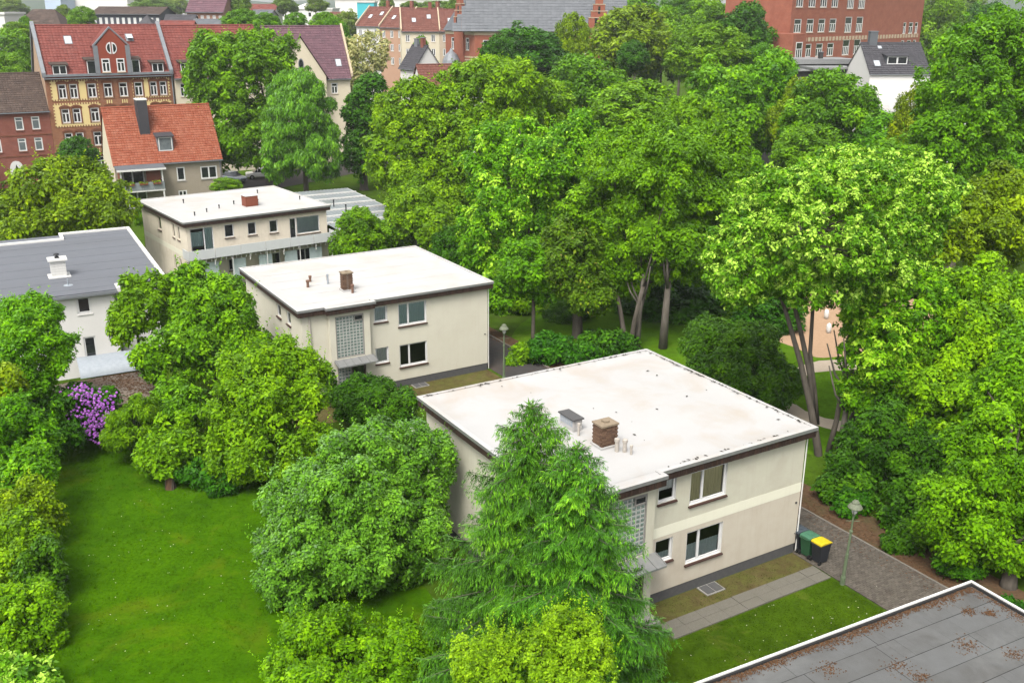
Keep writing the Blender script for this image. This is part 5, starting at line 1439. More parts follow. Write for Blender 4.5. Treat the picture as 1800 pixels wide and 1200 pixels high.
# slender bare trunks in the shade of the park
for i, (px, py, h, rad, lb) in enumerate([(1120, 612, 5.5, .17, 'slender grey trunk in front of the big maple'), (1165, 612, 6.5, .26, 'forked pale trunk at the right of the maple group'), (1475, 800, 5, .16, 'leaning dark stem right of the pale-tipped maple')]):
    b = ground_at(px, py)
    rng = np.random.RandomState(300 + i)
    t = thing('bare_trunk', lb, 'tree', b, 0, TREES)
    mb = MB().tube([(0, 0, -.2), (.05, 0, h * .4), (.2 if i != 3 else 1.0, .1, h)], [rad * 1.3, rad, rad * .6], 9)
    for k in range(4):
        a = rng.uniform(0, 6.28)
        z0_ = h * rng.uniform(.45, .95)
        mb.tube([(.1, .05, z0_), (.1 + .8 * math.cos(a), .05 + .8 * math.sin(a), z0_ + 1.1), (1.3 * math.cos(a), 1.3 * math.sin(a), z0_ + 2.8)], [rad * .5, rad * .36, rad * .2], 6)
    mb.build('trunk', 'bark_pale', t, smooth=True)

# grass blades over the near lawns (nobody could count them)
def blades(name, inside, bounds, n, mat, seed, lo=.025, hi=.06, z=.008):
    rng = np.random.RandomState(seed)
    P = np.c_[rng.uniform(bounds[0], bounds[1], n), rng.uniform(bounds[2], bounds[3], n)]
    # tufts: blades gather at random tuft centres
    tc = np.c_[rng.uniform(bounds[0], bounds[1], n // 14), rng.uniform(bounds[2], bounds[3], n // 14)]
    P = np.where(rng.random((n, 1)) < .7, tc[rng.randint(0, len(tc), n)] + rng.normal(0, .09, (n, 2)), P)
    P = P[inside(P)]
    n = len(P)
    P3 = np.c_[P, np.full(n, z)]
    h = rng.uniform(lo, hi, n)[:, None]
    a = rng.uniform(0, 6.28, n)
    s_ = np.c_[np.cos(a), np.sin(a), np.zeros(n)] * rng.uniform(.010, .020, n)[:, None]
    lean = np.c_[rng.normal(0, .5, (n, 2)), np.ones(n)]
    V = np.empty((n, 4, 3))
    V[:, 0] = P3 - s_; V[:, 1] = P3 + s_; V[:, 2] = P3 + unit(lean) * h + s_ * .35; V[:, 3] = P3 + unit(lean) * h - s_ * .35
    return kind(link(name, quad_mesh(name, V, rng.random(n), mat)), 'stuff')
def inpoly(poly):
    poly = np.array(poly)
    def f(P):
        c = np.zeros(len(P), bool)
        j = len(poly) - 1
        for i in range(len(poly)):
            xi, yi = poly[i]; xj, yj = poly[j]
            c ^= ((yi > P[:, 1]) != (yj > P[:, 1])) & (P[:, 0] < (xj - xi) * (P[:, 1] - yi) / (yj - yi + 1e-12) + xi)
            j = i
        return c
    return f
M['blade'] = grass_mat('lawn_blade', (.060, .145, .001), (.044, .118, .001), (.115, .140, .006), .8, .75)
blades('grass', inpoly(smooth_loop(LAWN)), (-26, -3, 25, 54), 95000, 'blade', 401)
fl = [tuple(LA(u, v).xy) for u, v in [(-13, -8.1), (-.3, -8.1), (-.3, -2.4), (-13, -2.4)]]
M['blade_front'] = grass_mat('front_blade', (.060, .112, .004), (.042, .085, .004), (.115, .110, .022), 1.1, .9)
blades('grass', inpoly(fl), (0, 17, 24, 40), 60000, 'blade_front', 402)
fl2 = [tuple(LA(u, v).xy) for u, v in [(-13, -1.25), (-.6, -1.25), (-.9, -.1), (-13, -.1)]]
M['blade_dry'] = grass_mat('worn_blade', (.065, .10, .015), (.085, .085, .025), (.12, .08, .04), 1.6, .6)
blades('grass', inpoly(fl2), (0, 14, 30, 40), 14000, 'blade_dry', 403)
# daisies and dandelion clocks
dz = MB()
r_ = random.Random(77)
for i in range(150):
    if i < 80:
        p = ground_at(r_.gauss(270, 70), r_.gauss(960, 60)) if i < 40 else ground_at(r_.uniform(150, 430), r_.uniform(860, 1190))
    else:
        p = LA(r_.gauss(-4.5, 2.4), min(-2.6, max(-7.8, r_.gauss(-4.6, 1.5))))
    s_ = r_.uniform(.012, .026)
    dz.add([(p.x + s_ * math.cos(k * PI / 3), p.y + s_ * math.sin(k * PI / 3), .05) for k in range(6)] + [(p.x, p.y, .068)], [(k, (k + 1) % 6, 6) for k in range(6)])
M['daisy'] = surf('daisy', (.75, .74, .66), (.65, .63, .5), 50, .9, .1)
kind(dz.build('daisy', 'daisy'), 'stuff')
def dl(r_):
    v = r_.uniform(-10, 9)
    u = 3.5 + abs(r_.gauss(0, .8)) if r_.random() < .8 else r_.uniform(2.4, 3.5)
    p = LA(u, v)
    return (p.x, p.y, .03 if u > 3.4 else .055)
litter('leaf_litter', dl, 2200, None, size=(.03, .06), seed=8)
def dl2(r_):
    p = LB(3.4 + abs(r_.gauss(0, 1.0)), r_.uniform(-6, 8))
    return (p.x, p.y, .03)
litter('leaf_litter', dl2, 800, None, size=(.04, .08), seed=9)
# dead stump on the lawn
sp_ = ground_at(300, 858)
st = thing('dead_stump', 'upright dead ivy-wrapped stump at the far end of the lawn', 'stump', sp_)
sm = MB().lathe([(.30, -.1), (.24, .12), (.19, .45), (.18, .85), (.15, 1.06), (.05, 1.1)], 10)
rs_ = random.Random(4)
sm.v = [(x + rs_.uniform(-.025, .025), y + rs_.uniform(-.025, .025), z) for x, y, z in sm.v]
sm.build('trunk', 'stump', st)
iv = MB()
for k in range(9):
    a = rs_.uniform(0, 6.28)
    iv.tube([(.27 * math.cos(a), .27 * math.sin(a), 0), (.21 * math.cos(a + .4), .21 * math.sin(a + .4), .4), (.19 * math.cos(a + .7), .19 * math.sin(a + .7), .8), (.17 * math.cos(a + 1), .17 * math.sin(a + 1), 1.12)], [.03, .024, .02, .012], 5)
iv.build('root', 'bark', st)

# ---------------------------------------------------------------- pitched-roof buildings
def pitched(name, label, cat, loc, yaw, W, D, eave, ridge, wall, roof, front=(), side_l=(), side_r=(), ov=.35, ogable=.2, gable=None, tw=.3, tl=.36, axis='x', hip=0, group=None, wkw=None, z0=0, back=True, mask=None):
    """origin = front-left ground corner; front faces -y. front/side: (xc, z, w, h[, kwargs])"""
    r = thing(name, label, cat, loc, yaw, group)
    wkw = wkw or {}
    def ops(lst):
        return [(o[0] - o[2] / 2, o[0] + o[2] / 2, o[1], o[1] + o[3]) for o in lst]
    w = MB()
    if axis == 'x':
        w.wall(0, W, z0, eave, ops(front), mi=0)
        half = D / 2
        for (xx, sgn, lst) in ((0, -1, side_l), (W, 1, side_r)):
            w.X = ROTX(-PI / 2, (0, D, 0)) if sgn < 0 else ROTX(PI / 2, (W, 0, 0))
            w.wall(0, D, z0, eave, ops([o for o in lst if o[1] + o[3] < eave]), mi=1)
            if hip == 0:
                w.add([(0, 0, eave), (D, 0, eave), (D / 2, 0, ridge)], [(0, 1, 2)], 1)
            w.X = None
        w.quad((W, D, z0), (0, D, z0), (0, D, eave), (W, D, eave), 0)
        sl = math.hypot(half, ridge - eave)
        fwd = Vector((0, -half, eave - ridge)).normalized(); bwd = Vector((0, half, eave - ridge)).normalized()
    w.build('wall', [wall, gable or wall], r)
    rf = MB()
    e = ov * (ridge - eave) / half
    th = .12
    ye, ze = -ov, eave - e
    if hip:
        pts = [(-ogable, -ov, ze), (W + ogable, -ov, ze), (W + ogable, D + ov, ze), (-ogable, D + ov, ze), (hip, half, ridge), (W - hip, half, ridge)]
        rf.add(pts, [(0, 1, 5, 4), (1, 2, 5), (2, 3, 4, 5), (3, 0, 4), (3, 2, 1, 0)])
        rf.build('roof', roof, r)
        fr = MB()
        L = math.hypot(half + ov, ridge - ze)
        dd = Vector((0, -(half + ov), ze - ridge)).normalized()
        fr.tiles((-ogable, half, ridge), (1, 0, 0), dd, W + 2 * ogable, L, tw, tl, mask=lambda a, b: a - tw > hip * (1 - b / L) and a + tw < W + 2 * ogable - hip * (1 - b / L))
        kind(fr.build('roof_tile', roof, r), 'stuff')
        L2 = math.hypot(hip, ridge - ze)
        f2 = MB()
        Dt = D + 2 * ov
        f2.tiles((hip, D + ov, ridge), (0, -1, 0), Vector((-(hip + ogable), 0, ze - ridge)).normalized(), Dt, L2, tw, tl, mask=lambda a, b: abs(a - Dt / 2) + tw < Dt / 2 * (b / L2))
        if f2.f:
            kind(f2.build('roof_tile', roof, r), 'stuff')
    else:
        rf.add([(-ogable, -ov, ze), (W + ogable, -ov, ze), (W + ogable, half, ridge), (-ogable, half, ridge), (W + ogable, D + ov, ze), (-ogable, D + ov, ze),
                (-ogable, -ov, ze - th), (W + ogable, -ov, ze - th), (W + ogable, half, ridge - th), (-ogable, half, ridge - th), (W + ogable, D + ov, ze - th), (-ogable, D + ov, ze - th)],
               [(0, 1, 2, 3), (3, 2, 4, 5), (0, 6, 7, 1), (1, 7, 8, 2), (2, 8, 10, 4), (4, 10, 11, 5), (5, 11, 9, 3), (3, 9, 6, 0)])
        rf.build('roof', roof, r)
        L = math.hypot(half + ov, ridge - ze)
        fr = MB()
        fr.tiles((-ogable, half, ridge), (1, 0, 0), Vector((0, -(half + ov), ze - ridge)).normalized(), W + 2 * ogable, L, tw, tl, mask=mask)
        kind(fr.build('roof_tile', roof, r), 'stuff')
        MB().profile_x([(half - .16, ridge + .02), (half, ridge + .14), (half + .16, ridge + .02)], -ogable, W + ogable).build('ridge_tile', roof, r)
    def put(lst, rot, f):
        for o in lst:
            kw = dict(wkw)
            if len(o) > 4:
                kw.update(o[4])
            window(r, 0, 0, o[2], o[3], rot=rot, origin=f(o[0], o[1]), **kw)
    put(front, 0, lambda a, z: (a, 0, z))
    put(side_l, -PI / 2, lambda a, z: (0, D - a, z))
    put(side_r, PI / 2, lambda a, z: (W, a, z))
    MB().box(-.1, W + .1, -ov - .12, -ov, ze - .12, ze).build('gutter', 'lead', r)
    r['slope'] = 0
    del r['slope']
    def roofpt(x, t, off=0):        # point on the front slope, t = 0 at the eave .. 1 at the ridge
        y = -ov + (half + ov) * t
        return Vector((x, y, ze + (ridge - ze) * t + off))
    return r, roofpt
def dormer(root, rp, x, t0, w, h, roof, wallm='lead', nwin=1, frame='white_pvc', bars=(.5,), depth=None, pane='dark_pane', face='white_pvc'):
    """shed dormer standing on the front slope at height t0"""
    p = rp(x, t0)
    q = rp(x, min(.97, t0 + .30))
    d = q.y - p.y
    d = min(3.2, h / max(.3, (q.z - p.z) / d) + .5)
    mb = MB()
    zt = p.z + h
    s_ = (q.z - p.z) / (q.y - p.y)
    yb = p.y + h / s_ * .9
    mb.profile_x([(p.y, p.z - .05), (p.y, zt), (yb, zt + .1), (yb, p.z + (yb - p.y) * s_ - .3)], x - w / 2, x + w / 2)
    o = mb.build('dormer', wallm, root)
    MB().profile_x([(p.y - .25, zt - .03), (p.y - .25, zt + .06), (yb + .35, zt + .32), (yb + .35, zt + .2)], x - w / 2 - .18, x + w / 2 + .18).build('dormer_roof', roof, o)
    ww = (w - .16) / nwin
    for k in range(nwin):
        wx = x - w / 2 + .08 + ww * (k + .5)
        window(o, wx, p.z + .06, ww - .02, h - .14, y=p.y - .1, frame=frame, pane=pane, bars=bars, inset=.09, sill=None, fw=.1)
    return o
def skylight(root, rp, x, t, w=.8, h=1.2, open_=False):
    p, q = rp(x, t, .09), rp(x, t + .1, .09)
    d = (q - p).normalized()
    n = Vector((0, -d.z, d.y))
    u = Vector((1, 0, 0))
    mb = MB()
    c = [p - u * w / 2, p + u * w / 2, p + u * w / 2 + d * h, p - u * w / 2 + d * h]
    mb.add(c + [v + n * .07 for v in c], [(4, 5, 6, 7), (0, 1, 5, 4), (1, 2, 6, 5), (2, 3, 7, 6), (3, 0, 4, 7)])
    o = mb.build('skylight', 'lead', root)
    i = .1
    c = [p + n * .078 + u * (-w / 2 + i) + d * i, p + n * .078 + u * (w / 2 - i) + d * i, p + n * .078 + u * (w / 2 - i) + d * (h - i), p + n * .078 + u * (-w / 2 + i) + d * (h - i)]
    if open_:
        c[0] += n * .5; c[1] += n * .5
    MB().quad(*c).build('pane', 'sky_pane', o)
    return o
M['sky_pane'] = surf('skylight_pane', (.62, .66, .69), (.56, .60, .63), 1, .06, .8)
def stack(root, x, y, z0, z1, w=.7, d=.6, mat='brick_red', cap='concrete', hat=True):
    c = MB().box(x - w / 2, x + w / 2, y - d / 2, y + d / 2, z0, z1).build('chimney', mat, root)
    MB().box(x - w / 2 - .06, x + w / 2 + .06, y - d / 2 - .06, y + d / 2 + .06, z1 + .002, z1 + .1).build('chimney_cap', cap, c)
    return c

# -- tile-roofed house behind the beige one
OW, OD = 12.3, 9.6
o_loc = Vector((-46.4, 115.2, 0)) + Vector((0, 0, 0))
OY = R(28.6)
OE, ORD = 5.7, 11.7
ho, rp = pitched('tile_roofed_house', 'house with orange tile roof, dark slate chimney and balcony at left', 'house', o_loc, OY, OW, OD, OE + .2, ORD, 'olive_wall', 'tile_orange', gable='cream_far',
    front=[(4.65, 3.35, .8, 1.7, dict(bars=())), (7.4, 3.3, .95, 1.6, dict(bars=())), (10.7, 3.3, 1.95, 1.5), (2.0, 2.95, 2.4, 2.2, dict(bars=(.45,), sill=None)), (2.2, .4, 2.2, 2.0, dict(sill=None)), (7.4, .8, 1, 1.3)],
    side_l=[(2.2, 3.3, .7, 1.3, dict(bars=())), (5.2, 3.3, .8, 1.8, dict(bars=())), (7.4, 3.2, .8, 1.8, dict(bars=())), (3, .6, .9, 1.5)], ov=.3, ogable=.15, tw=.30, tl=.34, wkw=dict(fw=.13, inset=.06, sill='concrete', sill_out=.08))
cp = rp(4.2, .80)
ck = MB().box(3.6, 4.75, cp.y - 1.55, cp.y + .35, cp.z - 2.4, ORD + .95).build('chimney', 'slate_dark', ho)
MB().box(3.55, 4.8, cp.y - 1.6, cp.y + .4, ORD + .95, ORD + 1.08).build('chimney_cap', 'white_paint', ck)
dormer(ho, rp, 6.1, .20, 1.75, 1.75, 'slate_dark', 'lead', 1, bars=(), pane='grey_pane')
# its two-storey balcony with felt roof
bl = MB().box(.2, 5.1, -2.0, -.003, 2.62, 2.80).build('balcony', 'white_paint', ho)
for k in range(4):
    MB().box(.25 + k * 1.21, .25 + k * 1.21 + 1.18, -2.03, -1.99, 2.82, 3.72).build('parapet_panel', 'grey_sheet', bl)
MB().box(.18, .22, -1.99, -.02, 2.82, 3.72).build('parapet_panel', 'grey_sheet', bl)
MB().box(5.06, 5.10, -1.99, -.02, 2.82, 3.72).build('parapet_panel', 'grey_sheet', bl)
for (x, z0_, z1_) in ((.35, 2.82, 5.2), (4.95, 2.82, 5.2), (.35, 0, 2.62), (4.95, 0, 2.62)):
    MB().box(x - .08, x + .08, -1.95, -1.79, z0_, z1_).build('post', 'white_paint', bl)
MB().profile_x([(-2.3, 5.18), (-2.3, 5.30), (0, 5.62), (0, 5.50)], -.05, 5.35).build('balcony_roof', 'slate', bl)
MB().profile_x([(-2.33, 5.10), (-2.33, 5.32), (-2.30, 5.32), (-2.30, 5.10)], -.08, 5.38).build('roof_edge_board', 'white_paint', bl)
MB().box(3.3, 4.9, -.9, -.85, 2.85, 5.2).build('timber_screen', 'timber', bl)
MB().box(.24, .28, -1.9, -.1, 3.73, 5.2).build('timber_screen', 'timber', bl)
for k in range(3):
    fbx = MB().box(.8 + k * 1.5, 1.7 + k * 1.5, -2.25, -2.05, 3.45, 3.62).build('flower_box', 'timber', bl)
    rng = np.random.RandomState(k)
    P = np.c_[rng.uniform(.8 + k * 1.5, 1.7 + k * 1.5, 60), rng.uniform(-2.25, -2.05, 60), rng.uniform(3.62, 3.85, 60)]
    link('flowers', quad_mesh('flowers', leaf_quads(P, unit(rng.normal(size=(60, 3))), .18, .12, rng), rng.random(60), 'leaf_yellow'), fbx)
MB().tube([(OW - .2, -.1, OE), (OW - .2, -.1, 0)], .06, 8).build('downpipe', 'lead', ho)

# -- carport with ribbed sheet roof
ca, cb_, cc, cd = [ground_at(*p) for p in [(505, 333, 2.8), (585, 322, 2.8), (686, 372, 2.8), (655, 450, 2.8)]]
cpo = thing('carport', 'low carport roof of grey sheets with white ribs right of the beige house', 'carport', (-9.5, 98.5, 0), R(28.5))
CL, CWd = 21.7, 8.6
# local frame: x across (to the right), y away
MB().box(-CWd + .4, .0, .0, CL, 2.45, 2.55).build('ceiling', 'dark_timber', cpo)
n = 7
for k in range(n):
    y0_, y1_ = k * CL / n, (k + 1) * CL / n
    mb = MB()
    m = 40
    for i in range(m):
        xa, xb = -CWd + CWd * i / m, -CWd + CWd * (i + 1) / m
        e = .05 * (i % 2)
        mb.quad((xa, y0_ + .14, 2.66 + e), (xb, y0_ + .14, 2.71 - e), (xb, y1_ - .02, 2.73 - e), (xa, y1_ - .02, 2.68 + e))
    mb.build('roof_sheet', 'grey_sheet', cpo)
    MB().box(-CWd - .05, .05, y0_ - .10, y0_ + .10, 2.56, 2.83).build('roof_rib', 'white_paint', cpo)
MB().box(-.02, .08, -.15, CL, 2.35, 2.70).build('edge_board', 'parapet', cpo)
for k in range(5):
    for x in (-.2, -CWd + .6):
        MB().box(x - .08, x + .08, .2 + k * 5.4, .36 + k * 5.4, 0, 2.45).build('post', 'dark_timber', cpo)
for k in range(4):
    vent(cpo, -CWd * .56 - (k % 2) * .3, 2.0 + k * 3.1, 2.66, .8, .07, 'black', 'black')
MB().box(-CWd + .5, -.1, CL - .1, CL, 0, 2.4).build('rear_wall', 'concrete', cpo)

# -- yellow and brick apartment building
YL = Vector((-62, 134.6, 0)); YY = R(30.5)
YW, YD, YE, YR = 16.3, 11.5, 14.4, 20.6
wst = dict(frame='white_pvc', bars=(.5,), transom=.68, fw=.13, inset=.12, sill='stone', sill_out=.08)
fr = []
rows = [11.35, 8.15, 4.95, 1.6]
cols = [(2.15, 1.0), (3.55, 1.0), (6.2, 1.05), (8.5, 1.05), (10.9, 1.05), (13.3, .95), (14.7, .95)]
cols = [(2.0, 1.0), (3.45, 1.0), (5.95, 1.05), (7.75, 1.05), (9.75, 1.05), (11.65, 1.05), (13.9, .95), (15.2, .95)]
cols = [(2.0, 1.0), (3.4, 1.0), (5.7, 1.1), (7.75, 1.1), (9.75, 1.1), (11.75, 1.1), (13.75, .95), (15.05, .95)]
for z in rows:
    for x, w_ in cols:
        fr.append((x, z, w_, 1.85))
hy, rpy = pitched('apartment_building', 'tall yellow and brick apartment house with red tile roof and stepped gable', 'building', YL, YY, YW, YD, YE, YR, 'brick_orange', 'tile_red', front=fr, gable='brick_pale', ov=.35, ogable=.0, tw=.45, tl=.45, wkw=wst)
def panel(root, x0, x1, z0, z1, ops, mat, y=-.03, name='render_panel'):
    mb = MB().wall(x0, x1, z0, z1, ops, y=y, reveal=.03)
    return mb.build(name, mat, root)
ops_y = [(x - w_ / 2 - .17, x + w_ / 2 + .17, z - .15, z + 2.1) for z in rows for x, w_ in cols]
for (x0, x1) in ((.55, 6.55), (10.95, 15.95)):
    for (z0_, z1_) in ((11.05, 13.75), (7.6, 10.75)):
        panel(hy, x0, x1, z0_, z1_, [o for o in ops_y if x0 < o[0] < x1 and z0_ - 1 < o[2] < z1_], 'yellow_wall')
# toothed brick quoins along the render panels and arched lintels
for (x0, x1) in ((.55, 6.55), (10.95, 15.95)):
    q = MB()
    for (z0_, z1_) in ((11.05, 13.75), (7.6, 10.75)):
        k = 0
        z = z0_
        while z < z1_ - .2:
            q.box(x0 - .02, x0 + .16, -.055, -.031, z, z + .2); q.box(x1 - .16, x1 + .02, -.055, -.031, z, z + .2)
            z += .42
        x = x0
        while x < x1 - .15:
            q.box(x, x + .16, -.055, -.031, z1_ - .22, z1_); q.box(x, x + .16, -.055, -.031, z0_, z0_ + .2)
            x += .34
    kind(q.build('toothed_brick', 'brick_orange', hy), 'stuff')
M['arch_brick'] = surf('dark_arch_brick', (.22, .085, .045), (.17, .065, .038), 6, .9, .2)
for z in rows[:3]:
    for x, w_ in cols:
        a = MB()
        N = 6
        for i in range(N):
            f = lambda t: (x + (t - .5) * (w_ + .5), z + 1.85 + .10 + .26 * (1 - (2 * t - 1) ** 2))
            (xa, za), (xb, zb) = f(i / N), f((i + 1) / N)
            a.profile([(xa, za - .10), (xb, zb - .10), (xb, zb + .14), (xa, za + .14)], -.075, -.004)
        a.box(x - w_ / 2 - .17, x - w_ / 2 - .02, -.06, -.004, z - .15, z + 1.93); a.box(x + w_ / 2 + .02, x + w_ / 2 + .17, -.06, -.004, z - .15, z + 1.93)
        a.build('window_arch', 'arch_brick', hy)
for z in rows[:3]:
    for x, w_ in (cols[3:5] if z > 11 else cols):
        if z > 8 and z < 11 and (x < 6.6 or x > 11): continue
        for k in range(3):
            MB().box(x - .36 + k * .28, x - .22 + k * .28, -.03, -.004, z - .95, z - .4).build('yellow_inlay', 'yellow_wall', hy)
MB().box(-.02, YW + .02, -.22, -.004, 13.8, 14.2).build('cornice', 'arch_brick', hy)
MB().box(-.05, YW + .05, -.5, -.1, 14.2, 14.5).build('eave_band', 'lead', hy)
# stepped gable bay
gx0, gx1 = 6.75, 10.75
gm = MB()
gcx = (gx0 + gx1) / 2
gm.profile([(gx0, YE - .3), (gx1, YE - .3), (gx1, YE + 3.6), (gcx, YE + 5.9), (gx0, YE + 3.6)], -.42, -.10)
gb = gm.build('gable_front', 'gable_red', hy)
MB().box(gx0 - .35, gx0 + .25, -.5, -.423, YE, YE + 3.7).box(gx1 - .25, gx1 + .35, -.5, -.423, YE, YE + 3.7).build('gable_pilaster', 'lead', gb)
cope = MB()
for s_ in (-1, 1):
    xa, xb = gcx + s_ * 2.35, gcx
    cope.profile([(xa, YE + 3.5), (xb, YE + 5.92), (xb, YE + 6.15), (xa, YE + 3.75)][::s_], -.5, -.05)
cope.build('gable_coping', 'lead', gb)
gr = MB()
gr.add([(gx0 - .2, -.1, YE + 3.6), (gcx, -.1, YE + 5.85), (gcx, 5.2, YE + 5.85), (gx0 - .2, 3.2, YE + 3.6)], [(0, 1, 2, 3)])
gr.add([(gcx, -.1, YE + 5.85), (gx1 + .2, -.1, YE + 3.6), (gx1 + .2, 3.2, YE + 3.6), (gcx, 5.2, YE + 5.85)], [(0, 1, 2, 3)])
gr.build('gable_roof', 'tile_red', gb)
MB().quad((gx0, -.1, YE), (gx0, -.1, YE + 3.6), (gx0, 3.2, YE + 3.6), (gx0, 3, YE)).quad((gx1, -.1, YE), (gx1, 3, YE), (gx1, 3.2, YE + 3.6), (gx1, -.1, YE + 3.6)).build('gable_cheek', 'tile_red', gb)
for x in (gcx - .95, gcx + .95):
    window(gb, x, YE + .25, 1.05, 1.75, y=-.52, inset=.08, fw=.14, transom=.7, sill='stone')
oc = MB()
for s_ in (-1, 1):
    pts = [(gcx + s_ * (.08 + .62 * math.cos(a)), YE + 3.35 + .78 * math.sin(a)) for a in np.linspace(-PI / 2, PI / 2, 9)]
    oc.profile(pts[::s_], -.47, -.423)
og = oc.build('round_window', 'white_pvc', gb)
oc = MB()
for s_ in (-1, 1):
    pts = [(gcx + s_ * (.20 + .38 * math.cos(a)), YE + 3.35 + .55 * math.sin(a)) for a in np.linspace(-PI / 2, PI / 2, 9)]
    oc.profile(pts[::s_], -.48, -.471)
oc.build('pane', 'dark_pane', og)
dormer(hy, rpy, 2.0, .06, 1.9, 1.3, 'tile_brown', 'tile_red', 1, bars=(.5,)); dormer(hy, rpy, 14.6, .06, 1.7, 1.3, 'tile_brown', 'tile_red', 1)
dormer(hy, rpy, 6.0, .05, 1.3, 1.9, 'tile_brown', 'tile_red', 1, bars=()); dormer(hy, rpy, 11.7, .05, 1.25, 1.9, 'tile_brown', 'tile_red', 1, bars=())
skylight(hy, rpy, 4.0, .62, 1.0, 1.4); skylight(hy, rpy, 12.0, .66, 1.0, 1.3, True)
for xx in (-.05, YW):                                       # firewall parapets over the roof
    MB().profile_x([(-.4, YE - .3), (YD / 2, YR - .05), (YD + .4, YE - .3), (YD + .4, YE + .35), (YD / 2, YR + .55), (-.4, YE + .35)], xx - .22, xx + .25).build('firewall', 'lead', hy)
MB().tube([(YW + .02, -.14, 14.2), (YW + .02, -.14, 0)], .08, 8).build('downpipe', 'lead', hy)

# -- cream neighbour to its right
NL = YL + Vector((math.cos(YY), math.sin(YY), 0)) * (YW + .35)
nf = [(x, z, 1.0, 1.8) for z in (11.0, 7.8, 4.6) for x in (1.2, 3.4, 6.4, 8.0, 11.0)]
hn, rpn = pitched('apartment_building', 'cream apartment house with red roof, half hidden by the elm', 'building', NL, YY, 13.5, YD, 13.9, 20.5, 'cream_far', 'tile_red', front=nf, ov=.35, ogable=0, tw=.45, tl=.45, wkw=wst)
dormer(hn, rpn, 2.3, .10, 2.6, 1.45, 'tile_brown', 'tile_red', 2, bars=(.5,))
g2 = MB().profile([(4.8, 13.6), (9.2, 13.6), (9.2, 15.2), (7.0, 18.6), (4.8, 15.2)], -.4, -.1).build('gable_front', 'cream_far', hn)
MB().add([(4.5, -.6, 15.0), (7, -.6, 18.75), (7, 4.4, 18.75), (4.5, 1.8, 15.0), (9.5, -.6, 15.0), (9.5, 1.8, 15.0)], [(0, 1, 2, 3), (1, 4, 5, 2)]).build('gable_roof', 'tile_red', g2)
window(g2, 7, 15.3, .7, 1.1, y=-.45, inset=.04, bars=(), sill=None)
# -- red brick house at the left edge
RW = 17.0
RL = YL - Vector((math.cos(YY), math.sin(YY), 0)) * (RW + .02)
rfw = [(x, z, 1.05, 1.75) for z in (7.55, 4.85) for x in (5.2, 7.3, 10.1, 12.2, 14.3, 16.0 - .1)]
rfw = [(x, z, 1.0, 1.7) for z in (7.5, 4.75) for x in (3.0, 5.1, 8.0, 10.2, 13.2, 15.2)]
hr, rpr = pitched('brick_house', 'red brick house with brown tile roof at the left edge', 'building', RL, YY, RW, 9.5, 10.1, 14.5, 'brick_red', 'tile_brown', front=rfw + [(14.9, 1.4, 1.0, 1.7), (6.0, 1.4, 1.0, 1.7)], ov=.3, ogable=0, tw=.34, tl=.38, wkw=dict(bars=(), transom=.72, fw=.14, inset=.1, sill='arch_brick', pane='grey_pane'))
for z in (7.0, 4.3):
    MB().box(0, RW, -.05, -.004, z - .25, z - .1).build('string_course', 'arch_brick', hr)
pd_ = MB().profile([(11.3, .9), (12.9, .9), (12.9, 2.6)] + [(12.1 + .8 * math.cos(a), 2.6 + .95 * math.sin(a)) for a in np.linspace(.2, PI - .2, 7)] + [(11.3, 2.6)], -.08, -.005).build('arched_door', 'white_pvc', hr)
MB().profile([(11.55, 1.5), (12.65, 1.5), (12.1, 3.1)], -.10, -.081).build('pane', 'dark_pane', pd_)
# low tiled roof and white gable peeping in at the very left
lo = ground_at(-30, 345)
hs, _ = pitched('outbuilding', 'small white outbuilding with a bit of red roof at the left edge', 'building', (lo.x - 6, lo.y - 6, 0), YY, 9, 6, 3.6, 5.6, 'white_far', 'tile_rust', tw=.4, tl=.4)
# -- cream gable house with purple roof
CG = at(500, 130, 150)
cgy = R(24)
c1 = at(502, 150, 150)
hg, rpg = pitched('gable_house', 'cream house with tall front gable and purple tile roof behind the willow', 'house', (c1.x - 2.5, c1.y + 2, 0), cgy, 12.0, 10, 13.2, 20.3, 'cream_far', 'tile_purple', front=[(9.5, 10.5, 1.0, 1.6), (2, 10.5, 1, 1.6)], ogable=.2, tw=.45, tl=.45, wkw=wst)
gg = MB().profile([(.6, 8), (8.0, 8), (8.0, 13.2), (4.3, 19.0), (.6, 13.2)], -1.2, -.05).build('gable_front', 'cream_far', hg)
MB().add([(.2, -1.5, 12.75), (4.3, -1.5, 19.2), (4.3, 4.6, 19.2), (.2, 0, 12.75), (8.4, -1.5, 12.75), (8.4, 0, 12.75)], [(0, 1, 2, 3), (1, 4, 5, 2)]).build('gable_roof', 'tile_purple', gg)
ov_ = MB().profile([(4.3 + .42 * math.cos(a), 15.0 + .85 * math.sin(a)) for a in np.linspace(0, 2 * PI, 14, endpoint=False)], -1.24, -1.201).build('oval_window', 'lead', gg)
MB().profile([(4.3 + .30 * math.cos(a), 15.0 + .7 * math.sin(a)) for a in np.linspace(0, 2 * PI, 14, endpoint=False)], -1.26, -1.241).build('pane', 'dark_pane', ov_)
for k in (-1.4, 0, 1.4):
    window(gg, 4.3 + k, 10.4, .9, 1.6, y=-1.3, inset=.06, fw=.12)
MB().profile_x([(-.4, 13), (5, 20.2), (5, 20.7), (-.4, 13.5)], 12.1, 12.4).build('gable_coping', 'stone', hg)
skylight(hg, rpg, 10.6, .22, .9, 1.3)

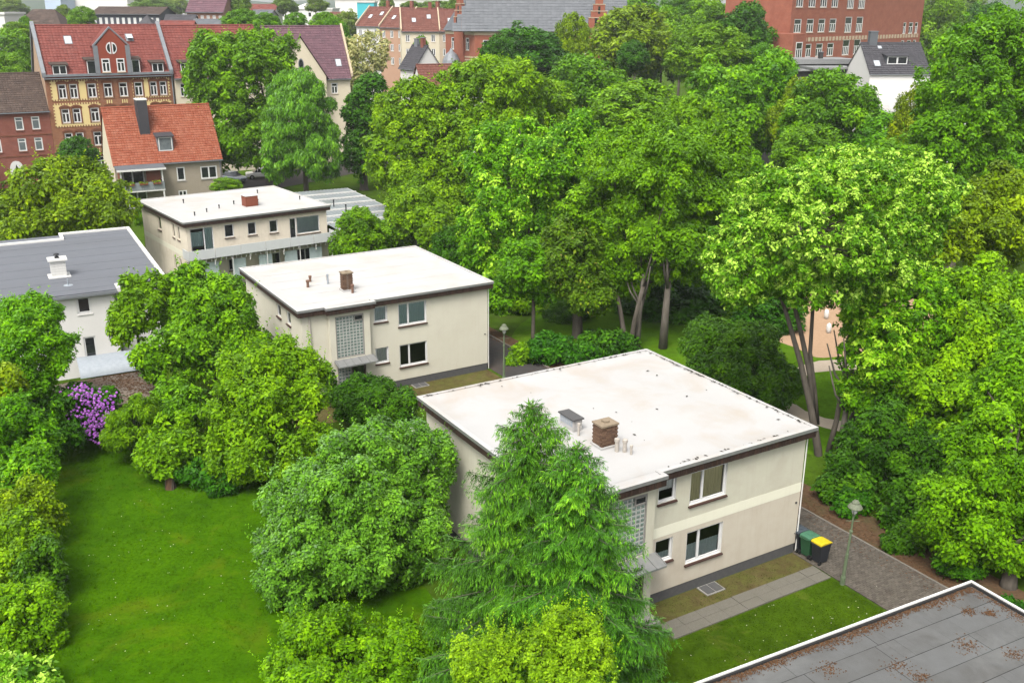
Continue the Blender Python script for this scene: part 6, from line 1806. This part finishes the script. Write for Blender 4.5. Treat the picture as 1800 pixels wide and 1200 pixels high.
# -- terrace of white and salmon houses
def terrace(px0, py0, D0, yaw, units):
    p = at(px0, py0, D0)
    loc = Vector((p.x, p.y, 0))
    u = Vector((math.cos(yaw), math.sin(yaw), 0))
    for (w_, wall_, roof_, eave, ridge, lab, bay) in units:
        n = max(2, int(w_ / 2.3))
        f = [((i + .5) * w_ / n, z, 1.0, 1.7) for i in range(n) for z in (eave - 2.6, eave - 5.8, eave - 9.0)]
        h, rp_ = pitched('terraced_house', lab, 'house', loc, yaw, w_, 11, eave, ridge, wall_, roof_, front=f, ov=.3, ogable=.05, tw=.8, tl=.7, wkw=dict(bars=(.5,), fw=.16, inset=.1, sill='stone'), group='terrace of town houses at the top of the photo')
        MB().box(-.1, .15, -.35, 5.6, eave, eave + .3).build('eave_step', 'stone', h)
        MB().profile_x([(-.3, eave), (5.5, ridge), (5.5, ridge + .45), (-.3, eave + .45)], -.12, .16).build('firewall', 'stone', h)
        if bay:
            b_ = MB().profile([(w_ * .3, eave - 10), (w_ * .7, eave - 10), (w_ * .7, eave + 1.6), (w_ * .62, eave + 3.0), (w_ * .5, eave + 3.8), (w_ * .38, eave + 3.0), (w_ * .3, eave + 1.6)], -.6, -.05).build('bay_gable', wall_, h)
            for z in (eave - 2.4, eave - 5.8, eave - 9):
                window(b_, w_ * .5, z, 1.2, 1.7, y=-.68, inset=.06, fw=.15)
        skylight(h, rp_, w_ * .35, .4, 1.0, 1.4); skylight(h, rp_, w_ * .75, .55, 1.0, 1.4)
        stack(h, w_ * .8, 5.5, ridge - .6, ridge + 1.6, .8, .6)
        loc = loc + u * (w_ + .05)
T_ = 'cm'
terrace(627, 60, 262, R(-32), [(7.5, 'white_far', 'tile_rust', 18.6, 23.0, 'white terraced house at the far left end of the row', False), (7.5, 'pink_far', 'tile_rust', 18.4, 22.9, 'salmon terraced house second from the left of the row', False), (8.0, 'white_far', 'tile_rust', 18.2, 22.8, 'white terraced house with a curved bay gable in the row', True)])
terrace(706, 80, 244, R(8), [(9.0, 'cream_far', 'tile_rust', 17.8, 22.6, 'cream terraced house with brown roof facing the photo', False), (7.5, 'beige_far', 'tile_rust', 17.8, 22.6, 'beige terraced house beside the brick school with a bay gable', True)])

# -- brick school with slate roof
def school_left():
    p = at(783, 60, 214)
    yaw = R(-62)
    r = thing('school_building', 'brick school with huge hipped slate roof and red stepped gables, at the top', 'building', (p.x, p.y, 0), 0)
    p2 = at(832, 60, 205)
    ang = math.atan2(p2.y - p.y, p2.x - p.x)
    r.rotation_euler = (0, 0, ang)
    SW, SD = 11.5, 30          # gabled end wall facing left-front, long side runs away to the right
    SE = 18.6
    w = MB()
    endw = [(3.0, 14.9, 1.3, 2.4), (8.6, 14.9, 1.3, 2.4), (3.0, 10.2, 1.3, 2.6), (8.6, 10.2, 1.3, 2.6)]
    w.wall(0, SW, 0, SE, [(x - a / 2, x + a / 2, z, z + h) for x, z, a, h in endw])
    lw_ = [(2.5 + 3.4 * i, z, 1.9, 2.6) for i in range(8) for z in (14.4, 9.8)]
    w.X = ROTX(R(58), (SW, 0, 0))
    w.wall(0, SD, 0, SE, [(x - a / 2, x + a / 2, z, z + h) for x, z, a, h in lw_])
    w.X = None
    w.build('wall', 'brick_school', r)
    for x, z, a, h in endw:
        window(r, x, z, a, h, bars=(.5,), transom=.65, fw=.16, sill='stone')
    for x, z, a, h in lw_:
        q = ROTX(R(58), (SW, 0, 0)) @ Vector((x, 0, z))
        window(r, 0, 0, a, h, rot=R(58), origin=tuple(q), bars=(.33, .66), transom=.6, fw=.14, sill='stone')
    for z in (12.9, 13.5, 17.9):
        MB().box(-.05, SW + .05, -.07, -.004, z, z + (.28 if z < 17 else .7)).build('stone_band', 'stone', r)
        m = MB(); m.X = ROTX(R(58), (SW, 0, 0)); m.box(.05, SD, -.07, -.004, z, z + (.28 if z < 17 else .7)); m.build('stone_band', 'stone', r)
    e = Vector((SW, 0, SE)); dv = Vector((math.cos(R(58)), math.sin(R(58)), 0)); nv = Vector((-dv.y, dv.x, 0))
    # hipped slate roof: front plane faces the photo, left plane runs over the gabled end
    a = Vector((-.4, -.4, SE)); b = Vector((SW + .4, -.6, SE)); c = b + dv * SD
    top1 = Vector((SW * .62, 0, SE + 11)) + nv * 5.5 + dv * 3.0; top2 = top1 + dv * (SD - 8)
    back = Vector((-.4, -.4, SE)) + nv * 14 * 0 + Vector((-3, 14, 0))
    mb = MB()
    mb.add([a, b, c, top1, top2, back, c + nv * 14], [(0, 1, 3), (1, 2, 4, 3), (0, 3, 5), (3, 4, 6, 5), (2, 6, 4)])
    mb.build('roof', 'slate', r)
    f = MB()
    dn = ((b + c) / 2 - (top1 + top2) / 2); dn = (dn - dv * dn.dot(dv)); L = dn.length; dn.normalize()
    o = top1 - dv * 6
    f.tiles(o, dv, dn, SD + 6, L, .9, .7, mask=lambda x_, y_: 6.6 - 6 * (y_ / L) * 1.0 < x_ + 0.0)
    kind(f.build('roof_slate', 'slate', r), 'stuff')
    # stepped gable over the end wall and one on the long side
    def stepgable(m4, x0, x1, zb, nm):
        g = MB(); g.X = m4
        cx = (x0 + x1) / 2
        g.box(x0, x1, -.35, .5, zb - 6, zb + 2.6)
        for k in range(4):
            hw = (x1 - x0) / 2 * (1 - (k + 1) * .21)
            g.box(cx - hw, cx + hw, -.35, .5, zb + 2.6 + k * 1.25, zb + 2.6 + (k + 1) * 1.25)
        g.box(cx - .2, cx + .2, -.2, .2, zb + 7.6, zb + 9.2)
        o_ = g.build('stepped_gable', 'brick_school', r)
        wn_ = MB(); wn_.X = m4
        for k in (-.55, .55):
            wn_.box(cx + k - .28, cx + k + .28, -.38, -.355, zb + .6, zb + 2.6)
        wn_.box(cx - .22, cx + .22, -.38, -.355, zb + 3.4, zb + 4.8)
        wn_.build('gable_window', 'dark_pane', o_)
        st_ = MB(); st_.X = m4
        for k in range(4):
            hw = (x1 - x0) / 2 * (1 - k * .21)
            zz = zb + 2.6 + k * 1.25
            st_.box(cx - hw - .08, cx + hw + .08, -.42, .55, zz + .002, zz + .14)
        st_.build('gable_coping', 'stone', o_)
    stepgable(Matrix.Identity(4), 4.0, 7.6, SE, 0)
    stepgable(ROTX(R(58), (SW, 0, 0)), 22.5, 26.5, SE, 1)
    tp = MB().lathe([(1.7, 8.0), (1.7, 12.0), (1.9, 12.1), (1.7, 12.9), (1.1, 14.0), (.4, 14.6), (.1, 15.2)], 12, (5.6, -2.0)).build('turret', ['brick_school'][0], r)
    MB().lathe([(1.95, 12.1), (1.75, 12.95), (1.15, 14.05), (.45, 14.65), (.12, 15.3)], 12, (5.6, -2.0)).build('turret_dome', 'lead', tp)
    skylight_pts = [(SW + 6, 0)]
    return r
ang2 = 0
school_left()
def school_right():
    p = at(1385, 90, 186)
    p2 = at(1615, 80, 224)
    ang = math.atan2(p2.y - p.y, p2.x - p.x)
    W = (Vector((p2.x, p2.y)) - Vector((p.x, p.y))).length
    r = thing('school_building', 'long red brick school block with white window groups behind the white gable house', 'building', (p.x, p.y, 0), ang)
    groups = [2.6, 7.0, 11.2, 15.4]
    f = []
    for z in (23.4, 19.0, 14.6, 10.2, 5.8):
        for gx in groups:
            f.append((gx, z, 2.5, 2.4, dict(bars=(.33, .66), transom=.62)))
    for z in (23.2, 18.8, 14.6, 10.2):
        for gx in (21.5, 26.0):
            f.append((gx, z, 2.7, 2.9, dict(bars=(.25, .5, .75), transom=.55)))
    for z in (18.2, 14.6, 9.6):
        for gx in (W - 8.0, W - 5.0, W - 2.4):
            f.append((gx, z, 1.4 if gx != W - 5.0 else 2.0, 2.3, dict(bars=(.5,), transom=.62)))
    w = MB()
    H = 27.5
    w.wall(0, W, 0, H, [(o[0] - o[2] / 2, o[0] + o[2] / 2, o[1], o[1] + o[3]) for o in f])
    w.quad((W, 0, 0), (W, 14, 0), (W, 14, H), (W, 0, H)); w.quad((0, 14, 0), (0, 0, 0), (0, 0, H), (0, 14, H)); w.quad((W, 14, 0), (0, 14, 0), (0, 14, H), (W, 14, H))
    w.build('wall', 'brick_school', r)
    for o in f:
        kw = dict(fw=.16, inset=.1, sill='stone'); kw.update(o[4])
        window(r, o[0], o[1], o[2], o[3], **kw)
    for z in (13.0, 17.4):
        n_ = int(W / 1.3)
        for i in range(n_):
            MB().box(i * 1.3 + .2, i * 1.3 + 1.0, -.06, -.004, z, z + .75).build('stone_block', 'stone', r)
    MB().box(18.6, 29, -.35, -.004, 4, 12.4).box(18.6, 29, -.35, -.004, 13.6, 14.4).build('bay_front', 'brick_school', r)
    MB().box(18.5, 29.1, -.42, -.351, 12.4, 12.9).build('stone_band', 'stone', r)
    MB().profile_x([(-.6, H), (7, H + 9), (14.6, H)], -.4, W + .4).build('roof', 'tile_rust', r)
    # left wing, set forward and partly behind trees
    MB().box(-4.5, -.02, -3.5, 9, 0, 19).build('side_wing', 'brick_school', r)
    for k in range(3):
        MB().box(-4.3 + k * 1.4, -3.5 + k * 1.4, -3.56, -3.504, 13, 13.75).build('stone_block', 'stone', r)
    window(r, -2.4, 14.6, 2.2, 3.0, y=-3.62, inset=.08, bars=(.33, .66), transom=.6, fw=.16)
    for x in (2.0, 19.5, 28.5):
        g = MB()
        g.box(x - 2, x + 2, -.4, .4, H - 1, H + 3)
        for k in range(3):
            g.box(x - 1.6 + k * .5, x + 1.6 - k * .5, -.4, .4, H + 3 + k * 1.2, H + 4.2 + k * 1.2)
        g.build('stepped_gable', 'brick_school', r)
school_right()
# -- white gable house and its neighbours before the school
q = at(1483, 120, 142); q2 = at(1528, 126, 133)
wy = R(12)
wl = at(1530, 128, 140)
hw_, rpw = pitched('white_house', 'bright white house with anthracite roof and dormer before the brick school', 'house', (wl.x, wl.y, 0), R(4), 8.5, 8.5, 14.9, 18.7, 'white_far', 'slate_dark', front=[(2.2, 3, 1.1, 1.3)], ov=.15, ogable=.1, tw=.45, tl=.4, wkw=dict(fw=.12))
dormer(hw_, rpw, 4.1, .30, 3.0, 1.15, 'slate_dark', 'slate', 2, bars=())
skylight(hw_, rpw, 1.3, .22, .9, 1.1); skylight(hw_, rpw, 2.4, .78, .6, .6)
stack(hw_, 1.6, 4.25, 17.5, 20.2, 1.1, .8, 'slate', 'lead')
wl2 = at(1612, 140, 141)
hw2, _ = pitched('white_house', 'narrow white gable house right of the one with the dormer', 'house', (wl2.x + .4, wl2.y + 1, 0), R(60), 6, 6.2, 13.2, 16.9, 'white_far', 'slate_dark', ov=.1, ogable=.05, tw=.45, tl=.4, side_l=[(3.2, 11.2, .8, 1.2)])
wl3 = at(1500, 160, 128)
hx = thing('white_annex', 'long white flat annex under the white gable house', 'house', (wl3.x, wl3.y, 0), R(6))
MB().box(0, 16, 0, 7, 0, 10.6).build('wall', 'white_far', hx)
MB().box(-.2, 16.2, -.2, 7.2, 10.6, 10.9).build('roof', 'roof_white', hx)
window(hx, 5, 7.5, 1.2, 1.3, y=-.12); window(hx, 10, 7.5, 1.2, 1.3, y=-.12)
dk = at(1372, 125, 148)
hk = thing('clad_extension', 'dark timber-clad building with flat stepped roofs before the school', 'building', (dk.x, dk.y, 0), R(10))
MB().box(0, 5.2, 0, 6, 0, 14.6).box(5.2, 10.8, -1.2, 6, 0, 14.9).build('wall', 'dark_timber', hk)
MB().box(-.4, 5.2, -.5, 6.4, 14.62, 14.85).box(4.2, 11.2, -1.8, 6.4, 14.92, 15.2).box(3.4, 13.5, 3, 9, 15.4, 16.1).build('roof', 'metal_edge', hk)
MB().box(3.8, 13.0, 3.4, 8.6, 14.9, 15.4).build('upper_wall', 'dark_timber', hk)
for x in (1.2, 3.3):
    window(hk, x, 12.3, 1.0, 1.3, y=-.12, pane='grey_pane', fw=.12)
window(hk, 7.8, 12.0, 1.7, 1.5, y=-1.32, pane='grey_pane', fw=.12)
stack(hk, 8.5, 5, 16, 17, .6, .5, 'dark_timber', 'lead')
# -- small white house with dark roof before the terrace
wc = at(703, 120, 166)
hwc, rpc = pitched('white_house', 'small white gable house with dark roof in front of the terrace', 'house', (wc.x + 2.6, wc.y, 0), R(52), 4.2, 5.2, 13.9, 17.2, 'white_far', 'slate_dark', ov=.25, ogable=.2, side_r=[(1.6, 11.8, .8, 1.3, dict(bars=())), (3.6, 11.8, .8, 1.3, dict(bars=()))], tw=.4, tl=.4)
r_ = hwc
hwc.rotation_euler = (0, 0, R(-50)); hwc.location = (wc.x - .2, wc.y + 2.2, 0)
stack(hwc, 3.0, 2.6, 16, 18.4, .7, .6, 'brick_red'); stack(hwc, 1.2, 2.6, 16, 18.2, .8, .5, 'lead')
rr_ = at(790, 108, 150)
hlr, _ = pitched('outbuilding', 'low red-roofed building between the small white house and the domed ash', 'building', (rr_.x - 4, rr_.y, 0), R(20), 10, 6, 12.2, 15.0, 'white_far', 'tile_rust', tw=.5, tl=.5)

HAZE = .00016
# -- far roofs along the horizon
def block(px0, px1, ytop, ybot, D, label, wall_, roof_=None, roofh=0, depth=10, nwin=(0, 0), name='town_building', hip=0, yaw=0, band=None, wkw=None):
    a, b = at(px0, ybot, D), at(px1, ybot, D)
    W = (b - a).length
    zt = at((px0 + px1) / 2, ytop, D).z
    eave = zt - roofh
    f = []
    if nwin[0]:
        for i in range(nwin[0]):
            for k in range(nwin[1]):
                f.append(((i + .5) * W / nwin[0], eave - 2.6 - 3.0 * k, min(1.2, W / nwin[0] * .5), 1.6))
    if roofh > .8:
        h, rp_ = pitched(name, label, 'building', (a.x, a.y, 0), R(yaw), W, depth, eave, zt, wall_, roof_, front=f, ov=.4, ogable=.3, tw=1.2, tl=.9, hip=hip, wkw=wkw or dict(fw=.2, sill=None))
        return h
    h = thing(name, label, 'building', (a.x, a.y, 0), R(yaw))
    MB().wall(0, W, 0, eave, [(o[0] - o[2] / 2, o[0] + o[2] / 2, o[1], o[1] + o[3]) for o in f]).quad((0, depth, 0), (0, 0, 0), (0, 0, eave), (0, depth, eave)).quad((W, 0, 0), (W, depth, 0), (W, depth, eave), (W, 0, eave)).quad((W, depth, 0), (0, depth, 0), (0, depth, eave), (W, depth, eave)).build('wall', wall_, h)
    for o in f:
        window(h, o[0], o[1], o[2], o[3], bars=(), fw=.12, sill=None, **(wkw or {}))
    MB().box(-.3, W + .3, -.3, depth + .3, eave, eave + .5).build('roof', roof_ or 'white_far', h)
    return h
block(14, 112, 17, 60, 250, 'beige house with wide grey-brown hipped roof at the top left', 'beige_far', 'tile_brown', 5.2, 12, (8, 1), hip=4)
hl = block(163, 283, 13, 45, 270, 'long building with slate-clad upper floor and pale blue front', 'far_dark', 'tile_brown', 1.6, 12, (12, 1))
MB().box(0, 18.8, -.15, -.01, 0, 17.0).build('blue_front', 'blue_far', hl)
for k in range(5):
    window(hl, 4.2 + k * 2.9, 14.3, 1.2, 1.8, y=-.28, bars=(), fw=.15, sill=None)
block(218, 280, 26, 60, 225, 'dark pyramid-roofed house before the slate-clad building', 'white_far', 'slate_dark', 4.5, 9, (4, 1), hip=4)
block(284, 335, 27, 50, 235, 'house with dark roof right of the pyramid roof', 'white_far', 'slate_dark', 3.0, 9, (3, 1))
block(330, 393, -8, 40, 250, 'tall brown brick block with purple-brown roof at the top', 'brick_far', 'tile_purple', 3.6, 11, (6, 3), wkw=dict(fw=.16, sill=None))
block(275, 332, 38, 60, 205, 'salmon-red roofed house just above the yellow building ridge', 'beige_far', 'tile_red', 2.4, 8)
block(335, 400, 35, 60, 215, 'grey-roofed house beside the salmon-red roof', 'beige_far', 'slate', 1.8, 8)
block(-4, 12, 26, 60, 240, 'white annex at the extreme top left', 'white_far', None, 0, 10)
block(418, 480, 8, 30, 340, 'pink-roofed building in the distance above the elm', 'white_far', 'tile_red', 3, 14, (6, 1))
block(440, 475, 18, 40, 300, 'grey commercial building above the elm', 'concrete', 'slate', 1.5, 10, (4, 1))
hm = block(490, 585, 17, 40, 380, 'white modern flat building with dark windows at the top', 'white_far', None, 0, 16, (6, 1))
block(578, 602, 22, 45, 330, 'red-roofed house at the far right of the white modern building', 'white_far', 'tile_rust', 3, 10)
block(100, 225, -4, 15, 640, 'huge white warehouse on the horizon at the top left', 'white_far', None, 0, 40)
block(80, 108, -4, 14, 620, 'pale glass hall on the horizon', 'blue_far', None, 0, 30)
block(225, 330, 6, 14, 700, 'low white hall on the horizon', 'white_far', None, 0, 30)
block(590, 790, 1, 22, 560, 'long white hall on the horizon above the terrace', 'white_far', None, 0, 40)
tq = block(628, 658, 5, 20, 420, 'turquoise clad shed on the horizon', 'turquoise', None, 0, 10)
dm = at(545, 20, 430)
do = thing('dome_hall', 'white domed hall on the horizon', 'building', (dm.x, dm.y, 0))
MB().lathe([(7.5, 0), (7.5, 18.5), (6.5, 21), (4.5, 23), (2, 24), (.2, 24.3)], 20).build('dome', 'white_far', do, smooth=True)
# street, parked cars
rd = [ground_at(*p) for p in [(300, 345), (400, 322), (520, 298), (760, 250), (830, 262), (560, 318), (430, 342), (330, 362)]]
sheet('street', [(p.x, p.y) for p in rd], .02, 'asphalt')
def car(px, py, yaw, mat, label, scale=1):
    p = ground_at(px, py)
    r = thing('parked_car', label, 'car', (p.x, p.y, .02), yaw, 'cars parked behind the beige house')
    L, W, = 4.3 * scale, 1.78
    side = [(-L / 2, .35), (-L / 2, .78), (-L / 2 + .15, .92), (-L / 2 + 1.0, .98), (L / 2 - .25, 1.02), (L / 2 - .05, .85), (L / 2, .40)]
    b = MB().profile([(x, z) for x, z in side], -W / 2, W / 2).build('body', mat, r, bevel=.08)
    cab = [(-L / 2 + .95, .97), (-L / 2 + 1.65, 1.46), (L / 2 - 1.0, 1.50), (L / 2 - .22, 1.02)]
    c = MB()
    y0, y1, i = W / 2 - .06, W / 2 - .22, 0
    vs = [(x, -(y0 if z < 1.2 else y1), z) for x, z in cab] + [(x, (y0 if z < 1.2 else y1), z) for x, z in cab]
    c.add(vs, [(0, 1, 5, 4), (2, 3, 7, 6), (0, 3, 2, 1), (4, 5, 6, 7)])
    c.build('window', 'dark_pane', r)
    MB().box(-L / 2 + 1.7, L / 2 - 1.05, -y1, y1, 1.47, 1.54).build('roof', mat, r, bevel=.04)
    for x in (-L / 2 + 1.62, -.05, L / 2 - .98):
        MB().profile([(x - .05, .98), (x + .05, .98), (x + .05, 1.5), (x - .05, 1.5)], -W / 2 + .10, -W / 2 + .17).build('pillar', mat, r)
    for x in (-L / 2 + .8, L / 2 - .8):
        for s_ in (-1, 1):
            wm = MB(); wm.X = Matrix.Translation((x, s_ * (W / 2 - .1), .33)) @ Matrix.Rotation(PI / 2, 4, 'X')
            wm.lathe([(.33, -.11), (.33, .11)], 14); wo = wm.build('wheel', 'tyre', r)
            rm_ = MB(); rm_.X = Matrix.Translation((x, s_ * (W / 2 + .012), .33)) @ Matrix.Rotation(PI / 2, 4, 'X')
            rm_.lathe([(.2, -.01), (.2, .01)], 10); rm_.build('rim', 'rim', wo)
    for s_ in (-1, 1):
        MB().box(-L / 2 - .015, -L / 2 + .1, s_ * .62 - .18, s_ * .62 + .18, .66, .80).build('headlight', 'lamp_globe', r)
        MB().box(L / 2 - .12, L / 2 + .01, s_ * .66 - .12, s_ * .66 + .12, .72, .90).build('taillight', 'red_lens', r)
    MB().box(-L / 2 - .02, -L / 2 + .05, -.5, .5, .42, .6).build('grille', 'black', r)
    return r
car(408, 321, R(150), 'car_silver', 'silver-blue hatchback parked beside the tile-roofed house')
car(460, 314, R(18), 'car_white', 'white car parked facing left by the elm trunk')
# small white play post glimpsed through the maple
for i, (px, py, lb) in enumerate([(1452, 560, 'white rounded play element left in the playground'), (1456, 585, 'low white play element nearer in the playground')]):
    p = ground_at(px, py)
    t = thing('play_post', lb, 'play post', p)
    MB().lathe([(.16, 0), (.18, .25), (.2, .5), (.15, .7), (.04, .78)], 12).build('post', 'white_paint', t, smooth=True)
# far trees and wooded hills
rng = np.random.RandomState(900)
FT = [(20, 12, 26, 14, 420, 'dark tree clump at the top left corner'), (112, 28, 18, 16, 300, 'tree left of the slate-clad building'), (145, 32, 24, 18, 240, 'bright tree in front of the slate-clad building'), (45, 45, 12, 16, 215, 'small light tree in front of the beige hipped roof'), (30, 52, 24, 12, 210, 'low bushes above the pale brick gable'),
      (265, 8, 34, 12, 420, 'pale tree group left of the brown brick block'), (310, 10, 24, 14, 460, 'distant dark trees left of the brown brick block'), (420, 10, 22, 24, 260, 'tree right of the brown brick block'), (425, 35, 34, 18, 200, 'tree group above the red ridge'), (470, 40, 22, 16, 195, 'tree above the elm on the right'),
      (500, 8, 22, 14, 350, 'pale round tree above the elm'), (555, 8, 18, 12, 360, 'pale tree before the domed hall'), (520, 38, 20, 14, 210, 'small blossoming tree above the purple roof'), (570, 42, 26, 20, 200, 'dark tree above the purple roof'), (590, 60, 22, 28, 190, 'dark tree right of the purple roof'),
      (610, 42, 26, 22, 290, 'tree left of the white terrace'), (720, 14, 20, 10, 330, 'tree behind the terrace roofs, left'), (765, 14, 34, 11, 330, 'tree row behind the terrace roofs'), (800, 12, 16, 14, 260, 'tree beside the slate roof'), (680, 6, 12, 10, 380, 'tree between the white halls'), (740, 75, 12, 12, 175, 'small tree behind the white gable house'),
      (1400, 20, 60, 30, 260, 'tree behind the brick school on the left'), (1620, 30, 40, 40, 260, 'tree right behind the brick school'), (1690, 20, 50, 24, 300, 'tree at the top right horizon'), (1200, 20, 40, 26, 230, 'tree left behind the brick school'), (1120, 15, 40, 22, 240, 'tree behind the slate school roof right')]
for i, (cx, cy, rx, ry, D, lb) in enumerate(FT):
    template_tree('distant_tree', lb, (cx, cy, rx, ry, D), 'leaf_far' if D > 240 else ['leaf_mid', 'leaf_ash', 'leaf_mid'][i % 3], .3, 'trees among the far roofs', 500 + i, limbs=4)
# far wood: one mass on the low hills
hillm = MB()
N = 60
vs, fs = [], []
for j, (D, hh) in enumerate(((900, 0), (1100, 14), (1500, 30), (2200, 44), (3000, 40))):
    for i in range(N + 1):
        x = (-1 + 2 * i / N) * D * .8
        vs.append((x, D + 60 * math.sin(i * .7), hh * (1 + .35 * math.sin(i * .37 + j)) if j else -1))
for j in range(4):
    for i in range(N):
        a = j * (N + 1) + i
        fs.append((a, a + 1, a + N + 2, a + N + 1))
hillm.add(vs, fs)
M['hill'] = surf('wooded_hill', (.05, .085, .045), (.035, .065, .035), .02, .95, .1)
kind(hillm.build('hills', 'hill', None, smooth=True), 'structure')
n = 5000
D = rng.uniform(480, 1000, n)
P = np.c_[rng.uniform(-.75, .75, n) * D, D, np.zeros(n)]
Vs, Ts = [], []
for rep in range(10):
    q = unit(rng.normal(size=(n, 3)))
    q[:, 2] = np.abs(q[:, 2])
    hgt = np.array([1, 1, 1.2]) * rng.uniform(3.5, 6.5, (n, 1))
    Vs.append(leaf_quads(P + q * hgt + np.array([0, 0, 3.]), unit(q + rng.normal(size=(n, 3)) * .3), 4.5, 3.2, rng, .1)); Ts.append(np.clip(rng.normal(.4, .2, n), 0, .8))
kind(link('far_wood', quad_mesh('far_wood', np.concatenate(Vs), np.concatenate(Ts), 'leaf_far')), 'stuff')
print('LEAVES', STAT[0], 'OBJECTS', len(bpy.data.objects), 'FACES', sum(len(o.data.polygons) for o in bpy.data.objects if o.type == 'MESH'))

# the air: faint haze that pales the far roofs
hz = bpy.data.materials.new('haze')
hz.use_nodes = True
hz.node_tree.nodes.clear()
ho_ = hz.node_tree.nodes.new('ShaderNodeOutputMaterial')
hv_ = hz.node_tree.nodes.new('ShaderNodeVolumePrincipled')
hv_.inputs['Color'].default_value = (.95, .97, 1, 1)
hv_.inputs['Density'].default_value = HAZE
hv_.inputs['Anisotropy'].default_value = .2
hz.node_tree.links.new(hv_.outputs[0], ho_.inputs['Volume'])
M['haze'] = hz
kind(MB().box(-2600, 2600, -80, 4600, -2, 75).build('haze', 'haze'), 'stuff')
